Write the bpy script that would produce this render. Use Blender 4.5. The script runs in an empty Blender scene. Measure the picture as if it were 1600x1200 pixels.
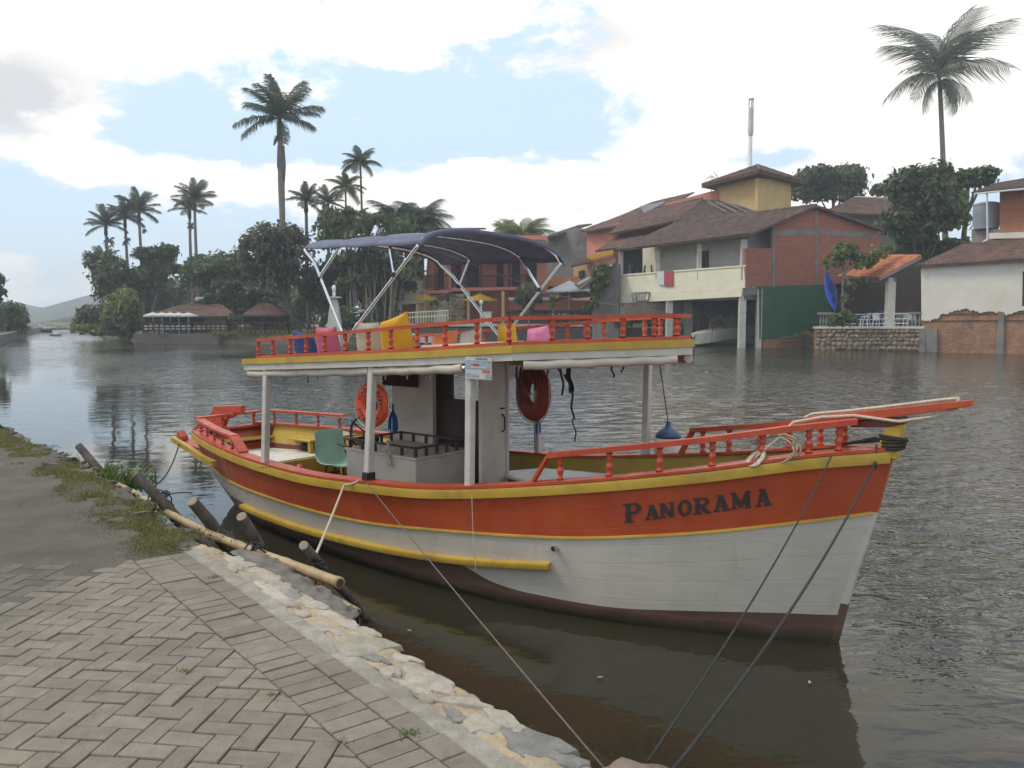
import bpy, bmesh, math, random
import numpy as np
from mathutils import Vector, Matrix, noise as mnoise
random.seed(7)
rng = np.random.default_rng(7)
R = math.radians
SC = bpy.context.scene
COL = SC.collection

# ------------------------------------------------------------------ camera
EYE = Vector((0, 0, 2.4))
FPX = 1300.0
PITCH = math.atan(102 / FPX)
cam = bpy.data.cameras.new('camera')
cam_ob = bpy.data.objects.new('camera', cam)
COL.objects.link(cam_ob)
cam.sensor_width = 36
cam.lens = 36 * FPX / 1600
cam.clip_start = 0.05
cam.clip_end = 6000
cam_ob.location = EYE
cam_ob.rotation_euler = (math.pi / 2 - PITCH, 0, 0)
SC.camera = cam_ob

# ------------------------------------------------------------------ light
SC.view_settings.view_transform = 'Standard'
SC.view_settings.look = 'None'
SC.view_settings.exposure = 0.45
SC.view_settings.gamma = 1.0
SC.view_settings.use_curve_mapping = False
SC.cycles.use_denoising = True
SC.cycles.max_bounces = 8
SC.cycles.transparent_max_bounces = 8
SC.cycles.volume_bounces = 1
SUN_EL, SUN_AZ = R(52), R(-88)         # sun to the left, veiled by cloud
sun = bpy.data.lights.new('sun', 'SUN')
sun.energy = 1.5
sun.angle = R(16)
sun.color = (1.0, 0.93, 0.82)
sun_ob = bpy.data.objects.new('sun', sun)
COL.objects.link(sun_ob)
sdir = Vector((math.sin(SUN_AZ) * math.cos(SUN_EL), math.cos(SUN_AZ) * math.cos(SUN_EL), math.sin(SUN_EL)))
sun_ob.rotation_euler = sdir.to_track_quat('Z', 'Y').to_euler()

world = bpy.data.worlds.new('World')
SC.world = world
world.use_nodes = True


class NT:
    """small helper for building node trees"""
    def __init__(s, tree):
        s.t = tree
        s.n = tree.nodes
        s.l = tree.links
    def new(s, typ, **kw):
        n = s.n.new(typ)
        for k, v in kw.items():
            setattr(n, k, v)
        return n
    def put(s, sock, v):
        if isinstance(v, bpy.types.NodeSocket):
            s.l.new(v, sock)
        else:
            sock.default_value = v
    def math(s, op, a, b=None, clamp=False):
        n = s.new('ShaderNodeMath', operation=op, use_clamp=clamp)
        s.put(n.inputs[0], a)
        if b is not None:
            s.put(n.inputs[1], b)
        return n.outputs[0]
    def noise(s, vec, scale, detail=4, rough=0.55, dist=0.0):
        n = s.new('ShaderNodeTexNoise')
        if vec is not None:
            s.l.new(vec, n.inputs['Vector'])
        n.inputs['Scale'].default_value = scale
        n.inputs['Detail'].default_value = detail
        n.inputs['Roughness'].default_value = rough
        n.inputs['Distortion'].default_value = dist
        return n.outputs['Fac']
    def ramp(s, fac, stops):
        n = s.new('ShaderNodeValToRGB')
        s.put(n.inputs[0], fac)
        e = n.color_ramp.elements
        while len(e) < len(stops):
            e.new(0.5)
        for el, (p, c) in zip(e, stops):
            el.position = p
            el.color = (*c, 1) if len(c) == 3 else c
        return n.outputs[0]
    def mix(s, fac, a, b, blend='MIX'):
        n = s.new('ShaderNodeMix', data_type='RGBA', blend_type=blend)
        s.put(n.inputs[0], fac)
        for sk, v in ((n.inputs[6], a), (n.inputs[7], b)):
            if isinstance(v, (tuple, list)) and len(v) == 3:
                v = (*v, 1)
            s.put(sk, v)
        return n.outputs[2]
    def maprange(s, v, a, b, c=0.0, d=1.0, smooth=True):
        n = s.new('ShaderNodeMapRange')
        if smooth:
            n.interpolation_type = 'SMOOTHSTEP'
        s.put(n.inputs[0], v)
        for i, x in enumerate((a, b, c, d)):
            n.inputs[i + 1].default_value = x
        return n.outputs[0]


def build_world():
    T = NT(world.node_tree)
    for n in list(T.n):
        T.n.remove(n)
    out = T.new('ShaderNodeOutputWorld')
    bg = T.new('ShaderNodeBackground')
    bg.inputs[1].default_value = 0.1
    T.l.new(bg.outputs[0], out.inputs[0])
    sky = T.new('ShaderNodeTexSky', sky_type='NISHITA')
    sky.sun_disc = False
    sky.sun_elevation = SUN_EL
    sky.sun_rotation = SUN_AZ
    sky.air_density = 1.0
    sky.dust_density = 2.0
    sky.ozone_density = 1.5
    co = T.new('ShaderNodeTexCoord')
    sep = T.new('ShaderNodeSeparateXYZ')
    T.l.new(co.outputs['Generated'], sep.inputs[0])
    x, y, z = sep.outputs
    az = T.math('ARCTAN2', x, y)
    el = T.math('ARCSINE', z)
    # cloud noise lives on a dome plane so that it foreshortens towards the horizon
    den = T.math('ADD', T.math('MAXIMUM', z, 0.0), 0.22)
    cv = T.new('ShaderNodeCombineXYZ')
    T.l.new(T.math('DIVIDE', x, den), cv.inputs[0])
    T.l.new(T.math('DIVIDE', y, den), cv.inputs[1])
    mpd = T.new('ShaderNodeMapping')
    mpd.inputs['Scale'].default_value = (1.0, 1.0, 1.9)
    T.l.new(co.outputs['Generated'], mpd.inputs['Vector'])
    n1 = T.noise(cv.outputs[0], 1.5, 9, 0.62, 0.3)
    n2 = T.noise(mpd.outputs[0], 7.5, 9, 0.62, 0.25)
    n3 = T.noise(cv.outputs[0], 0.8, 3, 0.5)
    fine = T.math('ADD', T.math('MULTIPLY', T.math('SUBTRACT', n1, 0.5), 1.9), T.math('MULTIPLY', T.math('SUBTRACT', n2, 0.5), 2.6))
    d = T.math('ADD', fine, 0.34)
    # cloud banks (positive) and the open blue gaps (negative): azimuth, elevation, radii, weight
    for a0, e0, ra, re, w in ((23, 18, 19, 9, 1.05), (-12, 21, 12, 4.0, 0.34), (-32, 14, 8, 4.5, 0.85), (-2, 8.3, 25, 2.0, 0.85),
                              (-29, 18.5, 14, 2.4, 0.22), (-1, 13.4, 10, 3.3, -0.62), (-17, 11.5, 11, 1.9, -0.62), (19, 10.2, 8, 1.0, -0.60),
                              (-30, 7.2, 9, 3.2, -0.55), (2.5, 22, 2.2, 4, -0.55), (-22, 21.6, 10, 2.0, -0.75), (-8, 17.5, 4, 2.0, 0.4), (-32, 2.5, 9, 1.6, 0.35)):
        q = T.math('ADD', T.math('POWER', T.math('DIVIDE', T.math('SUBTRACT', az, R(a0)), R(ra)), 2.0),
                   T.math('POWER', T.math('DIVIDE', T.math('SUBTRACT', el, R(e0)), R(re)), 2.0))
        g = T.math('POWER', 2.718, T.math('MULTIPLY', q, -1.0))
        d = T.math('ADD', d, T.math('MULTIPLY', g, w))
    cov = T.maprange(d, 0.24, 0.62)
    # cloud brightness: thick lumps have grey bases
    q = T.math('ADD', T.math('POWER', T.math('DIVIDE', T.math('SUBTRACT', az, R(-31)), R(5)), 2.0),
               T.math('POWER', T.math('DIVIDE', T.math('SUBTRACT', el, R(12.6)), R(2.6)), 2.0))
    g = T.math('POWER', 2.718, T.math('MULTIPLY', q, -1.0))
    grey = T.math('MULTIPLY', T.math('ADD', T.math('MULTIPLY', g, 1.4), T.maprange(n3, 0.46, 0.66, 0.0, 0.62)), T.maprange(n2, 0.38, 0.60, 1.0, 0.15))
    cloud = T.mix(grey, (10.0, 9.5, 8.85, 1), (5.7, 5.65, 5.75, 1))
    blue = T.mix(0.88, sky.outputs[0], (5.5, 7.2, 8.9, 1))
    low = T.maprange(el, R(-1), R(9), 0.55, 0.0)
    blue = T.mix(low, blue, (7.0, 8.1, 8.8, 1))
    col = T.mix(cov, blue, cloud)
    # below the horizon: dull ground light
    col = T.mix(T.maprange(el, R(-3), R(-0.3), 1.0, 0.0), col, (2.6, 2.5, 2.3, 1))
    T.l.new(col, bg.inputs[0])


build_world()

# ------------------------------------------------------------------ helpers


def ray(px, py):
    u, v = (px - 800) / FPX, (600 - py) / FPX
    return Vector((u, math.cos(PITCH) + v * math.sin(PITCH), -math.sin(PITCH) + v * math.cos(PITCH)))


def atz(px, py, z):
    d = ray(px, py)
    return EYE + d * ((z - EYE.z) / d.z)


def aty(px, py, Y):
    d = ray(px, py)
    return EYE + d * (Y / d.y)


def tag(o, label=None, cat=None, group=None, kind=None):
    if label:
        o['label'] = label
    if cat:
        o['category'] = cat
    if group:
        o['group'] = group
    if kind:
        o['kind'] = kind
    return o


def thing(name, label, cat, loc=(0, 0, 0), group=None):
    o = bpy.data.objects.new(name, None)
    COL.objects.link(o)
    o.location = loc
    o.empty_display_size = 0.1
    return tag(o, label, cat, group)


def dup(root, loc=None, rotz=None, label=None):
    r = root.copy()
    COL.objects.link(r)
    if loc is not None:
        r.location = loc
    if rotz is not None:
        r.rotation_euler = (0, 0, rotz)
    if label:
        r['label'] = label
    for ch in list(root.children):
        c = ch.copy()
        COL.objects.link(c)
        c.parent = r
        for g in ch.children:
            d = g.copy()
            COL.objects.link(d)
            d.parent = c
    return r


class MB:
    def __init__(s):
        s.v, s.f, s.m = [], [], []
    def add(s, verts, faces, mi=0):
        o = len(s.v)
        s.v += [tuple(p) for p in verts]
        s.f += [tuple(i + o for i in f) for f in faces]
        s.m += [mi] * len(faces)
        return s
    def box(s, c, size, rot=None, mi=0, taper=1.0):
        hx, hy, hz = size[0] / 2, size[1] / 2, size[2] / 2
        vs = []
        for zz in (-1, 1):
            k = taper if zz > 0 else 1.0
            for a, b in ((-1, -1), (1, -1), (1, 1), (-1, 1)):
                p = Vector((a * hx * k, b * hy * k, zz * hz))
                if rot is not None:
                    p = rot @ p
                vs.append(p + Vector(c))
        return s.add(vs, [(3, 2, 1, 0), (4, 5, 6, 7), (0, 1, 5, 4), (1, 2, 6, 5), (2, 3, 7, 6), (3, 0, 4, 7)], mi)
    def bar(s, p, q, w, h, mi=0, up=(0, 0, 1)):
        p, q = Vector(p), Vector(q)
        d = q - p
        L = d.length
        d.normalize()
        side = d.cross(Vector(up))
        if side.length < 1e-4:
            side = Vector((1, 0, 0))
        side.normalize()
        u = side.cross(d)
        rot = Matrix((d, side, u)).transposed()
        return s.box((p + q) / 2, (L, w, h), rot, mi)
    def tube(s, pts, r, n=8, mi=0, cap=True):
        pts = [Vector(p) for p in pts]
        rr = r if isinstance(r, (list, tuple)) else [r] * len(pts)
        vs, fs = [], []
        prev = None
        for i, p in enumerate(pts):
            a, b = pts[max(i - 1, 0)], pts[min(i + 1, len(pts) - 1)]
            d = (b - a)
            d = d.normalized() if d.length > 1e-9 else Vector((0, 0, 1))
            if prev is None:
                side = d.orthogonal().normalized()
            else:
                side = (prev - d * prev.dot(d))
                side = side.normalized() if side.length > 1e-6 else d.orthogonal().normalized()
            prev = side
            u = d.cross(side)
            for k in range(n):
                t = 2 * math.pi * k / n
                vs.append(p + (side * math.cos(t) + u * math.sin(t)) * rr[i])
        for i in range(len(pts) - 1):
            for k in range(n):
                fs.append((i * n + k, i * n + (k + 1) % n, (i + 1) * n + (k + 1) % n, (i + 1) * n + k))
        if cap:
            fs.append(tuple(range(n - 1, -1, -1)))
            o = (len(pts) - 1) * n
            fs.append(tuple(o + k for k in range(n)))
        return s.add(vs, fs, mi)
    def lathe(s, prof, base=(0, 0, 0), n=10, mi=0):
        b = Vector(base)
        return s.tube([b + Vector((0, 0, z)) for r, z in prof], [max(r, 1e-4) for r, z in prof], n, mi)
    def prism(s, poly, off, mi=0):
        """poly: 3D polygon, extruded by the vector off"""
        n = len(poly)
        off = Vector(off)
        a = [Vector(p) for p in poly]
        b = [p + off for p in a]
        fs = [tuple(range(n)), tuple(range(2 * n - 1, n - 1, -1))]
        for i in range(n):
            j = (i + 1) % n
            fs.append((i, i + n, j + n, j))
        return s.add(a + b, fs, mi)
    def grid(s, P, mi=0, mif=None):
        """P: rows of points"""
        r, c = len(P), len(P[0])
        o = len(s.v)
        s.v += [tuple(p) for row in P for p in row]
        for i in range(r - 1):
            for j in range(c - 1):
                s.f.append((o + i * c + j, o + i * c + j + 1, o + (i + 1) * c + j + 1, o + (i + 1) * c + j))
                s.m.append(mif(i, j) if mif else mi)
        return s
    def build(s, name, mat, parent=None, smooth=False, bevel=0.0, fix=True):
        me = bpy.data.meshes.new(name)
        me.from_pydata(s.v, [], s.f)
        mats = mat if isinstance(mat, (list, tuple)) else [mat]
        for m in mats:
            me.materials.append(m)
        if len(mats) > 1:
            me.polygons.foreach_set('material_index', s.m)
        if fix:
            bm = bmesh.new()
            bm.from_mesh(me)
            bmesh.ops.recalc_face_normals(bm, faces=bm.faces)
            if bevel > 0:
                bmesh.ops.bevel(bm, geom=[e for e in bm.edges if e.is_manifold and e.calc_face_angle(0) > 0.5], offset=bevel, segments=1, affect='EDGES')
            bm.to_mesh(me)
            bm.free()
        if smooth:
            me.polygons.foreach_set('use_smooth', [True] * len(me.polygons))
            if smooth == 'auto':
                try:
                    me.set_sharp_from_angle(angle=R(38))
                except Exception:
                    pass
        o = bpy.data.objects.new(name, me)
        COL.objects.link(o)
        if parent:
            o.parent = parent
        return o


def mesh_np(name, V, F, mat, parent=None, smooth=False):
    """quads from numpy arrays"""
    me = bpy.data.meshes.new(name)
    k = F.shape[1]
    me.vertices.add(len(V))
    me.vertices.foreach_set('co', np.ascontiguousarray(V, dtype=np.float32).ravel())
    me.loops.add(F.size)
    me.loops.foreach_set('vertex_index', np.ascontiguousarray(F, dtype=np.int32).ravel())
    me.polygons.add(len(F))
    me.polygons.foreach_set('loop_start', np.arange(0, F.size, k, dtype=np.int32))
    me.polygons.foreach_set('loop_total', np.full(len(F), k, dtype=np.int32))
    if smooth:
        me.polygons.foreach_set('use_smooth', np.ones(len(F), dtype=bool))
    me.materials.append(mat)
    me.update(calc_edges=True)
    o = bpy.data.objects.new(name, me)
    COL.objects.link(o)
    if parent:
        o.parent = parent
    return o


def link(name, me, parent, loc=(0, 0, 0), rot=(0, 0, 0), scale=(1, 1, 1)):
    o = bpy.data.objects.new(name, me)
    COL.objects.link(o)
    o.parent = parent
    o.location = loc
    o.rotation_euler = rot
    o.scale = scale
    return o


# ------------------------------------------------------------------ materials
def mat(name, c1, c2=None, scale=6.0, rough=0.7, bump=0.0, bscale=None, metal=0.0, objrand=0.0, islrand=0.0, dirt=None, dscale=1.2,
        damt=0.5, trans=0.0, spec=0.5, stretch=None, coat=0.0, detail=6, world=False, stain=None):
    m = bpy.data.materials.new(name)
    m.use_nodes = True
    T = NT(m.node_tree)
    b = T.n['Principled BSDF']
    out = T.n['Material Output']
    co = T.new('ShaderNodeNewGeometry').outputs['Position'] if world else T.new('ShaderNodeTexCoord').outputs['Object']
    if stretch:
        mp = T.new('ShaderNodeMapping')
        mp.inputs['Scale'].default_value = stretch
        T.l.new(co, mp.inputs['Vector'])
        co = mp.outputs[0]
    c2 = c2 or tuple(x * 0.8 for x in c1)
    f = T.noise(co, scale, detail, 0.6)
    col = T.mix(T.maprange(f, 0.32, 0.68), (*c1, 1), (*c2, 1))
    if dirt:
        fd = T.noise(co, dscale, 8, 0.68, 0.3)
        col = T.mix(T.maprange(fd, 0.5, 0.72, 0.0, damt), col, (*dirt, 1))
    if stain:
        fs = T.noise(co, 1.1, 7, 0.65, 0.4)
        col = T.mix(T.maprange(fs, 0.48, 0.66, 0.0, 0.65), col, (*stain, 1))
        fs = T.noise(co, 90, 2, 0.5)
        col = T.mix(T.maprange(fs, 0.60, 0.72, 0.0, 0.5), col, (*tuple(x * 0.6 for x in stain), 1))
    if objrand or islrand:
        if objrand:
            rnd = T.new('ShaderNodeObjectInfo').outputs['Random']
            a = objrand
        else:
            rnd = T.new('ShaderNodeNewGeometry').outputs['Random Per Island']
            a = islrand
        hs = T.new('ShaderNodeHueSaturation')
        T.l.new(T.maprange(rnd, 0, 1, 1 - a, 1 + a, False), hs.inputs['Value'])
        T.l.new(T.maprange(T.math('FRACT', T.math('MULTIPLY', rnd, 7.31)), 0, 1, 0.5 - 0.03 * a / 0.3, 0.5 + 0.03 * a / 0.3, False), hs.inputs['Hue'])
        T.l.new(col, hs.inputs['Color'])
        col = hs.outputs[0]
    T.l.new(col, b.inputs['Base Color'])
    b.inputs['Metallic'].default_value = metal
    b.inputs['Specular IOR Level'].default_value = spec
    b.inputs['Coat Weight'].default_value = coat
    rr = T.maprange(T.noise(co, scale * 2.3, 4), 0.3, 0.7, max(rough - 0.1, 0.02), min(rough + 0.1, 1.0))
    T.l.new(rr, b.inputs['Roughness'])
    if bump > 0:
        bn = T.new('ShaderNodeBump')
        bn.inputs['Strength'].default_value = 1.0
        bn.inputs['Distance'].default_value = bump
        T.l.new(T.noise(co, bscale or scale * 4, 8, 0.65), bn.inputs['Height'])
        T.l.new(bn.outputs[0], b.inputs['Normal'])
    if trans > 0:
        tr = T.new('ShaderNodeBsdfTranslucent')
        T.l.new(col, tr.inputs['Color'])
        ms = T.new('ShaderNodeMixShader')
        ms.inputs[0].default_value = trans
        T.l.new(b.outputs[0], ms.inputs[1])
        T.l.new(tr.outputs[0], ms.inputs[2])
        T.l.new(ms.outputs[0], out.inputs[0])
    return m


def brick_mat(name, c1, c2, mortar, bw=0.42, bh=0.2, ms=0.014, dirt=None):
    """courses in object space along (x+y, z)"""
    m = bpy.data.materials.new(name)
    m.use_nodes = True
    T = NT(m.node_tree)
    b = T.n['Principled BSDF']
    co = T.new('ShaderNodeTexCoord').outputs['Object']
    sp = T.new('ShaderNodeSeparateXYZ')
    T.l.new(co, sp.inputs[0])
    cb = T.new('ShaderNodeCombineXYZ')
    T.l.new(T.math('ADD', sp.outputs[0], T.math('MULTIPLY', sp.outputs[1], 0.4)), cb.inputs[0])
    T.l.new(sp.outputs[2], cb.inputs[1])
    bt = T.new('ShaderNodeTexBrick')
    T.l.new(cb.outputs[0], bt.inputs['Vector'])
    bt.inputs['Scale'].default_value = 1.0
    bt.inputs['Color1'].default_value = (*c1, 1)
    bt.inputs['Color2'].default_value = (*c2, 1)
    bt.inputs['Mortar'].default_value = (*mortar, 1)
    bt.inputs['Brick Width'].default_value = bw
    bt.inputs['Row Height'].default_value = bh
    bt.inputs['Mortar Size'].default_value = ms
    bt.inputs['Bias'].default_value = 0.0
    col = bt.outputs['Color']
    f = T.noise(co, 0.9, 8, 0.7)
    col = T.mix(T.maprange(f, 0.45, 0.72, 0.0, 0.6), col, (*(dirt or tuple(x * 0.55 for x in c1)), 1))
    f2 = T.noise(co, 9, 4, 0.6)
    col = T.mix(T.maprange(f2, 0.3, 0.75, 0.0, 0.3), col, (*tuple(x * 1.4 for x in c2), 1))
    T.l.new(col, b.inputs['Base Color'])
    b.inputs['Roughness'].default_value = 0.9
    bn = T.new('ShaderNodeBump')
    bn.inputs['Distance'].default_value = 0.02
    T.l.new(T.math('MULTIPLY', bt.outputs['Fac'], -1.0), bn.inputs['Height'])
    T.l.new(bn.outputs[0], b.inputs['Normal'])
    return m


M = {}
M['red'] = mat('red_paint', (0.44, 0.058, 0.020), (0.37, 0.044, 0.016), 2.5, 0.38, 0.0012, 30, dirt=(0.24, 0.045, 0.028), dscale=2.2, damt=0.5)
M['red_rail'] = mat('rail_red_paint', (0.50, 0.075, 0.028), (0.39, 0.052, 0.020), 6, 0.42, 0.001, 40, dirt=(0.29, 0.055, 0.033), dscale=5, damt=0.5)
M['maroon'] = mat('maroon_paint', (0.16, 0.03, 0.022), (0.11, 0.02, 0.018), 4, 0.5)
M['yellow'] = mat('yellow_paint', (0.50, 0.325, 0.040), (0.42, 0.255, 0.028), 3, 0.45, 0.001, 30, dirt=(0.26, 0.18, 0.055), dscale=4, damt=0.65)
M['hull_white'] = mat('hull_white_paint', (0.66, 0.62, 0.555), (0.58, 0.54, 0.48), 1.4, 0.42, 0.0012, 14, dirt=(0.43, 0.385, 0.31), dscale=1.6, damt=0.55, stretch=(1, 1, 2.5))
M['bottom'] = mat('brown_bottom_paint', (0.13, 0.062, 0.045), (0.095, 0.045, 0.035), 3, 0.6, 0.002, 20, dirt=(0.07, 0.04, 0.032), dscale=3)
M['white'] = mat('white_paint', (0.55, 0.51, 0.45), (0.475, 0.44, 0.385), 5, 0.5, 0.0008, 30, dirt=(0.34, 0.29, 0.23), dscale=7, damt=0.5)
M['cabin'] = mat('cabin_cream_paint', (0.54, 0.485, 0.41), (0.47, 0.42, 0.355), 3, 0.5, dirt=(0.36, 0.31, 0.245), dscale=3, damt=0.45)
M['deckwhite'] = mat('white_deck_boards', (0.66, 0.63, 0.55), (0.56, 0.52, 0.44), 4, 0.6, 0.001, 30, dirt=(0.35, 0.30, 0.22), dscale=5)
M['canvas'] = mat('beige_canvas', (0.56, 0.50, 0.41), (0.48, 0.42, 0.34), 3, 0.8, 0.006, 9, dirt=(0.33, 0.27, 0.20), dscale=5, damt=0.4)
M['navy'] = mat('navy_canvas', (0.105, 0.112, 0.172), (0.084, 0.090, 0.145), 4, 0.6, 0.004, 12, trans=0.04)
M['steel'] = mat('polished_steel', (0.72, 0.72, 0.72), (0.65, 0.65, 0.66), 8, 0.22, metal=1.0)
M['dark_rail'] = mat('dark_brown_paint', (0.055, 0.030, 0.026), (0.04, 0.022, 0.02), 8, 0.5)
M['black'] = mat('black_rubber', (0.018, 0.017, 0.017), (0.012, 0.012, 0.012), 8, 0.6)
M['blackink'] = mat('black_lettering', (0.03, 0.022, 0.022), (0.045, 0.028, 0.025), 12, 0.6)
M['brown_panel'] = mat('brown_panel', (0.055, 0.036, 0.03), (0.04, 0.028, 0.024), 4, 0.6)
M['curtain'] = mat('maroon_curtain', (0.075, 0.022, 0.026), (0.05, 0.016, 0.02), 8, 0.85, 0.004, 10)
M['green_plastic'] = mat('green_plastic', (0.33, 0.50, 0.375), (0.29, 0.45, 0.335), 5, 0.38, dirt=(0.25, 0.34, 0.26), dscale=6, damt=0.4)
M['buoy'] = mat('orange_red_foam', (0.66, 0.085, 0.022), (0.58, 0.065, 0.018), 6, 0.5, 0.0015, 25)
M['buoy_dark'] = mat('dark_red_foam', (0.27, 0.032, 0.020), (0.21, 0.025, 0.016), 6, 0.55, 0.0015, 25)
M['bluecloth'] = mat('blue_plastic_strips', (0.02, 0.13, 0.42), (0.015, 0.09, 0.32), 8, 0.5, trans=0.2)
M['fender_w'] = mat('white_vinyl', (0.70, 0.67, 0.60), (0.60, 0.56, 0.50), 5, 0.4, dirt=(0.4, 0.34, 0.25), dscale=7)
M['fender_b'] = mat('blue_grey_vinyl', (0.055, 0.09, 0.18), (0.045, 0.07, 0.14), 5, 0.45)
M['rope_w'] = mat('pale_rope', (0.58, 0.50, 0.38), (0.40, 0.33, 0.24), 60, 0.9, 0.003, 120)
M['rope_d'] = mat('dark_rope', (0.036, 0.032, 0.028), (0.022, 0.019, 0.017), 60, 0.9, 0.003, 120)
M['rope_m'] = mat('grey_brown_rope', (0.16, 0.13, 0.10), (0.10, 0.08, 0.06), 60, 0.9, 0.003, 120)
M['wood'] = mat('raw_board', (0.42, 0.30, 0.20), (0.34, 0.23, 0.15), 8, 0.7, 0.002, 20, stretch=(1, 1, 6))
M['paper'] = mat('poster_paper', (0.50, 0.50, 0.48), (0.43, 0.44, 0.43), 5, 0.5)
M['paper_blue'] = mat('poster_blue_grey', (0.20, 0.26, 0.30), (0.36, 0.38, 0.40), 22, 0.5)
M['paper_red'] = mat('poster_red', (0.50, 0.13, 0.08), (0.42, 0.10, 0.07), 20, 0.5)
for nm, c in (('navy_blue', (0.03, 0.045, 0.17)), ('pink', (0.50, 0.085, 0.16)), ('beige', (0.50, 0.42, 0.32)), ('yellow', (0.70, 0.34, 0.012)),
              ('orange', (0.75, 0.19, 0.06)), ('light_pink', (0.58, 0.16, 0.30))):
    M['cush_' + nm] = mat('cushion_' + nm, c, tuple(x * 0.86 for x in c), 3, 0.6, 0.012, 5, dirt=tuple(x * 0.7 for x in c), dscale=4, damt=0.4)
# quay
M['paver'] = mat('concrete_paver', (0.228, 0.190, 0.147), (0.184, 0.152, 0.118), 9, 0.92, 0.005, 60, objrand=0.12, dirt=(0.138, 0.113, 0.085), dscale=7, damt=0.7, world=True, stain=(0.148, 0.123, 0.092))
M['paver_i'] = mat('concrete_paver_dusty', (0.125, 0.104, 0.081), (0.098, 0.082, 0.064), 14, 0.95, 0.005, 50, islrand=0.2, dirt=(0.09, 0.074, 0.057), dscale=2.5, damt=0.8, world=True)
M['joint'] = mat('joint_sand', (0.10, 0.092, 0.068), (0.07, 0.068, 0.045), 20, 1.0, 0.006, 60)
M['dirt'] = mat('trodden_dirt', (0.118, 0.097, 0.075), (0.082, 0.068, 0.053), 2.2, 1.0, 0.014, 30, dirt=(0.095, 0.088, 0.047), dscale=1.1, damt=0.6, stain=(0.072, 0.060, 0.046))
M['mortar'] = mat('sandy_mortar', (0.45, 0.34, 0.21), (0.36, 0.27, 0.168), 5, 0.95, 0.016, 28, dirt=(0.46, 0.42, 0.36), dscale=9, damt=0.8, stain=(0.25, 0.20, 0.14))
M['cement'] = mat('grey_cement_strip', (0.38, 0.345, 0.29), (0.27, 0.24, 0.20), 9, 0.95, 0.014, 40, dirt=(0.19, 0.165, 0.13), dscale=5, damt=0.8, stain=(0.22, 0.19, 0.145))
M['stone_w'] = mat('whitewashed_stone', (0.42, 0.37, 0.30), (0.30, 0.258, 0.205), 11, 0.95, 0.014, 34, objrand=0.17, dirt=(0.34, 0.27, 0.185), dscale=8, damt=0.9, world=True)
M['stone_g'] = mat('grey_stone', (0.27, 0.25, 0.225), (0.185, 0.172, 0.155), 12, 0.9, 0.014, 34, objrand=0.2, dirt=(0.36, 0.31, 0.25), dscale=9, damt=0.7, world=True)
M['rock'] = mat('dark_rubble_rock', (0.135, 0.112, 0.088), (0.09, 0.075, 0.059), 7, 0.95, 0.02, 22, objrand=0.2, dirt=(0.10, 0.095, 0.05), dscale=4, world=True)
M['quaywall'] = mat('wet_wall', (0.10, 0.085, 0.065), (0.07, 0.06, 0.045), 4, 0.85, 0.02, 14)
M['log'] = mat('weathered_log', (0.165, 0.13, 0.10), (0.085, 0.067, 0.052), 14, 0.95, 0.016, 30, stretch=(1, 1, 0.25), dirt=(0.06, 0.05, 0.04), dscale=9, damt=0.7)
M['logend'] = mat('cut_log_end', (0.30, 0.235, 0.165), (0.22, 0.17, 0.12), 25, 0.9, 0.004, 60)
M['bamboo'] = mat('dry_bamboo', (0.44, 0.31, 0.165), (0.33, 0.225, 0.115), 9, 0.55, 0.003, 40, dirt=(0.17, 0.12, 0.075), dscale=9)
M['bamboo_dk'] = mat('bamboo_hollow', (0.07, 0.045, 0.03), (0.05, 0.035, 0.02), 9, 0.9)
M['geotex'] = mat('grey_geotextile', (0.20, 0.172, 0.145), (0.145, 0.125, 0.106), 6, 0.95, 0.012, 22, dirt=(0.10, 0.085, 0.07), dscale=5)
M['grass'] = mat('dry_grass', (0.215, 0.20, 0.07), (0.15, 0.148, 0.048), 5, 0.8, islrand=0.3, trans=0.3)
M['weed'] = mat('weed_leaves', (0.13, 0.19, 0.05), (0.09, 0.14, 0.035), 9, 0.6, islrand=0.3, trans=0.35)
# far bank
M['roof'] = mat('weathered_roof_tile', (0.215, 0.115, 0.082), (0.10, 0.063, 0.05), 1.3, 0.95, 0.03, 9, dirt=(0.052, 0.042, 0.036), dscale=3.2, damt=0.9, detail=10)
M['roof_o'] = mat('orange_roof_tile', (0.52, 0.19, 0.08), (0.36, 0.12, 0.055), 2.4, 0.9, 0.03, 9, dirt=(0.15, 0.075, 0.05), dscale=1.6, damt=0.8)
M['roof_d'] = mat('dark_roof_tile', (0.150, 0.09, 0.068), (0.072, 0.05, 0.042), 1.3, 0.95, 0.03, 9, dirt=(0.042, 0.035, 0.031), dscale=3.0, damt=0.9, detail=10)
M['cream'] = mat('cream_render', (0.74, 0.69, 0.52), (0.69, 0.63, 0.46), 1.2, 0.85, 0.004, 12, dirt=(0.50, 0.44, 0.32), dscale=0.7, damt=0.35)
M['creamgrey'] = mat('cream_grey_plaster', (0.58, 0.555, 0.48), (0.49, 0.465, 0.41), 0.7, 0.9, dirt=(0.27, 0.26, 0.235), dscale=0.5, damt=0.6)  # cream-grey plaster colour of the balcony recess walls
M['tower'] = mat('ochre_render', (0.66, 0.45, 0.20), (0.60, 0.40, 0.175), 0.8, 0.9, dirt=(0.48, 0.33, 0.16), dscale=0.6, damt=0.3)
M['salmon'] = mat('salmon_render', (0.66, 0.25, 0.18), (0.59, 0.215, 0.15), 0.8, 0.9, dirt=(0.44, 0.17, 0.12), dscale=0.6, damt=0.4)
M['terracotta'] = mat('terracotta_render', (0.36, 0.12, 0.075), (0.31, 0.10, 0.065), 0.8, 0.9, dirt=(0.22, 0.09, 0.065), dscale=0.8)
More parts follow.
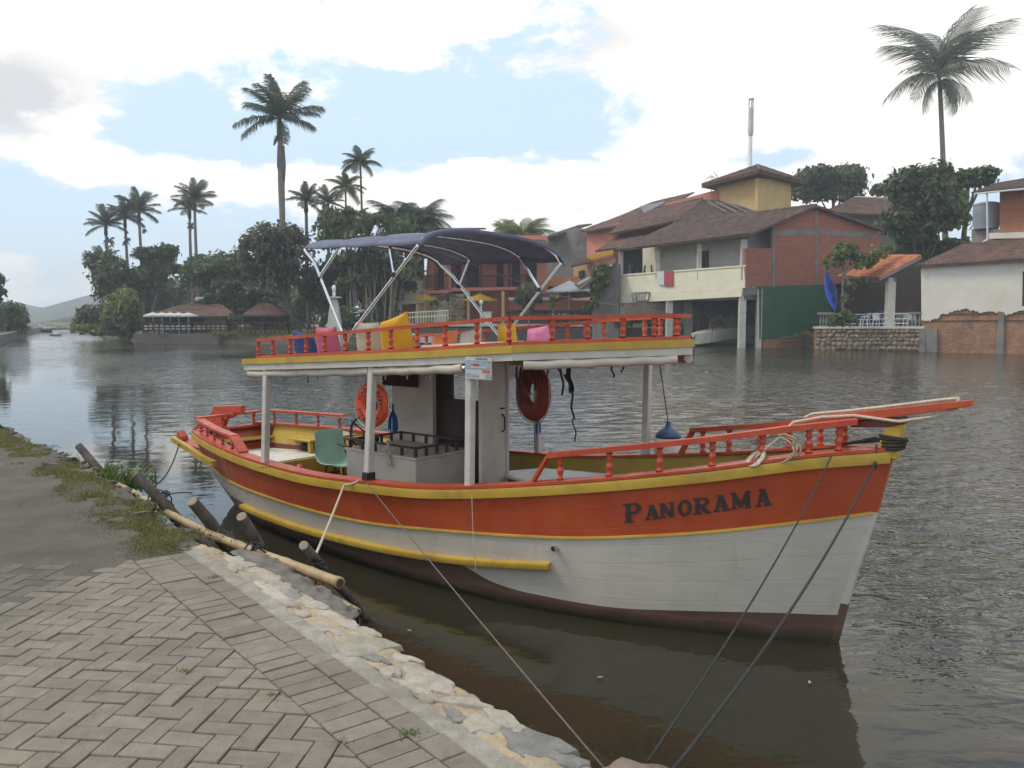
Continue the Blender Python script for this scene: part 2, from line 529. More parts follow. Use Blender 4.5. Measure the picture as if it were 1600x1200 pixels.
M['concrete'] = mat('stained_concrete', (0.24, 0.215, 0.195), (0.175, 0.155, 0.145), 0.8, 0.95, 0.01, 8, dirt=(0.10, 0.085, 0.075), dscale=0.5, damt=0.7)
M['pier'] = mat('pale_concrete', (0.58, 0.54, 0.45), (0.48, 0.45, 0.38), 2, 0.9, 0.005, 12, dirt=(0.25, 0.21, 0.165), dscale=1.2, damt=0.5)
M['brick'] = brick_mat('hollow_brick', (0.39, 0.135, 0.078), (0.30, 0.098, 0.06), (0.27, 0.15, 0.11), 0.44, 0.235, 0.026)
M['brick_o'] = brick_mat('orange_brick', (0.46, 0.18, 0.092), (0.39, 0.145, 0.076), (0.34, 0.19, 0.12), dirt=(0.32, 0.14, 0.08))
M['greenpaint'] = mat('green_painted_brick', (0.036, 0.108, 0.056), (0.028, 0.084, 0.046), 1.2, 0.8, 0.012, 8, dirt=(0.05, 0.072, 0.046), dscale=0.8, damt=0.6)
M['plaster'] = mat('old_white_plaster', (0.70, 0.655, 0.57), (0.64, 0.585, 0.49), 0.8, 0.92, 0.004, 10, dirt=(0.56, 0.46, 0.28), dscale=0.5, damt=0.5)
M['adobe'] = mat('eroded_adobe', (0.40, 0.20, 0.11), (0.25, 0.145, 0.09), 1.8, 0.95, 0.09, 5, dirt=(0.13, 0.098, 0.07), dscale=0.7, damt=0.85)
M['fstone'] = mat('wall_rubble', (0.25, 0.20, 0.148), (0.17, 0.138, 0.10), 3, 0.95, 0.03, 8, objrand=0.28, dirt=(0.10, 0.085, 0.062), dscale=1.8, world=True)
M['darkint'] = mat('painted_interior_shade', (0.030, 0.027, 0.025), (0.022, 0.02, 0.019), 2, 0.95)  # near-black colour paints the shade inside openings and rooms
M['wood_and_shade'] = mat('dark_timber_and_shade', (0.058, 0.04, 0.03), (0.04, 0.028, 0.022), 3, 0.85)  # dark timber, also painted shade on the patio shelter's inner walls
M['mudbank'] = mat('muddy_bank', (0.11, 0.085, 0.06), (0.075, 0.06, 0.042), 1.2, 0.95, 0.03, 5, dirt=(0.10, 0.105, 0.04), dscale=0.5)
M['lawn'] = mat('bank_grass', (0.12, 0.135, 0.045), (0.09, 0.10, 0.035), 0.8, 0.95, 0.03, 6, dirt=(0.12, 0.095, 0.06), dscale=0.4)
M['whiteplastic'] = mat('white_plastic', (0.78, 0.78, 0.76), (0.72, 0.72, 0.70), 4, 0.4)
M['umb_w'] = mat('white_parasol_cloth', (0.72, 0.71, 0.68), (0.66, 0.65, 0.62), 3, 0.8, trans=0.3)
M['umb_y'] = mat('yellow_parasol_cloth', (0.66, 0.41, 0.04), (0.60, 0.36, 0.03), 3, 0.8, trans=0.3)
M['kayak'] = mat('blue_plastic', (0.022, 0.085, 0.44), (0.018, 0.068, 0.36), 1.5, 0.4)
M['kayak_dk'] = mat('dark_blue_plastic', (0.012, 0.03, 0.12), (0.01, 0.025, 0.10), 2, 0.5)
M['tank'] = mat('grey_blue_tank', (0.33, 0.36, 0.40), (0.28, 0.31, 0.34), 1.2, 0.6)
M['pipe'] = mat('white_pvc', (0.62, 0.62, 0.60), (0.54, 0.54, 0.52), 2, 0.5)
M['mast'] = mat('mast_grey', (0.60, 0.60, 0.60), (0.52, 0.52, 0.53), 1.0, 0.5)
M['clothes_red'] = mat('red_towel', (0.42, 0.07, 0.085), (0.34, 0.055, 0.07), 4, 0.9)
M['clothes_w'] = mat('white_towel', (0.66, 0.65, 0.62), (0.5, 0.5, 0.5), 6, 0.9)
M['bluecloth2'] = mat('blue_tarp', (0.02, 0.05, 0.22), (0.015, 0.035, 0.15), 2, 0.7)
M['bark'] = mat('grey_brown_bark', (0.14, 0.115, 0.092), (0.088, 0.072, 0.058), 3, 0.95, 0.02, 10)
M['palmbark'] = mat('palm_trunk', (0.25, 0.215, 0.18), (0.165, 0.14, 0.118), 2, 0.95, 0.015, 8, stretch=(1, 1, 3))
M['fibre'] = mat('dead_palm_fibre', (0.20, 0.155, 0.115), (0.135, 0.105, 0.08), 3, 0.95, 0.02, 10)
for nm, a, b in (('leaf_dark', (0.102, 0.132, 0.052), (0.066, 0.090, 0.039)), ('leaf_mid', (0.132, 0.166, 0.060), (0.092, 0.120, 0.045)),
                 ('leaf_olive', (0.145, 0.142, 0.076), (0.104, 0.106, 0.058)), ('leaf_lime', (0.195, 0.215, 0.052), (0.135, 0.160, 0.040)),
                 ('leaf_brown', (0.150, 0.130, 0.084), (0.105, 0.096, 0.064)), ('frond', (0.105, 0.130, 0.080), (0.075, 0.096, 0.060)),
                 ('frond_lime', (0.185, 0.210, 0.065), (0.14, 0.165, 0.05)), ('frond_grey', (0.185, 0.200, 0.150), (0.135, 0.150, 0.112))):
    M[nm] = mat(nm, a, b, 0.45, 0.5, islrand=0.34, trans=0.45)
M['hill'] = mat('forested_hill', (0.045, 0.060, 0.032), (0.032, 0.044, 0.026), 0.03, 0.95, 3.0, 0.12)
M['silt'] = mat('pale_silt', (0.3, 0.28, 0.24), (0.25, 0.23, 0.2), 3, 0.95)


def hull_paint(name, c1, c2, chip, stain, nplank, slime=False):
    """brushed boat paint: plank seams follow the 'plank' attribute of the hull mesh"""
    m = bpy.data.materials.new(name)
    m.use_nodes = True
    T = NT(m.node_tree)
    b = T.n['Principled BSDF']
    co = T.new('ShaderNodeTexCoord').outputs['Object']
    col = T.mix(T.maprange(T.noise(co, 1.7, 6, 0.6), 0.3, 0.7), (*c1, 1), (*c2, 1))
    # long streaks: rain runs from top to bottom, brush marks run along the plank
    mp = T.new('ShaderNodeMapping')
    mp.inputs['Scale'].default_value = (1, 1, 0.10)
    T.l.new(co, mp.inputs['Vector'])
    run = T.maprange(T.noise(mp.outputs[0], 13, 5, 0.6), 0.56, 0.74, 0.0, 0.45)
    col = T.mix(run, col, (*stain, 1))
    mp2 = T.new('ShaderNodeMapping')
    mp2.inputs['Scale'].default_value = (0.12, 0.12, 1)
    T.l.new(co, mp2.inputs['Vector'])
    brush = T.noise(mp2.outputs[0], 26, 5, 0.6)
    col = T.mix(T.maprange(brush, 0.42, 0.70, 0.0, 0.30), col, (*stain, 1))
    at = T.new('ShaderNodeAttribute', attribute_name='plank').outputs['Fac']
    fr = T.math('FRACT', T.math('MULTIPLY', at, float(nplank)))
    seam = T.maprange(T.math('ABSOLUTE', T.math('SUBTRACT', fr, 0.5)), 0.0, 0.045, 1.0, 0.0)
    col = T.mix(T.math('MULTIPLY', seam, T.maprange(T.noise(co, 2.2, 4), 0.35, 0.65, 0.0, 0.20)), col, (*chip, 1))
    chips = T.maprange(T.noise(co, 16, 6, 0.75, 0.6), 0.665, 0.69, 0.0, 0.85)
    col = T.mix(chips, col, (*chip, 1))
    if slime:
        sp = T.new('ShaderNodeSeparateXYZ')
        T.l.new(co, sp.inputs[0])
        z = T.math('ADD', sp.outputs[2], T.math('MULTIPLY', T.math('SUBTRACT', T.noise(co, 3, 5), 0.5), 0.12))
        col = T.mix(T.maprange(z, 0.01, 0.10, 0.85, 0.0), col, (0.050, 0.046, 0.026, 1))
        col = T.mix(T.maprange(T.math('ABSOLUTE', T.math('SUBTRACT', z, 0.115)), 0.0, 0.03, 0.5, 0.0), col, (0.20, 0.10, 0.075, 1))
    T.l.new(col, b.inputs['Base Color'])
    T.l.new(T.maprange(T.noise(co, 5, 5), 0.3, 0.7, 0.32, 0.58), b.inputs['Roughness'])
    bn = T.new('ShaderNodeBump')
    bn.inputs['Distance'].default_value = 0.004
    h = T.math('ADD', T.math('MULTIPLY', seam, -0.14), T.math('ADD', T.math('MULTIPLY', brush, 0.25), T.math('MULTIPLY', T.noise(co, 3.2, 4), 1.2)))
    T.l.new(h, bn.inputs['Height'])
    T.l.new(bn.outputs[0], b.inputs['Normal'])
    return m


M['hull_red'] = hull_paint('hull_red_paint', (0.44, 0.070, 0.016), (0.36, 0.053, 0.014), (0.17, 0.035, 0.02), (0.30, 0.05, 0.026), 3)
M['hull_white'] = hull_paint('hull_white_paint', (0.56, 0.505, 0.43), (0.49, 0.44, 0.372), (0.27, 0.22, 0.165), (0.40, 0.35, 0.275), 4)
M['bottom'] = hull_paint('brown_bottom_paint', (0.140, 0.078, 0.055), (0.10, 0.057, 0.042), (0.06, 0.035, 0.028), (0.085, 0.055, 0.042), 3, True)


def water_mat():
    m = bpy.data.materials.new('river_water')
    m.use_nodes = True
    T = NT(m.node_tree)
    b = T.n['Principled BSDF']
    co = T.new('ShaderNodeTexCoord').outputs['Object']
    f = T.noise(co, 0.35, 4)
    T.l.new(T.mix(f, (0.034, 0.030, 0.018, 1), (0.022, 0.021, 0.013, 1)), b.inputs['Base Color'])
    b.inputs['Roughness'].default_value = 0.03
    b.inputs['IOR'].default_value = 1.333
    b.inputs['Specular IOR Level'].default_value = 0.5
    at = T.new('ShaderNodeAttribute', attribute_name='calm')
    mp = T.new('ShaderNodeMapping')
    mp.inputs['Scale'].default_value = (0.62, 1.0, 1.0)
    T.l.new(co, mp.inputs['Vector'])
    h = T.math('ADD', T.noise(mp.outputs[0], 4.2, 3, 0.5, 0.5), T.math('MULTIPLY', T.noise(mp.outputs[0], 11.0, 2, 0.5, 0.3), 0.34))
    bn = T.new('ShaderNodeBump')
    bn.inputs['Distance'].default_value = 0.07
    T.l.new(h, bn.inputs['Height'])
    T.l.new(T.math('MULTIPLY', at.outputs['Fac'], 1.0), bn.inputs['Strength'])
    T.l.new(bn.outputs[0], b.inputs['Normal'])
    return m


M['water'] = water_mat()

# ================================================================== SETTING
def sstep(x, a, b):
    t = np.clip((x - a) / (b - a), 0, 1)
    return t * t * (3 - 2 * t)


QO = np.array([-2.08, 5.24])            # quay frame: u runs along the edge towards the viewer, r out over the water
QD = np.array([0.6175, -0.7865])
QR = np.array([0.7865, 0.6175])
QZ = 0.9


def QW(u, r, z=QZ):
    p = QO + QD * u + QR * r
    return Vector((p[0], p[1], z))


def build_water():
    ys = [1.2]
    while ys[-1] < 150:
        ys.append(ys[-1] + min(max(ys[-1] * 0.006, 0.022), 0.30))
    while ys[-1] < 2500:
        ys.append(ys[-1] * 1.06)
    ys = np.array(ys)
    ta = np.tan(np.linspace(R(-44), R(40), 430))
    Y = np.repeat(ys[:, None], len(ta), 1)
    X = Y * ta[None, :]
    dy = np.gradient(ys)[:, None]
    Z = np.zeros_like(X)
    r2 = np.random.default_rng(3)
    n = 84
    lam = np.exp(r2.uniform(math.log(0.11), math.log(1.6), n))
    ang = r2.normal(R(100), R(33), n)
    ph = r2.uniform(0, 2 * math.pi, n)
    for l, a, p in zip(lam, ang, ph):
        k = 2 * math.pi / l
        fade = sstep(l / dy, 2.0, 3.5)
        slope = 0.027 if l < 0.33 else (0.020 if l < 0.85 else 0.006)
        # wave groups: slow drifting envelope so that patches of water stay smoother
        env = 0.55 + 0.45 * np.sin(X * 0.9 / l ** 0.5 * 0.35 + p * 3) * np.sin(Y * 0.9 / l ** 0.5 * 0.3 + p * 5)
        Z += fade * env * slope * l / (2 * math.pi) * np.sin(k * (X * math.cos(a) + Y * math.sin(a)) + p)
    d = (X - QO[0]) * QR[0] + (Y - QO[1]) * QR[1]
    calm = (0.06 + 0.94 * sstep(d, 2.6, 8.0)) * (0.85 + 0.15 * sstep(X / Y, -0.55, -0.15))
    Z *= calm * 1.55
    V = np.stack([X, Y, Z], -1).reshape(-1, 3)
    r, c = X.shape
    i = np.arange(r * c).reshape(r, c)
    F = np.stack([i[:-1, :-1], i[:-1, 1:], i[1:, 1:], i[1:, :-1]], -1).reshape(-1, 4)
    o = mesh_np('water', V, F, M['water'], smooth=True)
    at = o.data.attributes.new('calm', 'FLOAT', 'POINT')
    patch = 0.62 + 0.38 * np.sin(X * 0.31 + 1.3 * np.sin(Y * 0.13)) * np.sin(Y * 0.21 + np.sin(X * 0.17))
    at.data.foreach_set('value', (calm * patch).astype(np.float32).ravel())
    tag(o, kind='structure')


build_water()

EDGE = [(4.5, -3.0), (1.55, 1.02)] + [tuple(QW(u, r)[:2]) for u, r in ((4.6, 0.21), (3.4, 0.235), (2.5, 0.225), (1.7, 0.235), (0.8, 0.205), (0.1, 0.16))] + \
       [(-2.55, 6.05), (-3.29, 7.1), (-4.85, 8.92), (-7.1, 11.42), (-12, 18), (-26, 38), (-46.5, 75), (-70, 120), (-86, 152), (-130, 230), (-240, 420)]


def build_ground():
    m = MB()
    top = [(x, y, QZ - 0.016) for x, y in EDGE]
    poly = top + [(-900, 420, QZ - 0.016), (-900, -60, QZ - 0.016), (4.5, -60, QZ - 0.016)]
    m.add(poly, [tuple(range(len(poly)))])
    o = m.build('near_bank', M['joint'], fix=False)
    tag(o, kind='structure')
    m = MB()
    fine = []
    for (a, b) in zip(EDGE[:-1], EDGE[1:]):
        for k in range(6):
            t = k / 6
            fine.append((a[0] + (b[0] - a[0]) * t, a[1] + (b[1] - a[1]) * t))
    rows = []
    for z, off in ((QZ - 0.03, -0.01), (QZ - 0.2, 0.0), (0.3, 0.03), (-0.5, 0.08)):
        rows.append([(x + off + 0.02 * math.sin(i * 7 + z * 9), y + off, z) for i, (x, y) in enumerate(fine)])
    m.grid(rows)
    return fine, m


_, WALLMB = build_ground()

# ---- pavement of concrete pavers
PL, PW, PG = 0.186, 0.093, 0.0055
HO = QO - QR * 0.318                     # line A: inner side of the soldier course


def clip_poly(poly, nx, ny, c):
    out = []
    for i in range(len(poly)):
        a, b = poly[i], poly[(i + 1) % len(poly)]
        da, db = a[0] * nx + a[1] * ny - c, b[0] * nx + b[1] * ny - c
        if da <= 0:
            out.append(a)
        if (da < 0) != (db < 0) and abs(da - db) > 1e-9:
            t = da / (da - db)
            out.append((a[0] + (b[0] - a[0]) * t, a[1] + (b[1] - a[1]) * t))
    return out


def proj(p):
    x, y, z = p[0], p[1], p[2] - EYE.z
    zc = y * math.cos(PITCH) - z * math.sin(PITCH)
    yc = y * math.sin(PITCH) + z * math.cos(PITCH)
    if zc < 0.1:
        return (-9999, -9999)
    return (800 + FPX * x / zc, 600 - FPX * yc / zc)


def paver_prism(m, poly, z, h=0.05):
    n = len(poly)
    cx, cy = sum(p[0] for p in poly) / n, sum(p[1] for p in poly) / n
    k = 0.012
    lo = [(p[0], p[1], z - h) for p in poly]
    mid = [(p[0], p[1], z - 0.005) for p in poly]
    top = []
    for p in poly:
        d = math.hypot(p[0] - cx, p[1] - cy) + 1e-6
        f = max(1 - 0.004 / d, 0.5)
        top.append((cx + (p[0] - cx) * f, cy + (p[1] - cy) * f, z))
    fs = [tuple(range(2 * n, 3 * n))]
    for i in range(n):
        j = (i + 1) % n
        fs += [(i, j, n + j, n + i), (n + i, n + j, 2 * n + j, 2 * n + i)]
    m.add(lo + mid + top, fs)


def build_pavement():
    base = thing('pavement', None, None)
    tag(base, kind='structure')
    far = MB()
    items = []                           # (distance, polygon, height)
    # soldier course and edge course
    u = -0.03
    k = 0
    SW = 0.0945
    while u < 5.2:
        items.append([(u + PG / 2, -0.315 + 0.0), (u + SW - PG / 2, -0.315), (u + SW - PG / 2, -0.315 + 0.203), (u + PG / 2, -0.315 + 0.203)])
        u += SW
    u = -0.05
    while u < 5.2:
        w = random.choice((0.155, 0.16, 0.165, 0.15, 0.212)) if random.random() < 0.85 else 0.106
        items.append([(u + PG / 2, -0.1075), (u + w - PG / 2, -0.1075), (u + w - PG / 2, -0.004), (u + PG / 2, -0.004)])
        u += w
    # herringbone at 45 degrees to the edge
    c45 = math.sqrt(0.5)
    W = PW
    cells = []
    for a in range(-80, 105):
        for b in range(-36, 36):
            ox, oy = a * W + 2 * b * W, a * W - 2 * b * W
            cells.append(((ox, oy), (ox + 2 * W, oy + W)))
            cells.append(((ox + 2 * W, oy - W), (ox + 3 * W, oy + W)))
    out = []
    g = PG / 2
    for (p, q) in cells:
        poly = [(p[0] + g, p[1] + g), (q[0] - g, p[1] + g), (q[0] - g, q[1] - g), (p[0] + g, q[1] - g)]
        rp = [((x - y) * c45, (x + y) * c45) for x, y in poly]      # (u, r) in the quay frame
        rp = [(x - 0.5, y - 0.318) for x, y in rp]
        if min(y for x, y in rp) > -0.318:
            continue
        rp = clip_poly(rp, 0, 1, -0.3215)
        if len(rp) < 3:
            continue
        ar = 0.5 * abs(sum(rp[t][0] * rp[(t + 1) % len(rp)][1] - rp[(t + 1) % len(rp)][0] * rp[t][1] for t in range(len(rp))))
        if ar < 0.0008:
            continue
        out.append(rp)
    items += out
    near, farp = [], []
    b0 = atz(0, 946, QZ)
    b1 = atz(205, 872, QZ)
    b2 = atz(300, 850, QZ)
    def clean(x, y):
        t = (x - b0.x) / (b1.x - b0.x)
        yl = b0.y + (b1.y - b0.y) * t
        return y < yl - 0.05
    for rp in items:
        cx = sum(p[0] for p in rp) / len(rp)
        cy = sum(p[1] for p in rp) / len(rp)
        w = QW(cx, cy)
        px, py = proj(w)
        if not (-900 < px < 1500 and py < 1900 and py > 560):
            continue
        poly = [tuple(QW(x, y)[:2]) for x, y in rp]
        ok = clean(w.x, w.y)
        if ok:
            near.append((w.length, poly, w))
        elif w.y < 9.5:
            farp.append((poly, w))
    near.sort(key=lambda t: (0 if (0 <= proj(t[2])[0] <= 1600 and proj(t[2])[1] < 1215) else 1, t[0]))
    meshes = {}
    for k, (d, poly, w) in enumerate(near):
        z = QZ + random.uniform(-0.0045, 0.0025)
        if k < 298:
            m = MB()
            tilt = (random.gauss(0, 0.011), random.gauss(0, 0.011))
            paver_prism(m, [(x - w.x, y - w.y) for x, y in poly], 0.0)
            m.v = [(x, y, zz + x * tilt[0] + y * tilt[1]) for x, y, zz in m.v]
            o = m.build('paver', M['paver'], base, fix=False)
            o.location = (w.x, w.y, z)
        else:
            paver_prism(far, poly, z)
    o = far.build('outer_pavers', M['paver'], base, fix=False)
    tag(o, kind='stuff')
    m = MB()
    for poly, w in farp:
        z = QZ - 0.004 + 0.006 * mnoise.noise(Vector((w.x * 0.8, w.y * 0.8, 3))) + random.gauss(0, 0.0018)
        paver_prism(m, poly, z)
    o = m.build('dusty_pavers', M['paver_i'], base, fix=False)
    tag(o, kind='stuff')
    # trodden dirt lying over the older paving
    n = 90
    V, F = [], []
    xs = np.linspace(-16, -0.9, 150)
    ys = np.linspace(4.0, 19, 150)
    X, Y = np.meshgrid(xs, ys)
    Z = np.zeros_like(X)
    for a in range(X.shape[0]):
        for b in range(X.shape[1]):
            x, y = X[a, b], Y[a, b]
            nn = mnoise.fractal(Vector((x * 1.3, y * 1.3, 1)), 1.0, 2.0, 4)
            t = (x - b0.x) / (b1.x - b0.x)
            yl = b0.y + (b1.y - b0.y) * min(t, 1.4)
            dd = (y - yl)
            Z[a, b] = QZ - 0.0045 + 0.010 * nn + 0.002 * min(max(dd, -6), 3) - (0.03 if dd < -0.05 else 0)
    # keep it inside the edge line
    ed = np.array([e for e in EDGE if -14 < e[0] < 1.5])
    order = np.argsort(ed[:, 1])
    xe = np.interp(Y.ravel(), ed[order, 1], ed[order, 0]).reshape(X.shape) - 0.12
    X = np.minimum(X, xe)
    V = np.stack([X, Y, Z], -1).reshape(-1, 3)
    r, c = X.shape
    i = np.arange(r * c).reshape(r, c)
    F = np.stack([i[:-1, :-1], i[:-1, 1:], i[1:, 1:], i[1:, :-1]], -1).reshape(-1, 4)
    o = mesh_np('dirt_ground', V, F, M['dirt'], smooth=True)
    tag(o, kind='structure')


build_pavement()


def rock_mesh(name, m_, sx, sy, sz, seed, flat=0.5, sub=2):
    bm = bmesh.new()
    bmesh.ops.create_icosphere(bm, subdivisions=sub, radius=1)
    for v in bm.verts:
        n = 1 + 0.42 * mnoise.noise(v.co * 1.1 + Vector((seed * 3.1, seed, 0))) + 0.2 * mnoise.noise(v.co * 2.7 + Vector((0, seed, seed)))
        v.co = Vector((v.co.x * sx * n, v.co.y * sy * n, max(min(v.co.z, flat), -0.7) * sz * n))
    me = bpy.data.meshes.new(name)
    bm.to_mesh(me)
    bm.free()
    me.materials.append(m_)
    return me


def build_quay_edge():
    wall = thing('quay_wall', 'low quay wall of whitewashed stones set in sandy mortar along the water', 'quay wall')
    WALLMB.build('wall_face', M['quaywall'], wall, smooth=True)
    # grey cement strip and sandy mortar bed
    us = np.linspace(-0.15, 5.2, 180)
    def width(u):
        return float(np.interp(u, [-0.2, 0.06, 0.35, 0.56, 0.85, 1.25, 1.7, 2.4, 3.3, 5.3], [0.16, 0.18, 0.21, 0.235, 0.235, 0.255, 0.265, 0.255, 0.262, 0.24])) + 0.022 * mnoise.noise(Vector((u * 6, 0, 0))) + 0.02 * mnoise.noise(Vector((u * 17, 4, 0)))
    def height(u, r):
        return QZ - 0.004 + 0.012 * mnoise.noise(Vector((u * 5, r * 7, 2))) + 0.010 * mnoise.noise(Vector((u * 15, r * 18, 5)))
    m = MB()
    m.grid([[QW(u, r, (height(u, r) if r >= 0 else QZ - 0.04) + 0.001) for u in us] for r in (-0.004, 0.0, 0.02, 0.045, 0.07, 0.09)])
    m.build('cement_strip', M['cement'], wall, smooth=True, fix=False)
    m = MB()
    rows = []
    for k in np.linspace(0, 1, 12):
        rows.append([QW(u, 0.088 + (width(u) - 0.088) * k + (0.012 * mnoise.noise(Vector((u * 9, 7, 0))) if k == 0 else 0), height(u, k * 0.3) + (0.002 if k > 0 else -0.004)) for u in us])
    for dz, dr in ((-0.03, 0.010), (-0.12, 0.018), (-0.4, 0.03), (-1.2, 0.08)):
        rows.append([QW(u, width(u) + dr + 0.02 * mnoise.noise(Vector((u * 8, dz * 9, 1))), QZ + dz) for u in us])
    m.grid(rows)
    m.build('mortar_bed', M['mortar'], wall, smooth=True, fix=False)
    # stones: centre pixel, half length (along u), half depth (along r), turn, material
    spec = [((563, 1008), 0.125, 0.085, 0.2, 'stone_w'), ((663, 1059), 0.105, 0.07, -0.1, 'stone_w'), ((634, 1029), 0.06, 0.028, 0.3, 'stone_w'),
            ((728, 1098), 0.07, 0.035, 0.6, 'stone_w'), ((752, 1132), 0.055, 0.06, 0.2, 'stone_w'), ((785, 1122), 0.075, 0.038, 0.1, 'stone_w'),
            ((833, 1160), 0.13, 0.062, 0.1, 'stone_g'), ((458, 929), 0.06, 0.05, 0.0, 'stone_g'), ((490, 943), 0.085, 0.05, 0.1, 'stone_w'),
            ((520, 964), 0.10, 0.032, 0.2, 'stone_w'), ((549, 976), 0.07, 0.035, 0.1, 'stone_w'), ((470, 912), 0.09, 0.055, 0.3, 'stone_w'),
            ((430, 900), 0.10, 0.05, -0.1, 'stone_w'), ((414, 915), 0.08, 0.045, 0.1, 'stone_w'), ((385, 880), 0.07, 0.06, 0.0, 'stone_w'),
            ((445, 885), 0.075, 0.03, 0.1, 'stone_w'), ((405, 893), 0.05, 0.04, 0.5, 'stone_w'), ((372, 905), 0.06, 0.035, 0.0, 'stone_w'),
            ((640, 1080), 0.07, 0.022, 0.1, 'stone_w'), ((655, 1092), 0.06, 0.024, 0.0, 'stone_w'), ((535, 1002), 0.05, 0.03, 0.2, 'stone_w'),
            ((895, 1187), 0.05, 0.04, 0.2, 'stone_g'), ((590, 1030), 0.06, 0.025, 0.1, 'stone_g'), ((440, 945), 0.07, 0.03, 0.0, 'stone_w'),
            ((465, 960), 0.06, 0.022, 0.2, 'stone_w'), ((700, 1120), 0.05, 0.025, 0.0, 'stone_g'), ((610, 1050), 0.045, 0.03, 0.1, 'stone_w'), ((365, 875), 0.10, 0.04, 0.1, 'stone_w'), ((400, 905), 0.13, 0.05, 0.05, 'stone_w'), ((455, 900), 0.09, 0.05, 0.1, 'stone_w'),
            ((425, 930), 0.12, 0.04, 0.1, 'stone_w'), ((500, 985), 0.11, 0.03, 0.1, 'stone_w'), ((580, 985), 0.06, 0.03, 0.2, 'stone_w'), ((690, 1078), 0.06, 0.025, 0.4, 'stone_w'), ((805, 1140), 0.06, 0.03, 0.3, 'stone_w'), ((350, 890), 0.08, 0.03, 0, 'stone_w')]
    for i, ((px, py), hu, hr, turn, mt) in enumerate(spec):
        c = atz(px, py, QZ)
        rr = random.Random(i)
        hu, hr = hu * 1.3, hr * 1.15
        cu, cr = float((np.array(c[:2]) - QO) @ QD), float((np.array(c[:2]) - QO) @ QR)
        cr = min(max(cr, 0.10 + 0.6 * hr), width(cu) - 0.62 * hr)
        c = QW(cu, cr)
        n = 14
        outer, inner = [], []
        ph = [rr.uniform(0, 6.28) for _ in range(4)]
        for k in range(n):
            t = 2 * math.pi * k / n
            f = 1 + 0.20 * math.sin(2 * t + ph[0]) + 0.17 * math.sin(3 * t + ph[1]) + 0.13 * math.sin(5 * t + ph[2]) + rr.uniform(-0.13, 0.13)
            a, b = math.cos(t) * hu * f, math.sin(t) * hr * f
            a, b = a * math.cos(turn) - b * math.sin(turn), a * math.sin(turn) + b * math.cos(turn)
            p = QD * a + QR * b
            outer.append((p[0], p[1]))
        m = MB()
        rings = []
        for sc, z in ((1.06, -0.025), (1.0, 0.0), (0.9, 0.0045), (0.5, 0.006)):
            rings.append([(x * sc, y * sc, z + rr.uniform(-0.0025, 0.0025)) for x, y in outer])
        for q in rings:
            q.append(q[0])
        m.grid(rings)
        m.add([p for p in rings[-1][:-1]], [tuple(range(n))])
        o = m.build('stone', M[mt], wall, smooth='auto')
        o.location = (c.x, c.y, QZ + 0.002)
    # dark rubble along the older stretch
    meshes = [rock_mesh('rubble', M['rock'], 1, 0.8, 0.6, s) for s in range(5)]
    old = thing('rubble_edge', 'older stretch of quay edge built of dark rough rubble and packed earth', 'quay edge')
    pts = EDGE[7:13]
    seg = []
    for a, b in zip(pts[:-1], pts[1:]):
        L = math.hypot(b[0] - a[0], b[1] - a[1])
        k = 0.0
        while k < L:
            seg.append((a[0] + (b[0] - a[0]) * k / L, a[1] + (b[1] - a[1]) * k / L, (b[0] - a[0]) / L, (b[1] - a[1]) / L))
            k += random.uniform(0.12, 0.24)
    for i, (x, y, dx, dy) in enumerate(seg):
        if y > 15:
            break
        nx, ny = (dy, -dx)
        for _ in range(2):
            off = random.uniform(-0.26, 0.03)
            s = random.uniform(0.07, 0.17) * (1 + 0.02 * y) * (0.6 if y < 6.2 else 1)
            link('stone', random.choice(meshes), old, (x + nx * off, y + ny * off, QZ - 0.02 + random.uniform(-0.07, 0.015)),
                 (random.uniform(-0.25, 0.25), random.uniform(-0.25, 0.25), random.uniform(0, 6.28)), (s * random.uniform(0.8, 1.5), s, s * random.uniform(0.4, 0.75)))
    # packed earth shoulder behind the rubble
    m = MB()
    rows = []
    pe = [(x, y) for x, y, _, _ in seg[1::3] if y < 15]
    for off, z in ((-0.75, -0.008), (-0.55, 0.006), (-0.35, 0.02), (-0.18, 0.022), (-0.05, 0.0), (0.03, -0.09), (0.07, -0.5)):
        rows.append([(x + off * 0.76 + 0.03 * mnoise.noise(Vector((x * 4, y * 4, off * 3))), y + off * 0.64 * (1 if y > 6.3 else 0.3), QZ - 0.03 * (1 - min(max((y - 5.5) / 1.2, 0), 1)) + z * min(max((y - 5.4) / 1.2, 0.0), 1) + 0.018 * mnoise.noise(Vector((x * 5, y * 5, off * 4)))) for x, y in pe])
    m.grid(rows)
    m.build('earth_shoulder', M['dirt'], old, smooth=True, fix=False)
    c = atz(1000, 1222, 0.86)
    me = rock_mesh('boulder', mat('boulder_stone', (0.23, 0.17, 0.125), (0.15, 0.115, 0.09), 7, 0.9, 0.012, 25, dirt=(0.30, 0.25, 0.19), dscale=9), 0.20, 0.13, 0.10, 11, 0.9, 4)
    for p in me.polygons:
        p.use_smooth = True
    o = bpy.data.objects.new('boulder', me)
    COL.objects.link(o)
    o.location = (c.x + 0.0, c.y - 0.02, 0.815)
    tag(o, 'brown rounded boulder at the quay edge where the bow ropes end', 'boulder')


build_quay_edge()


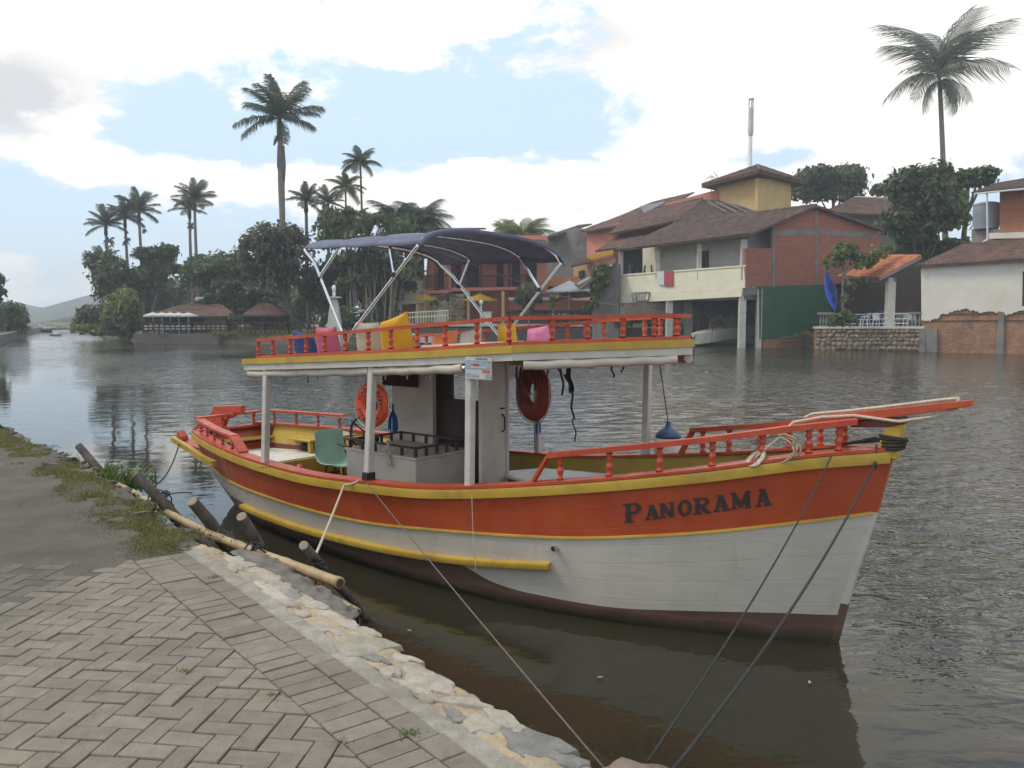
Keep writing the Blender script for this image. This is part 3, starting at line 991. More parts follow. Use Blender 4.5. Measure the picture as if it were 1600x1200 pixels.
def blades(name, pts, h, w, m_, lean=0.5):
    V, F = [], []
    for (x, y, z, s) in pts:
        a = random.uniform(0, 6.28)
        l = random.uniform(0.2, 1) * lean
        hh = h * s * random.uniform(0.6, 1.3)
        dx, dy = math.cos(a), math.sin(a)
        ww = w * random.uniform(0.7, 1.3)
        o = len(V)
        b = random.uniform(0, 6.28)
        ex, ey = math.cos(b) * ww, math.sin(b) * ww
        V += [(x - ex, y - ey, z), (x + ex, y + ey, z), (x + dx * l * hh * 0.5 + ex * 0.6, y + dy * l * hh * 0.5 + ey * 0.6, z + hh * 0.7),
              (x + dx * l * hh * 0.5 - ex * 0.6, y + dy * l * hh * 0.5 - ey * 0.6, z + hh * 0.7)]
        F.append((o, o + 1, o + 2, o + 3))
        V.append((x + dx * l * hh, y + dy * l * hh, z + hh))
        F.append((o + 3, o + 2, o + 4, o + 4))
    me = bpy.data.meshes.new(name)
    me.from_pydata(V, [], [f if len(set(f)) == 4 else f[:3] for f in F])
    me.materials.append(m_)
    o = bpy.data.objects.new(name, me)
    COL.objects.link(o)
    return o


def build_grass():
    pts = []
    line = [atz(px, py, QZ) for px, py in ((285, 862), (235, 828), (200, 800), (150, 770), (110, 748), (60, 715), (10, 690), (-60, 660))]
    cum = [0]
    for a, b in zip(line[:-1], line[1:]):
        cum.append(cum[-1] + (b - a).length)
    for _ in range(42000):
        t = random.uniform(0, cum[-1])
        i = max(k for k in range(len(cum)) if cum[k] <= t)
        i = min(i, len(line) - 2)
        f = (t - cum[i]) / (cum[i + 1] - cum[i])
        p = line[i].lerp(line[i + 1], f)
        d = (line[i + 1] - line[i]).normalized()
        off = random.gauss(0, 0.13)
        x, y = p.x - d.y * off, p.y + d.x * off
        n = mnoise.fractal(Vector((x * 1.7, y * 1.7, 9)), 1.0, 2.0, 4)
        if n < -0.30 + abs(off) * 1.9 - (0.15 if t < 2.4 else 0):
            continue
        pts.append((x, y, QZ + (0.0 if y < 6.2 else 0.008 + 0.002 * min(y - 6.2, 3)), random.uniform(0.4, 1.0) * (1 if y < 6.5 else 1.5)))
    # scattered tufts on the dirt
    for _ in range(26):
        c = (random.uniform(-6.5, -2.3), random.uniform(5.3, 9))
        for _ in range(60):
            pts.append((c[0] + random.gauss(0, 0.06), c[1] + random.gauss(0, 0.06), QZ - 0.003, random.uniform(0.3, 0.7)))
    o = blades('grass', pts, 0.020, 0.0045, M['grass'], 1.2)
    tag(o, 'patchy dry grass strip growing along the quay path', 'grass', kind='stuff')
    # little weeds in the paver joints
    for k, (px, py, n, lb) in enumerate(((640, 1145, 60, 'small green weed tuft in the joint of the edge pavers'), (432, 1085, 26, 'tiny weed beside a cut paver below the soldier course'),
                                         (290, 1050, 30, 'sprigs of weed in a herringbone paver joint'), (335, 902, 70, 'dry brown weed at the rim of the mortar strip'),
                                         (535, 1160, 26, 'weed sprig at the inner line of the soldier course'))):
        c = atz(px, py, QZ)
        o = blades('weed_tuft', [(random.gauss(0, 0.018), random.gauss(0, 0.018), -0.006, random.uniform(0.4, 1)) for _ in range(n)], 0.022, 0.003, M['grass' if k == 3 else 'weed'], 1.6)
        o.location = c
        tag(o, lb, 'weed', 'weeds in the pavement')


build_grass()


def build_logs():
    # top pixel, lower pixel, radius, label
    spec = [((122, 697), (160, 742), 0.045, 'split grey log post furthest along the quay, beside the weeds', 1.10, 0.82),
            ((211, 742), (270, 802), 0.048, 'dark grey log post tied with the stern rope', 1.12, 0.78),
            ((300, 784), (335, 826), 0.050, 'short thick log post with a pale cut top', 1.06, 0.80),
            ((377, 808), (408, 858), 0.043, 'leaning log post lashed to the bamboo by thin wire', 1.04, 0.74),
            ((474, 853), (503, 886), 0.033, 'thin nearest log post where the white rope is tied', 0.98, 0.74)]
    for (t, b, r, lb, zt, zb) in spec:
        T, B = atz(*t, zt), atz(*b, zb)
        d = (B - T).normalized()
        E = T + d * ((T.z + 0.5) / max(-d.z, 0.15))
        root = thing('log_post', lb, 'log post', (E.x, E.y, -0.5), 'log posts driven along the quay wall')
        m = MB()
        pts, rr = [], []
        for k in range(9):
            f = k / 8
            p = T.lerp(E, f) - Vector((E.x, E.y, -0.5))
            pts.append(p + Vector((0.01 * math.sin(k * 2.2), 0.01 * math.cos(k * 1.7), 0)))
            rr.append(r * (0.93 + 0.1 * math.sin(k * 1.9 + r * 90)))
        m.tube(pts, rr, 12)
        m.build('trunk', M['log'], root, smooth='auto')
        m = MB()
        ax = -d
        s = ax.orthogonal().normalized()
        u = ax.cross(s)
        c = pts[0] + ax * 0.003
        ring = [c + (s * math.cos(a) + u * math.sin(a)) * rr[0] * 0.93 for a in np.linspace(0, 2 * math.pi, 13)[:-1]]
        m.prism(ring, ax * 0.004)
        m.build('cut_end', M['logend'], root)
    def pole(px, r, lb, z0, z1, bow=0.0):
        P = [atz(x, y, z0 + (z1 - z0) * i / (len(px) - 1)) for i, (x, y) in enumerate(px)]
        base = P[0].copy()
        root = thing('bamboo_pole', lb, 'bamboo pole', base, 'bamboo poles lashed along the quay')
        pts, rr = [], []
        tot = sum((b - a).length for a, b in zip(P[:-1], P[1:]))
        n = max(int(tot / 0.06), 6)
        for k in range(n + 1):
            t = tot * k / n
            acc = 0
            for a, b in zip(P[:-1], P[1:]):
                L = (b - a).length
                if acc + L >= t - 1e-6:
                    p = a.lerp(b, (t - acc) / L)
                    break
                acc += L
            pts.append(p - base)
            rr.append(r * (0.7 + 0.3 * k / n) * (1.13 if k % 5 == 0 else 1.0))
        m = MB()
        m.tube(pts, rr, 10)
        m.build('culm', M['bamboo'], root, smooth=True)
        m = MB()
        d = (pts[-1] - pts[-2]).normalized()
        s = d.orthogonal().normalized()
        u = d.cross(s)
        m.prism([pts[-1] + d * 0.002 + (s * math.cos(a) + u * math.sin(a)) * rr[-1] * 0.72 for a in np.linspace(0, 2 * math.pi, 11)[:-1]], d * 0.002)
        m.build('hollow_end', M['bamboo_dk'], root)
    pole([(128, 722), (165, 748), (205, 768), (265, 803), (330, 836), (400, 863), (470, 888), (531, 911)], 0.034, 'long pale bamboo pole lashed to the log posts along the quay', 0.80, 0.80)
    pole([(470, 905), (520, 935), (558, 956)], 0.026, 'short bamboo end poking out under the grey sheet', 0.66, 0.66)
    # wire lashings
    for (px, py, z, r, lb) in ((497, 888, 0.80, 0.05, 'dark wire lashing around the near end of the bamboo'), (402, 862, 0.82, 0.055, 'wire loops tying the leaning log to the bamboo'),
                               (250, 780, 0.86, 0.075, 'black cord wound round the stern rope post')):
        c = atz(px, py, z)
        m = MB()
        for q in range(5):
            pts = []
            for a in np.linspace(0, 2 * math.pi, 17):
                pts.append((math.cos(a) * r * (1 + 0.15 * q * 0.3) + 0.02 * (q - 2), math.sin(a) * r * 0.5 - 0.015 * (q - 2), math.sin(a + q) * r * 0.9))
            m.tube(pts, 0.006, 5)
        for q in range(4):
            m.tube([(0, 0, 0), (0.04 * (q - 1), -0.05, -0.04), (0.05 * (q - 1.4), -0.07 + 0.05 * q, -0.14)], 0.004, 5)
        o = m.build('lashing', M['rope_d'], smooth=True)
        o.location = c
        tag(o, lb, 'lashing', 'lashings on the posts')
    # geotextile sheet hanging between quay and bamboo
    top = [(360, 862), (400, 883), (428, 903), (455, 916), (485, 932), (512, 947), (548, 970)]
    bot = [(385, 853), (425, 868), (460, 886), (495, 908), (520, 925), (545, 945), (558, 962)]
    rows = []
    n = 46
    def interp(pl, t):
        k = t * (len(pl) - 1)
        i = min(int(k), len(pl) - 2)
        f = k - i
        return pl[i][0] + (pl[i + 1][0] - pl[i][0]) * f, pl[i][1] + (pl[i + 1][1] - pl[i][1]) * f
    for j in range(16):
        v = j / 15
        row = []
        for i in range(n):
            t = i / (n - 1)
            a = atz(*interp(top, t), 0.89)
            b = atz(*interp(bot, t), 0.79)
            p = a.lerp(b, min(v, 0.8) / 0.8)
            if v > 0.8:
                p.z -= (v - 0.8) * 2.2
                p += Vector((0.05, 0.04, 0)) * (v - 0.8)
            w = 0.035 * mnoise.noise(Vector((t * 11, v * 3, 1))) + 0.03 * mnoise.noise(Vector((t * 26, v * 5, 4)))
            p += Vector((QR[0], QR[1], 0.9)) * w * (0.25 + v)
            row.append(p)
        rows.append(row)
    m = MB()
    m.grid(rows)
    o = m.build('geotextile_sheet', M['geotex'], smooth=True, fix=False)
    md = o.modifiers.new('thick', 'SOLIDIFY')
    md.thickness = 0.006
    tag(o, 'crumpled grey fabric sheet draped over the quay edge under the bamboo', 'fabric sheet')
    # weeds at the far posts
    pts = []
    for px, py, z in ((150, 735, 0.86), (165, 742, 0.86), (180, 745, 0.85), (192, 748, 0.82), (200, 752, 0.8)):
        c = atz(px, py, z)
        for _ in range(60):
            pts.append((c.x + random.gauss(0, 0.11), c.y + random.gauss(0, 0.11), c.z - 0.08, random.uniform(0.5, 1.2)))
    o = blades('weed_clump', pts, 0.16, 0.018, M['weed'], 1.3)
    tag(o, 'leafy green weeds between the two far log posts at the water edge', 'weeds', kind='stuff')


build_logs()

# ------------------------------------------------------------------ far banks, hills, bridge
BANK = [(120, 30), (36.5, 56.5), (24.6, 65.5), (24.0, 83), (4, 84), (-4, 81.5), (-21, 78), (-36, 82), (-45, 96), (-58, 116), (-72, 138), (-110, 205), (-220, 380)]


def build_banks():
    m = MB()
    rows = []
    pts = []
    for a, b in zip(BANK[:-1], BANK[1:]):
        L = math.hypot(b[0] - a[0], b[1] - a[1])
        n = max(int(L / 1.5), 1) if L < 60 else 8
        for k in range(n):
            pts.append((a[0] + (b[0] - a[0]) * k / n, a[1] + (b[1] - a[1]) * k / n))
    pts.append(BANK[-1])
    for back, z in ((-0.6, -0.6), (0.0, 0.05), (0.5, 0.55), (1.3, 0.95), (3, 1.05), (12, 1.15)):
        rows.append([(x + 0.35 * mnoise.noise(Vector((x * 0.4, y * 0.4, back))), y + back, z + 0.16 * mnoise.noise(Vector((x * 0.5, y * 0.5, back + 3)))) for x, y in pts])
    m.grid(rows, mif=lambda i, j: 0 if i < 2 else 1)
    o = m.build('river_bank', [M['mudbank'], M['lawn']], smooth=True, fix=False)
    tag(o, kind='structure')
    m = MB()
    poly = [(x, y + 11.5, 1.1) for x, y in pts] + [(-700, 1800, 1.1), (1500, 1800, 1.1), (1500, 20, 1.1)]
    m.add(poly, [tuple(range(len(poly)))])
    o = m.build('ground', M['lawn'], fix=False)
    tag(o, kind='structure')
    # hills
    def ridge(name, px, Y, depth, seed):
        xs = [p[0] for p in px]
        ysx = [p[1] for p in px]
        cols = np.linspace(xs[0], xs[-1], 130)
        rows = []
        for f in np.linspace(0, 1, 22):
            row = []
            for c in cols:
                yp = np.interp(c, xs, ysx)
                H0 = (498 - yp) / FPX * Y + 2.4
                prof = math.sin(math.pi * min(f * 1.0, 1.0)) ** 0.8
                X = (c - 800) / FPX * Y
                yy = Y + (f - 0.5) * depth
                n = mnoise.fractal(Vector((X * 0.02, yy * 0.02, seed)), 1, 2, 5) * 0.03 + 0.025 * mnoise.noise(Vector((X * 0.12, yy * 0.12, seed)))
                row.append((X, yy, H0 * prof * (1 + n) - 1))
            rows.append(row)
        m = MB()
        m.grid(rows)
        o = m.build(name, M['hill'], smooth=True, fix=False)
        tag(o, kind='structure')
    ridge('far_hill', [(-500, 452), (-200, 455), (0, 469), (30, 476), (60, 480), (90, 487), (105, 484), (130, 474), (160, 462), (210, 450), (300, 440), (420, 452), (600, 470), (800, 480), (1200, 470), (1900, 460)], 800, 260, 2)
    ridge('near_hill', [(-100, 512), (20, 514), (55, 512), (80, 508), (100, 502), (120, 496), (150, 488), (200, 478), (300, 485), (420, 500), (450, 513)], 330, 90, 5)
    # bridge
    b = thing('bridge', 'low grey concrete bridge crossing the river far upstream', 'bridge', (0, 0, 0))
    P = [aty(px, y, 150) for px, y in ((20, 519), (45, 517.5), (70, 515), (95, 513.6), (120, 513.4), (150, 514))]
    m = MB()
    for a, c in zip(P[:-1], P[1:]):
        m.bar(a, c, 4, 0.35)
    m.build('deck', M['concrete'], b)
    m = MB()
    for a, c in zip(P[:-1], P[1:]):
        m.bar(a + Vector((0, -1.9, 0.85)), c + Vector((0, -1.9, 0.85)), 0.1, 0.1)
        for k in range(4):
            q = a.lerp(c, k / 4)
            m.box(q + Vector((0, -1.9, 0.45)), (0.14, 0.14, 0.9))
    m.build('railing', M['pier'], b)
    for p in (P[1], P[2], P[4]):
        m = MB()
        m.box((p.x, p.y, p.z / 2 - 0.3), (0.7, 3.4, p.z + 0.4))
        m.build('pier', M['concrete'], b)
    # small white boat moored below the bridge
    c = aty(87, 523, 118)
    m = MB()
    secs = []
    for t in np.linspace(0, 1, 9):
        w = 0.75 * math.sin(math.pi * (0.1 + 0.8 * t)) ** 0.6
        x = -2 + 4 * t
        secs.append([(x, -w, 0.62), (x, -w * 0.75, 0.1), (x, 0, 0.0), (x, w * 0.75, 0.1), (x, w, 0.62), (x, 0, 0.5), (x, -w, 0.62)])
    m.grid(secs)
    sb = thing('small_boat', 'tiny white boat moored at the left bank below the bridge', 'boat', (c.x, c.y, 0))
    sb.scale = (0.42, 0.42, 0.42)
    m.build('hull', M['whiteplastic'], sb, smooth=True)
    m = MB()
    m.box((0.3, 0, 0.85), (1.2, 0.9, 0.5), taper=0.8)
    m.build('cabin', M['whiteplastic'], sb)
    # left bank wall
    wl = thing('left_bank_wall', 'grey stone embankment wall along the left river bank', 'embankment wall')
    m = MB()
    for a, c in zip(EDGE[14:18], EDGE[15:19]):
        m.bar((a[0], a[1], 0.2), (c[0], c[1], 0.2), 0.5, 1.42)
    m.build('wall', M['concrete'], wl)


build_banks()

# ================================================================== THE BOAT
# boat frame: s = distance aft of the bow tip, w = out to the far side, z = height above the water
BTH = 0.70
BA = Vector((math.cos(BTH), -math.sin(BTH), 0))
BN = Vector((math.sin(BTH), math.cos(BTH), 0))
BO = Vector((2.68, 5.80, 0))


def B(s, w, z):
    return BO - BA * s + BN * w + Vector((0, 0, z))


def Bray(px, py):
    d = ray(px, py)
    v = EYE - BO
    o = Vector((-(v.dot(BA)), v.dot(BN), EYE.z))
    dd = Vector((-(d.dot(BA)), d.dot(BN), d.z))
    return o, dd


def Bw(px, py, w):
    o, d = Bray(px, py)
    return o + d * ((w - o.y) / d.y)


def Bs(px, py, s):
    o, d = Bray(px, py)
    return o + d * ((s - o.x) / d.x)


def Bz(px, py, z):
    o, d = Bray(px, py)
    return o + d * ((z - o.z) / d.z)


# boat root: local x = forward, local y = to port (far side), so children use (−s, w, z)
boat = thing('passenger_boat', 'wooden tour boat painted red, yellow and white, named PANORAMA, with a railed roof deck', 'boat', (BO.x, BO.y, 0))
boat.rotation_euler = (0, 0, -BTH)


def L(p):
    """boat (s, w, z) -> local coordinates of the boat object"""
    return Vector((-p[0], p[1], p[2]))


def ip(x, xs, ys):
    return float(np.interp(x, xs, ys))


def smooth_tab(xs, ys):
    """cubic through the table (Catmull-Rom style via numpy gradient)"""
    xs, ys = np.array(xs, float), np.array(ys, float)
    g = np.gradient(ys, xs)
    def f(x):
        x = min(max(x, xs[0]), xs[-1])
        i = int(min(np.searchsorted(xs, x, 'right') - 1, len(xs) - 2))
        h = xs[i + 1] - xs[i]
        t = (x - xs[i]) / h
        return float((2 * t ** 3 - 3 * t ** 2 + 1) * ys[i] + (t ** 3 - 2 * t ** 2 + t) * h * g[i] + (-2 * t ** 3 + 3 * t ** 2) * ys[i + 1] + (t ** 3 - t ** 2) * h * g[i + 1])
    return f


SL = 8.62
gun_z = smooth_tab([0, .4, 1.15, 1.56, 2.25, 3.0, 3.5, 4.4, 5.2, 6.0, 6.95, 7.8, 8.62], [1.475, 1.425, 1.275, 1.20, 1.085, .975, .915, .865, .835, .84, .855, .875, .90])
strp_z = smooth_tab([0, .35, .74, 1.16, 1.61, 2.06, 2.67, 3.46, 4.27, 5.07, 6.02, 7.23, 8.2, 8.62], [1.04, .967, .886, .803, .73, .666, .61, .549, .487, .466, .466, .462, .48, .49])
brn_z = smooth_tab([0, .33, .8, 1.18, 1.87, 2.4, 2.7, 2.95, 3.11, 3.3, 3.96, 5.14, 6.4, 7.0, 7.6, 8.2, 8.62], [.23, .218, .205, .178, .128, .135, .147, .188, .246, .295, .29, .25, .235, .235, .25, .30, .34])


def hb_g(s):
    pm, b, bt, p = 0.55, 1.2, 0.5, 0.83
    t = s / SL
    if t < pm:
        u = max(t / pm, 0)
        return b * max(1 - (1 - u) ** 2, 0) ** p
    return b - (b - bt) * ((t - pm) / (1 - pm)) ** 2


def s_stem(z):
    return ip(z, [-.5, 0, .47, .99, 1.28, 1.5], [.50, .345, .245, .105, .04, -.01])


def s_stern(z):
    return ip(z, [-.5, 0, .26, .48, .9, 1.0], [7.7, 8.0, 8.07, 8.2, 8.62, 8.68])


_wl = smooth_tab([.345, .92, 1.44, 1.79, 2.31, 3.0, 3.88, 5.06, 5.98, 6.89, 7.57, 8.05], [0, .33, .58, .72, .86, .97, 1.03, .97, .87, .70, .47, .24])


def hb(s, z):
    """half breadth of the hull at station s and height z: water line blended into gunwale line"""
    ss = s_stem(z)
    if s <= ss:
        return 0.0
    if s < 2.5:
        r = (s - ss) / (2.5 - ss)
        sg, sw = 2.5 * r, 0.345 + (2.5 - 0.345) * r
    else:
        sg = sw = s
    g = hb_g(min(sg, SL))
    w0 = min(_wl(sw), g * 0.97)
    zg = gun_z(s)
    if z >= 0:
        u = min(z / zg, 1)
        return w0 + (g - w0) * u ** 0.62
    return max(w0 * (1 + 1.5 * z), 0.012)


def far_lift(s, w):
    return 0.05 * max(w, 0) * ip(s, [4.5, 7.2, 8.6], [0, 1.3, 1.3])


def build_hull():
    N = 96
    ts = [(i / (N - 1)) ** 1.25 for i in range(N)]
    m = MB()
    nb, nw, nr = 7, 6, 6
    for side in (-1, 1):
        rows = []
        def row(zf):
            out = []
            for t in ts:
                s = t * SL
                z = zf(s)
                for _ in range(3):
                    ss, se = s_stem(z), s_stern(z)
                    s2 = ss + (se - ss) * t
                    z = zf(s2)
                ss, se = s_stem(z), s_stern(z)
                s2 = ss + (se - ss) * t
                w = hb(s2, z) * side
                if t == 0:
                    w = 0.018 * side
                wob = 0.004 * mnoise.noise(Vector((s2 * 1.3, z * 5, side)))
                out.append(L((s2, w + wob * (1 if t > .03 else 0), z + far_lift(s2, w))))
            return out
        mi = []
        for i in range(nb):
            f = i / nb
            rows.append(row(lambda s, f=f: -0.42 + (brn_z(s) + 0.42) * f)); mi.append(0)
        for i in range(nw):
            f = i / nw
            rows.append(row(lambda s, f=f: brn_z(s) + (strp_z(s) - brn_z(s)) * f)); mi.append(1)
        for i in range(nr + 1):
            f = i / nr
            rows.append(row(lambda s, f=f: strp_z(s) + (gun_z(s) - strp_z(s)) * f)); mi.append(2)
        m.grid(rows, mif=lambda i, j: mi[i])
        # transom half
        tr = [r[-1] for r in rows]
        mid = [Vector((p.x, 0, p.z)) for p in tr]
        m.grid([tr, mid], mi=2, mif=lambda i, j: mi[j])
        st = [r[0] for r in rows]
        mid = [Vector((p.x + 0.003, 0, p.z)) for p in st]
        m.grid([st, mid], mif=lambda i, j: mi[j])
    o = m.build('hull', [M['bottom'], M['hull_white'], M['hull_red']], boat, smooth=True)
    at = o.data.attributes.new('plank', 'FLOAT', 'POINT')
    vals = []
    per = len(rows) * len(ts)
    for side in (-1, 1):
        for i in range(len(rows)):
            vals += [i / nb if i < nb else (1 + (i - nb) / nw if i < nb + nw else 2 + (i - nb - nw) / nr)] * len(ts)
        for blk in (1, 2):
            for i in range(2):
                vals += [j / nb if j < nb else (1 + (j - nb) / nw if j < nb + nw else 2 + (j - nb - nw) / nr) for j in range(len(rows))]
    assert len(vals) == len(o.data.vertices), (len(vals), len(o.data.vertices))
    at.data.foreach_set('value', vals)


def sweep(zf, s0, s1, prof, name, mt, sides=(-1, 1), n=70, wf=None, smooth=True, inset=0.0):
    """sweep a small profile [(out, up)...] along the hull side at height zf(s)"""
    obs = []
    for side in sides:
        m = MB()
        rows = []
        for i in range(n + 1):
            s = s0 + (s1 - s0) * i / n
            z = zf(s)
            w = hb(s, z) if wf is None else wf(s)
            w2 = hb(s + 0.02, z) if wf is None else wf(s + 0.02)
            w1 = hb(s - 0.02, z) if wf is None else wf(s - 0.02)
            slope = (w2 - w1) / 0.04
            nn = Vector((-slope, 1)).normalized()      # (s, w) outward normal
            row = []
            for (o, up) in prof:
                row.append(L((s + nn.x * o, (w + nn.y * o) * side, z + up + far_lift(s, w * side))))
            row.append(row[0])
            rows.append(row)
        m.grid(rows)
        k = len(prof)
        m.add([p for p in rows[0][:-1]], [tuple(range(k))])
        m.add([p for p in rows[-1][:-1]], [tuple(range(k - 1, -1, -1))])
        obs.append(m.build(name, mt, boat, smooth='auto' if smooth else False))
    return obs


BAL = [(0.026, 0), (0.026, 0.018), (0.016, 0.03), (0.020, 0.045), (0.028, 0.07), (0.024, 0.088), (0.014, 0.10), (0.020, 0.115), (0.026, 0.13), (0.016, 0.148), (0.024, 0.16), (0.027, 0.175)]
_balm = {}


def baluster(p, h, parent, r=1.0, name='baluster'):
    key = round(r, 2)
    if key not in _balm:
        mb = MB()
        mb.lathe([(a * r, b / 0.175) for a, b in BAL], n=10)
        o = mb.build('baluster', M['red_rail'], boat, smooth=True)
        _balm[key] = o.data
        bpy.data.objects.remove(o)
    return link(name, _balm[key], parent, L(p), (0, 0, 0), (1, 1, h))


def build_boat():
    build_hull()
    # yellow rubbing band under the red cap rail, the thin yellow stripe and the rub strake
    zg = lambda s: gun_z(s)
    sweep(zg, 0.02, SL - 0.02, [(-0.01, 0.0), (0.028, -0.004), (0.032, -0.03), (0.028, -0.082), (-0.01, -0.09)], 'rubbing_band', M['yellow'])
    sweep(strp_z, 0.12, SL - 0.5, [(-0.008, 0.014), (0.014, 0.010), (0.016, -0.006), (-0.008, -0.014)], 'yellow_stripe', M['yellow'])
    stk = smooth_tab([2.33, 3.2, 3.96, 5.14, 6.93], [0.44, 0.352, 0.308, 0.267, 0.241])
    sweep(stk, 2.33, 6.93, [(-0.01, 0.0), (0.055, -0.012), (0.06, -0.03), (0.05, -0.062), (-0.01, -0.072)], 'rub_strake', M['yellow'])
    # red cap rail: a plank lying on the gunwale
    sweep(lambda s: gun_z(s) + 0.002, 0.02, SL, [(0.022, 0.0), (0.022, 0.022), (-0.13, 0.022), (-0.13, 0.0)], 'cap_rail', M['red_rail'], wf=lambda s: max(hb_g(s), 0.02))
    # bulwark inside, lined yellow, dark red low down
    for side in (-1, 1):
        m = MB()
        rows = []
        for f in np.linspace(0, 1, 6):
            rows.append([L((s, (max(hb(s, max(gun_z(s) - 0.30 * (1 - f), 0.3)) - 0.075 - 0.05 * (1 - f), 0.004)) * side, gun_z(s) - 0.33 * (1 - f) + far_lift(s, side))) for s in np.linspace(0.12, SL - 0.35, 60)])
        m.grid(rows, mif=lambda i, j: 1 if i < 1 else 0)
        m.build('bulwark', [M['yellow'], M['maroon']], boat, smooth=True)
    # decks
    def deck(s0, s1, z, name, mt, ins=0.08, th=0.03):
        m = MB()
        ss = np.linspace(s0, s1, 24)
        zf = z if callable(z) else (lambda s: z)
        top = []
        for s in ss:
            w = max(hb(s, zf(s)) - ins, 0.01)
            top.append([L((s, -w, zf(s))), L((s, -w * .33, zf(s))), L((s, w * .33, zf(s))), L((s, w, zf(s)))])
        m.grid(top)
        m.grid([[p - Vector((0, 0, th)) for p in r] for r in top])
        m.prism([top[-1][0], top[-1][3], top[-1][3] - Vector((0, 0, th + .01)), top[-1][0] - Vector((0, 0, th + .01))], Vector((0.02, 0, 0)))
        m.prism([top[0][0], top[0][3], top[0][3] - Vector((0, 0, th + .02)), top[0][0] - Vector((0, 0, th + .02))], Vector((-0.02, 0, 0)))
        return m.build(name, mt, boat)
    deck(0.25, 2.0, lambda s: gun_z(s) - 0.16, 'foredeck', M['maroon'])
    deck(2.0, 7.16, 0.36, 'well_deck', M['maroon'])
    deck(7.16, 8.45, 0.62, 'aft_deck', M['deckwhite'])
    m = MB()
    m.box(L((7.14, 0, 0.50)), (0.03, 2 * hb(7.14, 0.40) - 0.12, 0.22))
    m.build('deck_riser', M['yellow'], boat)
    # stern benches (yellow): along the near quarter, the transom and the far side
    def plank(pts, z, th, name, mt):
        mm = MB()
        mm.prism([L((s, w, z)) for s, w in pts], (0, 0, -th))
        return mm.build(name, mt, boat, bevel=0.006)
    plank([(8.42, -0.5), (7.05, -0.86), (6.98, -0.62), (8.30, -0.22)], 0.755, 0.03, 'bench', M['yellow'])
    plank([(8.45, -0.21), (8.30, -0.21), (8.22, 0.5), (8.45, 0.45)], 0.78, 0.03, 'bench', M['yellow'])
    plank([(8.0, 0.66), (7.8, 0.40), (7.35, 0.44), (7.4, 0.82)], 0.80, 0.03, 'bench', M['yellow'])
    plank([(7.0, 0.93), (7.0, 0.62), (6.1, 0.70), (6.1, 1.02)], 0.86, 0.035, 'bench', M['yellow'])
    for s, w in ((7.1, -0.68), (8.2, -0.3), (7.4, 0.48), (6.95, 0.66), (6.2, 0.74)):
        m = MB()
        m.box(L((s, w, 0.69 if s > 7.0 else 0.60)), (0.06, 0.05, 0.18 if s > 7.0 else 0.46))
        m.build('bench_leg', M['yellow'], boat)
    # stern platform with its yellow side beams
    m = MB()
    m.prism([L((8.35, -0.52, 0.70)), L((9.12, -0.50, 0.745)), L((9.12, 0.50, 0.745)), L((8.35, 0.52, 0.70))], (0, 0, -0.035))
    m.build('stern_platform', M['red_rail'], boat, bevel=0.005)
    for sd in (-1, 1):
        m = MB()
        pts = [(7.42, -0.90, 0.66), (7.9, -0.80, 0.675), (8.4, -0.66, 0.70), (9.17, -0.50, 0.755)]
        rows = []
        for s, w, z in pts:
            rows.append(L((s, w if sd < 0 else -w, z)))
        P = [Vector(r) for r in rows]
        sec = []
        for i, p in enumerate(P):
            d = (P[min(i + 1, len(P) - 1)] - P[max(i - 1, 0)]).normalized()
            n = Vector((-d.y, d.x, 0)).normalized() * 0.028
            sec.append([p + n + Vector((0, 0, .035)), p - n + Vector((0, 0, .035)), p - n - Vector((0, 0, .035)), p + n - Vector((0, 0, .035)), p + n + Vector((0, 0, .035))])
        m.grid(sec)
        m.add(sec[0][:4], [(0, 1, 2, 3)])
        m.add(sec[-1][:4], [(3, 2, 1, 0)])
        m.build('side_beam', M['yellow'], boat)
    m = MB()
    m.prism([L((8.98, -0.47, 0.745)), L((9.12, -0.47, 0.745)), L((9.12, -0.47, 0.86)), L((9.07, -0.47, 0.87)), L((8.99, -0.47, 0.80))], (0, 0.10, 0))
    m.build('stern_cleat', M['red_rail'], boat, bevel=0.008)
    # rudder head with tiller board standing behind the transom
    m = MB()
    poly = [(8.21, 1.245), (8.89, 1.19), (8.93, 1.10), (9.25, 0.93), (9.48, 0.80), (9.44, 0.765), (8.80, 0.765), (8.62, 1.02), (8.42, 1.08), (8.40, 1.135), (8.22, 1.135)]
    m.prism([L((s, -0.035, z)) for s, z in poly], (0, 0.07, 0))
    m.build('rudder', M['red_rail'], boat, bevel=0.006)
    m = MB()
    for a, b in (((8.90, 1.19), (8.94, 1.10)), ((8.94, 1.10), (9.26, 0.93)), ((9.26, 0.93), (9.49, 0.80))):
        m.bar(L((a[0] + 0.004, 0, a[1] + .004)), L((b[0] + 0.004, 0, b[1] + .004)), 0.066, 0.008)
    m.build('rudder_edge', M['wood'], boat)

    # ---------------- rails
    def plank_rail(pts, w, h, name='rail', mt=None):
        m = MB()
        P = [Vector(L(p)) for p in pts]
        rows = []
        for i, p in enumerate(P):
            d = (P[min(i + 1, len(P) - 1)] - P[max(i - 1, 0)]).normalized()
            n = Vector((-d.y, d.x, 0)).normalized() * (w / 2)
            u = Vector((0, 0, h / 2))
            rows.append([p + n + u, p - n + u, p - n - u, p + n - u, p + n + u])
        m.grid(rows)
        m.add(rows[0][:4], [(0, 1, 2, 3)])
        m.add(rows[-1][:4], [(3, 2, 1, 0)])
        return m.build(name, mt or M['red_rail'], boat)
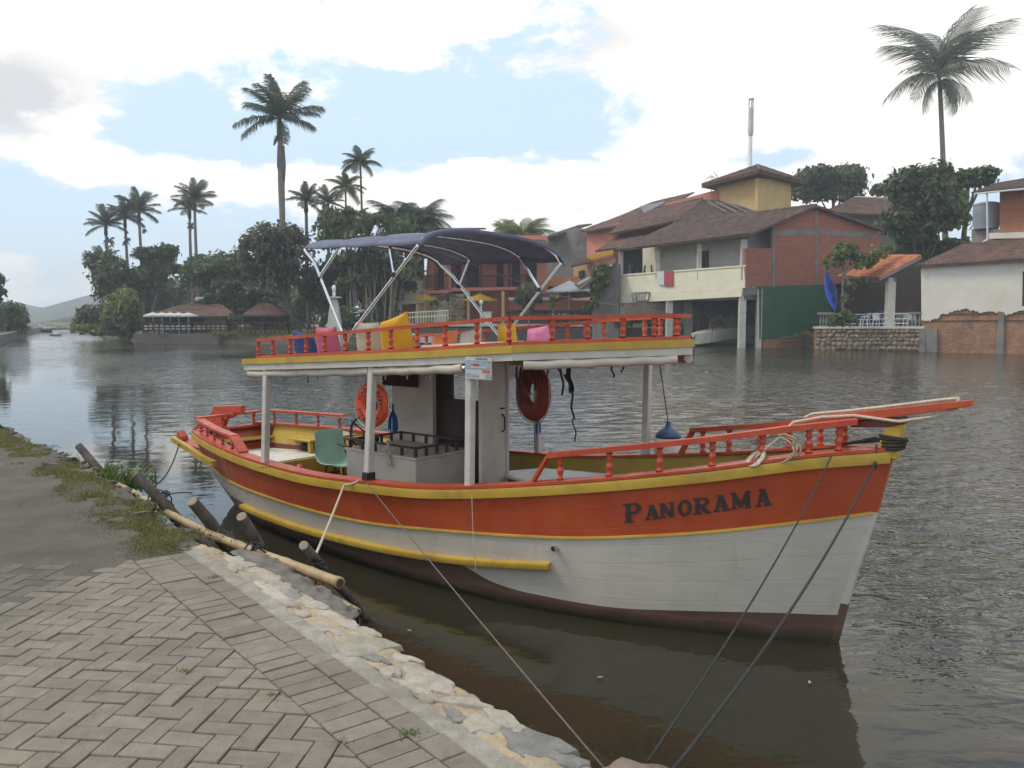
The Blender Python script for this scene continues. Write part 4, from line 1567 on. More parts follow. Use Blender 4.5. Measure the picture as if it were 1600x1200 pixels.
    # stern quarter rails and transom rail
    for sd in (-1, 1):
        hgt = 0.155 if sd < 0 else 0.17
        s_a, s_b = (6.98, 8.50) if sd < 0 else (7.15, 8.38)
        qw = lambda s: (hb_g(s) - 0.075) * sd
        qz = lambda s: gun_z(s) + 0.024 + far_lift(s, abs(qw(s)) if sd > 0 else 0)
        pts = [(s, qw(s), qz(s) + hgt) for s in np.linspace(s_a, s_b, 9)]
        plank_rail(pts, 0.11, 0.028)
        if sd < 0:
            plank_rail([(s_a + 0.01, qw(s_a), qz(s_a) + hgt), (s_a - 0.10, qw(s_a - .1), qz(s_a) + 0.10), (s_a - 0.27, qw(s_a - .27), qz(s_a - .27) + 0.005)], 0.115, 0.026, 'rail_end_board')
        for k in range(5 if sd < 0 else 4):
            s = s_a + 0.08 + (s_b - s_a - 0.16) * k / (4 if sd < 0 else 3)
            baluster((s, qw(s), qz(s)), hgt - 0.014, boat, 0.85)
    zt = gun_z(8.5) + 0.03
    plank_rail([(8.53, -0.50, zt + 0.165), (8.53, 0.0, zt + 0.17), (8.53, 0.46, zt + 0.18)], 0.11, 0.028)
    m = MB()
    m.box(L((8.55, 0, zt - 0.01)), (0.12, 0.98, 0.03))
    m.build('transom_cap', M['red_rail'], boat)
    for w in (-0.12, 0.36):
        baluster((8.53, w, zt), 0.16, boat, 0.95)
    # bow rails
    for sd in (-1, 1):
        rw = lambda s: max(hb_g(s) - 0.06, 0.03) * sd
        rz = lambda s: ip(s, [0.15, 0.68, 1.15, 1.75, 2.38], [1.685, 1.60, 1.505, 1.405, 1.30])
        s_a = 2.38 if sd < 0 else 1.98
        pts = [(s, rw(s), rz(s)) for s in np.linspace(s_a, 0.22, 16)]
        plank_rail(pts, 0.075, 0.042)
        plank_rail([(s_a - 0.01, rw(s_a), rz(s_a)), (s_a + 0.13, rw(s_a + .13), gun_z(s_a + .13) + 0.02)], 0.07, 0.04, 'rail_end_board')
        pxs = (2.27, 1.87, 1.49, 1.12, 0.79, 0.50, 0.32) if sd < 0 else (1.85, 1.55, 1.22, 0.92, 0.62, 0.40)
        for s in pxs:
            z0 = gun_z(s) + 0.022
            baluster((s, rw(s), z0), rz(s) - 0.02 - z0, boat, 1.05)
    # stemhead, chock and bowsprit
    m = MB()
    m.prism([L((s, -0.045, z)) for s, z in ((0.12, 1.42), (-0.035, 1.42), (-0.075, 1.675), (0.03, 1.675), (0.07, 1.56))], (0, 0.09, 0))
    m.build('stemhead', M['yellow'], boat, bevel=0.006)
    m = MB()
    m.prism([L((s, -0.05, z)) for s, z in ((0.30, 1.66), (-0.09, 1.725), (-0.085, 1.675), (0.0, 1.645), (0.28, 1.62))], (0, 0.10, 0))
    m.build('sprit_chock', M['maroon'], boat, bevel=0.006)
    m = MB()
    rows = []
    for s, z, w, h in ((0.70, 1.615, 0.10, 0.035), (0.60, 1.642, 0.13, 0.055), (0.1, 1.728, 0.13, 0.062), (-0.2, 1.785, 0.11, 0.055), (-0.49, 1.845, 0.075, 0.038)):
        rows.append([L((s, -w / 2, z + h / 2)), L((s, w / 2, z + h / 2)), L((s, w / 2, z - h / 2)), L((s, -w / 2, z - h / 2)), L((s, -w / 2, z + h / 2))])
    m.grid(rows)
    m.add(rows[0][:4], [(0, 1, 2, 3)])
    m.add(rows[-1][:4], [(3, 2, 1, 0)])
    m.build('bowsprit', M['red_rail'], boat, bevel=0.005)
    # stem facing strip, slightly darker on its flat
    m = MB()
    rows = []
    for z in np.linspace(-0.4, 1.45, 14):
        s = s_stem(z) - 0.012
        rows.append([L((s, -0.022, z)), L((s, 0.022, z)), L((s + 0.05, 0.03, z)), L((s + 0.05, -0.03, z)), L((s, -0.022, z))])
    m.grid(rows, mif=lambda i, j: 0 if 0.5 * (rows[i][0].z + rows[i + 1][0].z) < 0.28 else (1 if 0.5 * (rows[i][0].z + rows[i + 1][0].z) < 1.02 else 2))
    m.build('stem', [M['bottom'], M['hull_white'], M['hull_red']], boat)
    # exhaust pipe and small fittings
    p = Bw(865, 852, -0.93)
    m = MB()
    q = L((2.28, -hb(2.28, 0.56) - 0.03, 0.56))
    m.tube([q + Vector((0, 0.06, 0)), q - Vector((0, 0.015, 0))], 0.022, 12)
    m.build('exhaust_pipe', M['steel'], boat, smooth='auto')
    m = MB()
    m.tube([q - Vector((0, 0.013, 0)), q - Vector((0, 0.017, 0))], 0.017, 12)
    m.build('pipe_mouth', M['black'], boat)

    # ---------------- roof deck
    zr = lambda s: ip(s, [1.5, 2.66, 3.3, 6.4], [2.235, 2.185, 2.135, 1.962])
    plan = [(6.42, -1.10), (5.5, -1.13), (4.6, -1.13), (3.6, -1.09), (2.66, -1.00), (2.1, -0.53), (1.62, -0.10), (1.62, 0.10), (2.1, 0.53), (2.66, 1.00), (3.6, 1.09), (4.6, 1.13), (5.5, 1.13), (6.42, 1.10)]
    def ring(plan, out, dz):
        n = len(plan)
        res = []
        for i, (s, w) in enumerate(plan):
            a, b = plan[i - 1], plan[(i + 1) % n]
            d1 = Vector((s - a[0], w - a[1])).normalized()
            d2 = Vector((b[0] - s, b[1] - w)).normalized()
            n1, n2 = Vector((-d1.y, d1.x)), Vector((-d2.y, d2.x))
            nn = (n1 + n2).normalized()
            k = out / max(nn.dot(n1), 0.5)
            res.append(L((s + nn.x * k, w + nn.y * k, zr(s) + dz)))
        return res
    # orientation check: outward must increase |w|
    sign = 1 if abs(ring(plan, 0.1, 0)[2].y) > 1.1 else -1
    def band(out0, out1, z0, z1, name, mt, bev=0.0):
        a, b, c, d = ring(plan, sign * out1, z1), ring(plan, sign * out1, z0), ring(plan, sign * out0, z0), ring(plan, sign * out0, z1)
        m = MB()
        rows = [[x[i] for x in (a, b, c, d, a)] for i in list(range(len(plan))) + [0]]
        m.grid(rows)
        return m.build(name, mt, boat)
    m = MB()
    r0 = ring(plan, -sign * 0.02, -0.012)
    r1 = ring(plan, -sign * 0.02, -0.052)
    n = len(r0)
    half = n // 2
    for r in (r0, r1):
        for i in range(half - 1):
            m.add([r[i], r[i + 1], r[n - 2 - i], r[n - 1 - i]], [(0, 1, 2, 3)])
    m.build('roof_deck', M['deckwhite'], boat)
    band(-0.03, 0.012, -0.062, 0.0, 'roof_edge_trim', M['yellow'])
    band(-0.03, -0.003, -0.125, -0.064, 'roof_fascia', M['white'])
    # plank seams: a thin proud batten along the fascia
    # rolled canvas side curtains under the fascia, tied up with cords
    def roll(pts, r, name='rolled_curtain'):
        m = MB()
        P = []
        tot = 0
        n = 34
        for k in range(n + 1):
            t = k / n
            i = min(int(t * (len(pts) - 1)), len(pts) - 2)
            f = t * (len(pts) - 1) - i
            a, b = Vector(pts[i]), Vector(pts[i + 1])
            p = a.lerp(b, f)
            P.append(L((p[0], p[1], p[2] - 0.008 * math.sin(t * math.pi * 4) ** 2)))
        rr = [r * (1 + 0.10 * mnoise.noise(Vector((k * 0.6, 0, 1)))) for k in range(n + 1)]
        m.tube(P, rr, 12)
        return m.build(name, M['canvas'], boat, smooth='auto')
    for sd in (-1, 1):
        roll([(6.36, 1.06 * sd, zr(6.36) - 0.165), (4.35, 1.06 * sd, zr(4.35) - 0.165)], 0.042)
        roll([(4.33, 1.06 * sd, zr(4.33) - 0.165), (3.18, 1.03 * sd, zr(3.18) - 0.165)], 0.042)
        roll([(2.60, 0.93 * sd, zr(2.6) - 0.165), (2.1, 0.49 * sd, zr(2.1) - 0.16), (1.66, 0.10 * sd, zr(1.66) - 0.155)], 0.038)
    m = MB()
    m.tube([L((3.18, -1.03, zr(3.18) - 0.165)), L((3.14, -1.03, zr(3.18) - 0.165))], 0.03, 12)
    m.build('curtain_rod_end', M['steel'], boat, smooth='auto')
    # cross beams under the roof
    for s in (6.3, 5.2, 4.28, 3.2, 2.6):
        m = MB()
        m.box(L((s, 0, zr(s) - 0.085)), (0.05, 2.0 if s > 2.6 else 1.7, 0.06))
        m.build('roof_beam', M['white'], boat)
    # posts
    for (s, w, zb, side) in ((6.05, -1.10, gun_z(6.05), -1), (4.33, -1.12, gun_z(4.33), -1), (3.12, -1.02, gun_z(3.1), -1),
                             (6.1, 1.09, gun_z(6.1), 1), (4.05, 1.10, gun_z(4.05), 1), (2.56, 0.93, gun_z(2.56), 1)):
        wt = math.copysign(min(abs(w), 1.06), w)
        m = MB()
        a, b = L((s, w, zb + 0.01)), L((s - 0.02, wt, zr(s) - 0.066))
        m.bar(a, b, 0.068, 0.068, up=(1, 0, 0))
        m.build('post', M['white'], boat, bevel=0.006)
    m = MB()
    m.box(L((4.31, -1.13, gun_z(4.29) + 0.05)), (0.075, 0.10, 0.09))
    m.build('post_strap', M['black'], boat)
    # roof railing: top rail, foot rail and balusters
    rp = [(6.20, -1.06), (5.4, -1.06), (4.6, -1.06), (3.6, -1.03), (2.69, -0.985), (2.13, -0.5), (1.68, -0.09), (1.68, 0.09), (2.13, 0.5), (2.69, 0.985), (3.6, 1.03), (4.6, 1.06), (5.4, 1.06), (6.20, 1.06)]
    rtop = lambda s: ip(s, [1.6, 2.69, 6.2], [2.425, 2.405, 2.165])
    def rail_run(pl, zf, w, h, nm):
        plank_rail([(s, ww, zf(s)) for s, ww in pl], w, h, nm)
    for run in (rp[:5], rp[4:7], [(1.68, -0.12), (1.68, 0.12)], rp[7:10], rp[9:]):
        rail_run(run, rtop, 0.055, 0.032, 'roof_rail')
        rail_run(run, lambda s: zr(s) + 0.016, 0.05, 0.028, 'roof_foot_rail')
    def bal_at(s, w):
        z0 = zr(s) + 0.03
        baluster((s, w, z0), rtop(s) - 0.014 - z0, boat, 0.95)
    def along(pl, px):
        # station on the rail seen at pixel column px
        best, bp = 1e9, None
        for a, b in zip(pl[:-1], pl[1:]):
            for t in np.linspace(0, 1, 60):
                s, w = a[0] + (b[0] - a[0]) * t, a[1] + (b[1] - a[1]) * t
                q = proj(B(s, w, zr(s) + .1))
                if abs(q[0] - px) < best:
                    best, bp = abs(q[0] - px), (s, w)
        return bp
    for px in (404, 426, 454, 479, 507, 540, 575, 611, 652, 696, 745, 795):
        bal_at(*along(rp[:5], px))
    for px in (862, 918, 974, 1022, 1074):
        bal_at(*along(rp[4:7], px))
    for k in range(14):
        f = (k + 0.5) / 14
        s = 6.15 - 3.4 * f
        bal_at(s, float(np.interp(s, [2.69, 3.6, 4.6, 6.2], [0.985, 1.03, 1.06, 1.06])))
    for f in (0.15, 0.5, 0.85):
        bal_at(2.69 - 1.01 * f, 0.985 - 0.895 * f)

    # ---------------- bimini awning on the roof
    bim = bpy.data.objects.new('bimini', None)
    COL.objects.link(bim)
    bim.parent = boat
    wn, wf = -0.95, 0.80
    Nn, Nf = Bw(540, 532, wn), Bw(785, 532, wf)
    An, Af = Bw(476, 388, wn), Bw(690, 413, wf)
    Fn, Ff = Bw(652, 381, wn), Bw(876, 409, wf)
    def arch(a, b, crest, n=22):
        pts = []
        for k in range(n + 1):
            t = k / n
            # superellipse-like hoop: steep at the ends, flat on top
            c = 2 * t - 1
            y = (1 - abs(c) ** 2.6) ** 0.62
            x = 0.5 + 0.5 * math.copysign(abs(c) ** 0.85, c)
            p = Vector(a).lerp(Vector(b), x)
            p.z += crest * y
            pts.append(p)
        return pts
    stations = 9
    rows = []
    hoops = []
    for i in range(stations):
        t = i / (stations - 1)
        a, b = Vector(An).lerp(Vector(Fn), t), Vector(Af).lerp(Vector(Ff), t)
        sag = -0.030 * math.sin(math.pi * t * 3) ** 2
        a.z += sag * 0.3
        b.z += sag * 0.3
        crest = 0.150 + 0.055 * t + sag
        rows.append([L(p) for p in arch(a, b, crest)])
    def hem(row, out, dz):
        return [Vector((q.x + out, q.y, q.z + dz)) for q in row]
    rows = [hem(rows[0], -0.05, -0.045), hem(rows[0], -0.045, -0.01)] + rows + [hem(rows[-1], 0.045, -0.01), hem(rows[-1], 0.05, -0.05)]
    m = MB()
    m.grid(rows)
    can = m.build('canopy', M['navy'], bim, smooth=True, fix=False)
    sd = can.modifiers.new('thick', 'SOLIDIFY')
    sd.thickness = 0.006
    sd.offset = 1
    def tube(pts, r=0.0155):
        mm = MB()
        mm.tube([L(p) for p in pts], r, 8)
        return mm.build('tube', M['steel'], bim, smooth='auto')
    down = Vector((0, 0, -0.022))
    def hoop(t, crest_d=-0.022):
        a, b = Vector(An).lerp(Vector(Fn), t), Vector(Af).lerp(Vector(Ff), t)
        return [p + Vector((0, 0, crest_d)) for p in arch(a, b, 0.150 + 0.055 * t - 0.030 * math.sin(math.pi * t * 3) ** 2)]
    def bend(base, hp, k=1):
        # leg rises from the pivot and bends into the hoop
        return base
    h = hoop(0.0)
    kn = Vector(Nn).lerp(Vector(An), 0.84) - BA * 0.035
    kf = Vector(Nf).lerp(Vector(Af), 0.84) - BA * 0.02
    tube([Vector(Nn), kn] + h[0:1] + h + [kf, Vector(Nf)])
    h = hoop(1.0)
    tube([Vector(Nn)] + h + [Vector(Nf)])
    # inner hoops standing off the main legs
    h = hoop(0.30)
    a1 = Vector(Nn).lerp(Vector(An), 0.66)
    b1 = Vector(Nf).lerp(Vector(Af), 0.70)
    tube([a1] + h[1:-1] + [b1])
    h = hoop(0.72)
    a1 = Vector(Nn).lerp(Vector(Fn), 0.70)
    b1 = Vector(Nf).lerp(Vector(Ff), 0.66)
    tube([a1] + h[1:-1] + [b1])
    for p in (Nn, Nf):
        m = MB()
        m.box(L(Vector(p) - Vector((0, 0, 0.0))), (0.05, 0.03, 0.05))
        m.build('pivot_bracket', M['steel'], bim)
    for t, kk in ((0.66, (Nn, An)), (0.70, (Nf, Af)), (0.70, (Nn, Fn)), (0.66, (Nf, Ff))):
        p = Vector(kk[0]).lerp(Vector(kk[1]), t)
        m = MB()
        m.box(L(p), (0.035, 0.04, 0.045))
        m.build('tube_joint', M['black'], bim)
    # guy line to the bow end of the roof
    m = MB()
    m.tube([L(Vector(Fn)), L((3.0, 0.0, 2.62)), L((1.70, 0.0, 2.43))], 0.004, 5)
    m.build('guy_line', M['rope_m'], bim)

    # ---------------- engine box with its gallery rail
    bx0, bx1, by0, by1 = 4.36, 5.45, -0.48, 0.32
    zt = 0.985
    m = MB()
    m.box(L(((bx0 + bx1) / 2, (by0 + by1) / 2, (zt + 0.36) / 2)), (bx1 - bx0, by1 - by0, zt - 0.36))
    box = m.build('engine_box', M['cabin'], boat, bevel=0.006)
    m = MB()
    m.box(L(((bx0 + bx1) / 2, (by0 + by1) / 2, zt + 0.012)), (bx1 - bx0 + 0.03, by1 - by0 + 0.03, 0.024))
    m.build('lid', M['cabin'], box, bevel=0.004)
    m = MB()
    c = [(bx0 + .03, by0 + .03), (bx1 - .03, by0 + .03), (bx1 - .03, by1 - .03), (bx0 + .03, by1 - .03)]
    for i in range(4):
        a, b = c[i], c[(i + 1) % 4]
        m.bar(L((*a, zt + 0.115)), L((*b, zt + 0.115)), 0.025, 0.02)
        n = 5
        for k in range(n):
            f = k / n
            m.box(L((a[0] + (b[0] - a[0]) * f, a[1] + (b[1] - a[1]) * f, zt + 0.065)), (0.026, 0.026, 0.09))
    m.build('gallery_rail', M['dark_rail'], box)
    # ---------------- deckhouse (cream walls, dark doorway)
    def wall(s0, s1, w0, w1, z0, z1, name, mt, par=boat, bev=0.003):
        mm = MB()
        mm.box(L(((s0 + s1) / 2, (w0 + w1) / 2, (z0 + z1) / 2)), (abs(s1 - s0), abs(w1 - w0), z1 - z0))
        return mm.build(name, mt, par, bevel=bev)
    zc = 1.93
    wall(3.66, 3.70, -0.27, 0.10, 0.36, zc + 0.04, 'cabin_door', M['cabin'])
    wall(3.64, 3.72, 0.09, 0.12, 0.36, zc + 0.04, 'door_jamb', M['white'])
    hn = MB()
    hn.tube([L((3.66, 0.03, 1.46)), L((3.625, 0.03, 1.43)), L((3.625, 0.03, 1.31)), L((3.66, 0.03, 1.28))], 0.008, 6)
    hn.build('door_handle', M['black'], boat, smooth=True)
    wall(3.645, 3.66, -0.0, 0.06, 1.51, 1.525, 'door_latch', M['black'])
    wall(4.92, 5.58, 0.30, 0.33, 0.36, zc - 0.06, 'cabin_side_wall', M['cabin'])
    wall(4.89, 4.92, 0.28, 0.34, 0.36, zc - 0.06, 'cabin_wall_post', M['cabin'])
    wall(4.56, 4.22, 0.52, 0.55, 0.36, 1.45, 'cabin_back_panel', M['brown_panel'])
    wall(4.1, 5.0, 0.40, 0.43, 0.36, 1.52, 'cabin_seat_back', M['brown_panel'])
    wall(5.0, 4.72, 0.42, 0.45, 1.30, zc - 0.05, 'cabin_dark_board', M['brown_panel'])
    mm = MB()
    n = 26
    rows = []
    for z in (zc - 0.08, zc - 0.18, zc - 0.30):
        rows.append([L((5.12 + 0.58 * k / n, 0.26 + 0.012 * math.sin(k * 1.7), z)) for k in range(n + 1)])
    mm.grid(rows)
    o = mm.build('curtain', M['curtain'], boat, smooth=True, fix=False)
    o.modifiers.new('thick', 'SOLIDIFY').thickness = 0.01
    # forward bench: white top on a maroon box
    m = MB()
    m.prism([L((s, w, 0.845)) for s, w in ((3.86, 0.12), (3.30, -0.02), (2.62, 0.50), (2.92, 0.80), (3.62, 0.62))], (0, 0, -0.03))
    m.build('bench_top', M['white'], boat, bevel=0.006)
    m = MB()
    m.prism([L((s, w, 0.812)) for s, w in ((3.80, 0.15), (3.32, 0.03), (2.70, 0.50), (2.92, 0.74), (3.58, 0.58))], (0, 0, -0.42))
    m.build('bench_box', M['maroon'], boat)
    # helm pedestal, dark gear beside the chair, red samson post
    wall(5.75, 5.60, -0.06, 0.12, 0.36, 1.05, 'helm_pedestal', M['black'])
    m = MB()
    for a in np.linspace(0, 2 * math.pi, 25)[:-1]:
        pass
    m.tube([L((5.80, 0.03 + 0.17 * math.cos(a), 1.10 + 0.17 * math.sin(a))) for a in np.linspace(0, 2 * math.pi, 25)], 0.012, 6, cap=False)
    for a in (0.3, 2.4, 4.5):
        m.tube([L((5.76, 0.03, 1.10)), L((5.80, 0.03 + 0.17 * math.cos(a), 1.10 + 0.17 * math.sin(a)))], 0.009, 5)
    m.build('steering_wheel', M['black'], boat, smooth=True)
    m = MB()
    m.tube([L((5.95, -0.02, 0.60)), L((5.98, -0.02, 0.90)), L((6.15, -0.05, 0.93))], [0.03, 0.025, 0.012], 8)
    m.build('gear_lever', M['black'], boat, smooth=True)
    m = MB()
    p = Bz(488, 738, 0.62)
    m.tube([L((6.15, -0.55, 0.40)), L((6.18, -0.55, 0.68)), L((6.22, -0.55, 0.74))], [0.03, 0.035, 0.03], 8)
    m.build('samson_post', M['red_rail'], boat, smooth=True)
    # little hooks and dark cords hanging under the roof edge
    for s, w, ln in ((5.75, -1.03, 0.05), (5.35, -1.03, 0.07), (5.2, -1.02, 0.04), (4.2, -1.0, 0.05), (3.9, -1.0, 0.05), (3.6, -1.0, 0.05)):
        m = MB()
        m.tube([L((s, w, zr(s) - 0.195)), L((s + 0.01, w, zr(s) - 0.20 - ln))], 0.006, 5)
        m.build('hook', M['black'] if s > 5 else M['white'], boat)
    return zr, rtop


ZR, RTOP = build_boat()


# ---------------- lettering
def letter_inside(ch, x, y):
    """slab-serif fairground letters on a unit square"""
    def rect(a, b, c, d):
        return a <= x <= c and b <= y <= d
    def seg(p, q, w):
        dx, dy = q[0] - p[0], q[1] - p[1]
        Lq = dx * dx + dy * dy
        t = max(0, min(1, ((x - p[0]) * dx + (y - p[1]) * dy) / Lq))
        return abs((x - p[0]) * dy - (y - p[1]) * dx) / math.sqrt(Lq) < w * 1.12 and 0 < t < 1
    def ring(cx, cy, rx, ry, ix, iy):
        return ((x - cx) / rx) ** 2 + ((y - cy) / ry) ** 2 <= 1 and ((x - cx) / ix) ** 2 + ((y - cy) / iy) ** 2 > 1
    def spur(cx, cy, w, h):
        return abs(x - cx) / w + abs(y - cy) / h < 1
    if ch == 'P':
        return rect(.15, 0, .42, 1) or rect(.02, 0, .58, .10) or rect(.0, .90, .55, 1) or (x > .3 and ring(.54, .72, .46, .30, .20, .17)) or spur(.27, .45, .24, .10)
    if ch == 'R':
        return rect(.13, 0, .39, 1) or rect(.0, 0, .50, .10) or rect(.0, .90, .5, 1) or (x > .28 and ring(.50, .73, .43, .29, .19, .15)) or seg((.46, .5), (.82, .02), .115) or rect(.70, 0, 1.0, .08) or spur(.25, .45, .2, .1)
    if ch == 'A':
        return seg((.18, .03), (.47, .98), .075) or seg((.48, .98), (.80, .03), .135) or rect(.22, .26, .74, .37) or rect(.0, 0, .38, .11) or rect(.54, 0, 1.02, .11) or rect(.22, .90, .60, 1)
    if ch == 'N':
        return rect(.10, .02, .29, .98) or rect(.72, .02, .90, .98) or seg((.16, .98), (.80, .02), .13) or rect(.0, .91, .34, 1) or rect(.0, 0, .40, .09) or rect(.60, .91, 1.0, 1) or spur(.19, .5, .16, .1) or spur(.81, .5, .16, .1)
    if ch == 'O':
        return ring(.5, .5, .50, .52, .20, .34) or spur(.12, .5, .16, .12) or spur(.88, .5, .16, .12)
    if ch == 'M':
        return rect(.08, .02, .24, .98) or rect(.74, .02, .96, .98) or seg((.14, .98), (.50, .12), .10) or seg((.50, .10), (.86, .98), .085) or rect(.0, .91, .26, 1) or rect(.0, 0, .30, .09) or rect(.68, 0, 1.04, .09) or rect(.74, .91, 1.04, 1)
    return False


def letter_quads(ch, res=34):
    out = []
    for j in range(res):
        y0, y1 = j / res, (j + 1) / res
        run = None
        for i in range(-2, res + 4):
            on = letter_inside(ch, (i + .5) / res, (y0 + y1) / 2)
            if on and run is None:
                run = i
            if not on and run is not None:
                a = run
                while a < i:
                    b = min(a + 8, i)
                    out.append((a / res, y0, b / res, y1))
                    a = b
                run = None
    return out


def build_lettering():
    root = bpy.data.objects.new('name_lettering', None)
    COL.objects.link(root)
    root.parent = boat
    # each letter: its four corner pixels were read as (left, baseline, right, top)
    cells = [('P', 975, 1003, 816, 787, 0.5), ('A', 1008, 1032, 812, 789.5, 0), ('N', 1031, 1056, 809, 786, 0), ('O', 1060, 1082, 806, 782, 0),
             ('R', 1084, 1112, 803, 778.5, 0), ('A', 1115, 1141, 799, 774, 0), ('M', 1143, 1174, 795, 769, 0), ('A', 1181, 1206, 791, 764.5, 0)]
    def on_hull(px, py):
        o, d = Bray(px, py)
        lo, hi = None, None
        k = 2.0
        prev = k
        while k < 12:
            p = o + d * k
            if p.x > 0 and -p.y < hb(p.x, p.z) + 0.002:
                lo, hi = prev, k
                break
            prev = k
            k += 0.02
        for _ in range(20):
            mid = (lo + hi) / 2
            p = o + d * mid
            if -p.y < hb(p.x, p.z) + 0.002:
                hi = mid
            else:
                lo = mid
        return o + d * hi
    for ch, x0, x1, yb, yt, _ in cells:
        a, b = on_hull(x0, yb + 1.5), on_hull(x1, yb - 3.0 + 1.5)
        c = on_hull(x0 - 2, yt + 0.5)
        s0, s1 = a.x, b.x
        z0, z1 = a.z, b.z
        h = c.z - a.z
        lean = (c.x - a.x)
        m = MB()
        for (qx0, qy0, qx1, qy1) in letter_quads(ch):
            vs = []
            for qx, qy in ((qx0, qy0), (qx1, qy0), (qx1, qy1), (qx0, qy1)):
                s = s0 + (s1 - s0) * qx + lean * qy * 0.4
                z = z0 + (z1 - z0) * qx + h * qy
                vs.append(L((s, -(hb(s, z) + 0.0075), z)))
            m.add(vs, [(0, 1, 2, 3)])
        m.build('letter', M['blackink'], root, fix=False)


build_lettering()

# ================================================================== THINGS ON THE BOAT
def BW(px, py, w):
    return B(*Bw(px, py, w))

def cushion(px_c, py_b, w_px, h_px, w, lean, mt, label, turn=0.0, thick=0.16, peak=0.0):
    """bean-bag style cushion standing on the roof deck; px_c/py_b = middle of its base"""
    p = Bw(px_c, py_b, w)
    base = B(p.x, w, ZR(p.x) - 0.012)
    dist = (base - EYE).length
    W, H = w_px / FPX * dist, h_px / FPX * dist + (0)
    N = 14
    m = MB()
    front, back = [], []
    for j in range(N + 1):
        v = j / N
        rf, rb = [], []
        for i in range(N + 1):
            u = i / N
            ex = (1 - abs(2 * u - 1) ** 2.6) * (1 - abs(2 * v - 1) ** 2.6)
            t = thick * (ex ** 0.5) * (1.1 - 0.45 * v)
            pin = 1 - 0.05 * math.sin(math.pi * u) * (1 if v in (0, 1) else 0.6)
            x = (u - 0.5) * W * (1.0 - 0.10 * v + 0.03 * math.sin(v * 5)) * (1 - 0.05 * math.sin(math.pi * v))
            z = v * H * (1 + peak * (u - 0.5)) - 0.03 * H * math.sin(math.pi * u) * v * 0.9
            k = 0.018 * mnoise.noise(Vector((u * 3 + px_c, v * 3, 1))) + 0.009 * mnoise.noise(Vector((u * 8, v * 8, px_c)))
            rf.append((x, -t / 2 + k * ex - lean * z, z))
            rb.append((x, t / 2 + k * ex * 0.6 - lean * z, z))
        front.append(rf)
        back.append(rb)
    m.grid(front)
    m.grid(back)
    o = m.build('cushion', M[mt], smooth=True)
    bm = bmesh.new()
    bm.from_mesh(o.data)
    bmesh.ops.remove_doubles(bm, verts=bm.verts, dist=0.0008)
    bmesh.ops.recalc_face_normals(bm, faces=bm.faces)
    bm.to_mesh(o.data)
    bm.free()
    o.location = base
    o.rotation_euler = (0, 0, -BTH * 0.55 + turn)
    tag(o, label, 'cushion', 'lounge cushions on the roof deck')
    return o


def build_cushions():
    cushion(481, 556, 40, 38, -0.55, 0.35, 'cush_navy_blue', 'navy blue cushion at the stern end of the roof deck', 0.1, 0.16, -0.25)
    cushion(516, 555, 42, 45, -0.60, 0.25, 'cush_pink', 'deep pink cushion leaning beside the navy one on the roof', 0.05)
    cushion(584, 551, 54, 50, -0.55, 0.35, 'cush_beige', 'large beige cushion leaning against the yellow one', 0.05, 0.18)
    cushion(624, 549, 56, 56, -0.60, 0.45, 'cush_yellow', 'big tilted yellow cushion, tallest on the roof deck', 0.15, 0.18, 0.32)
    cushion(693, 543, 44, 30, -0.35, -0.5, 'cush_orange', 'orange cushion slumped under the awning frame', 0.3, 0.22, 0.3)
    cushion(734, 541, 38, 32, -0.30, -0.4, 'cush_beige', 'pale beige cushion leaning behind the roof rail next to the orange one', 0.25, 0.2, 0.35)
    cushion(793, 538, 35, 39, 0.05, 0.1, 'cush_yellow', 'upright square yellow cushion behind the roof rail corner', 0.0, 0.12)
    cushion(842, 537, 40, 31, -0.15, 0.25, 'cush_light_pink', 'light pink cushion at the front end of the roof deck', 0.15, 0.22, 0.2)
    # flat pale mat under the middle cushions
    m = MB()
    pts = [B(4.0, -0.75, ZR(4.0) + 0.004), B(3.2, -0.72, ZR(3.2) + 0.004), B(3.2, -0.15, ZR(3.2) + 0.004), B(4.0, -0.15, ZR(4.0) + 0.004)]
    m.prism(pts, (0, 0, 0.05))
    o = m.build('seat_mat', M['cush_beige'], bevel=0.015)
    tag(o, 'flat pale seat mat lying on the roof deck under the orange cushion', 'mat')


def torus(m, R0, r, n=40, k=12, flat=1.0):
    rows = []
    for i in range(n + 1):
        a = 2 * math.pi * i / n
        rows.append([((R0 + r * math.cos(t)) * math.cos(a), r * flat * math.sin(t), (R0 + r * math.cos(t)) * math.sin(a)) for t in np.linspace(0, 2 * math.pi, k + 1)])
    m.grid(rows)


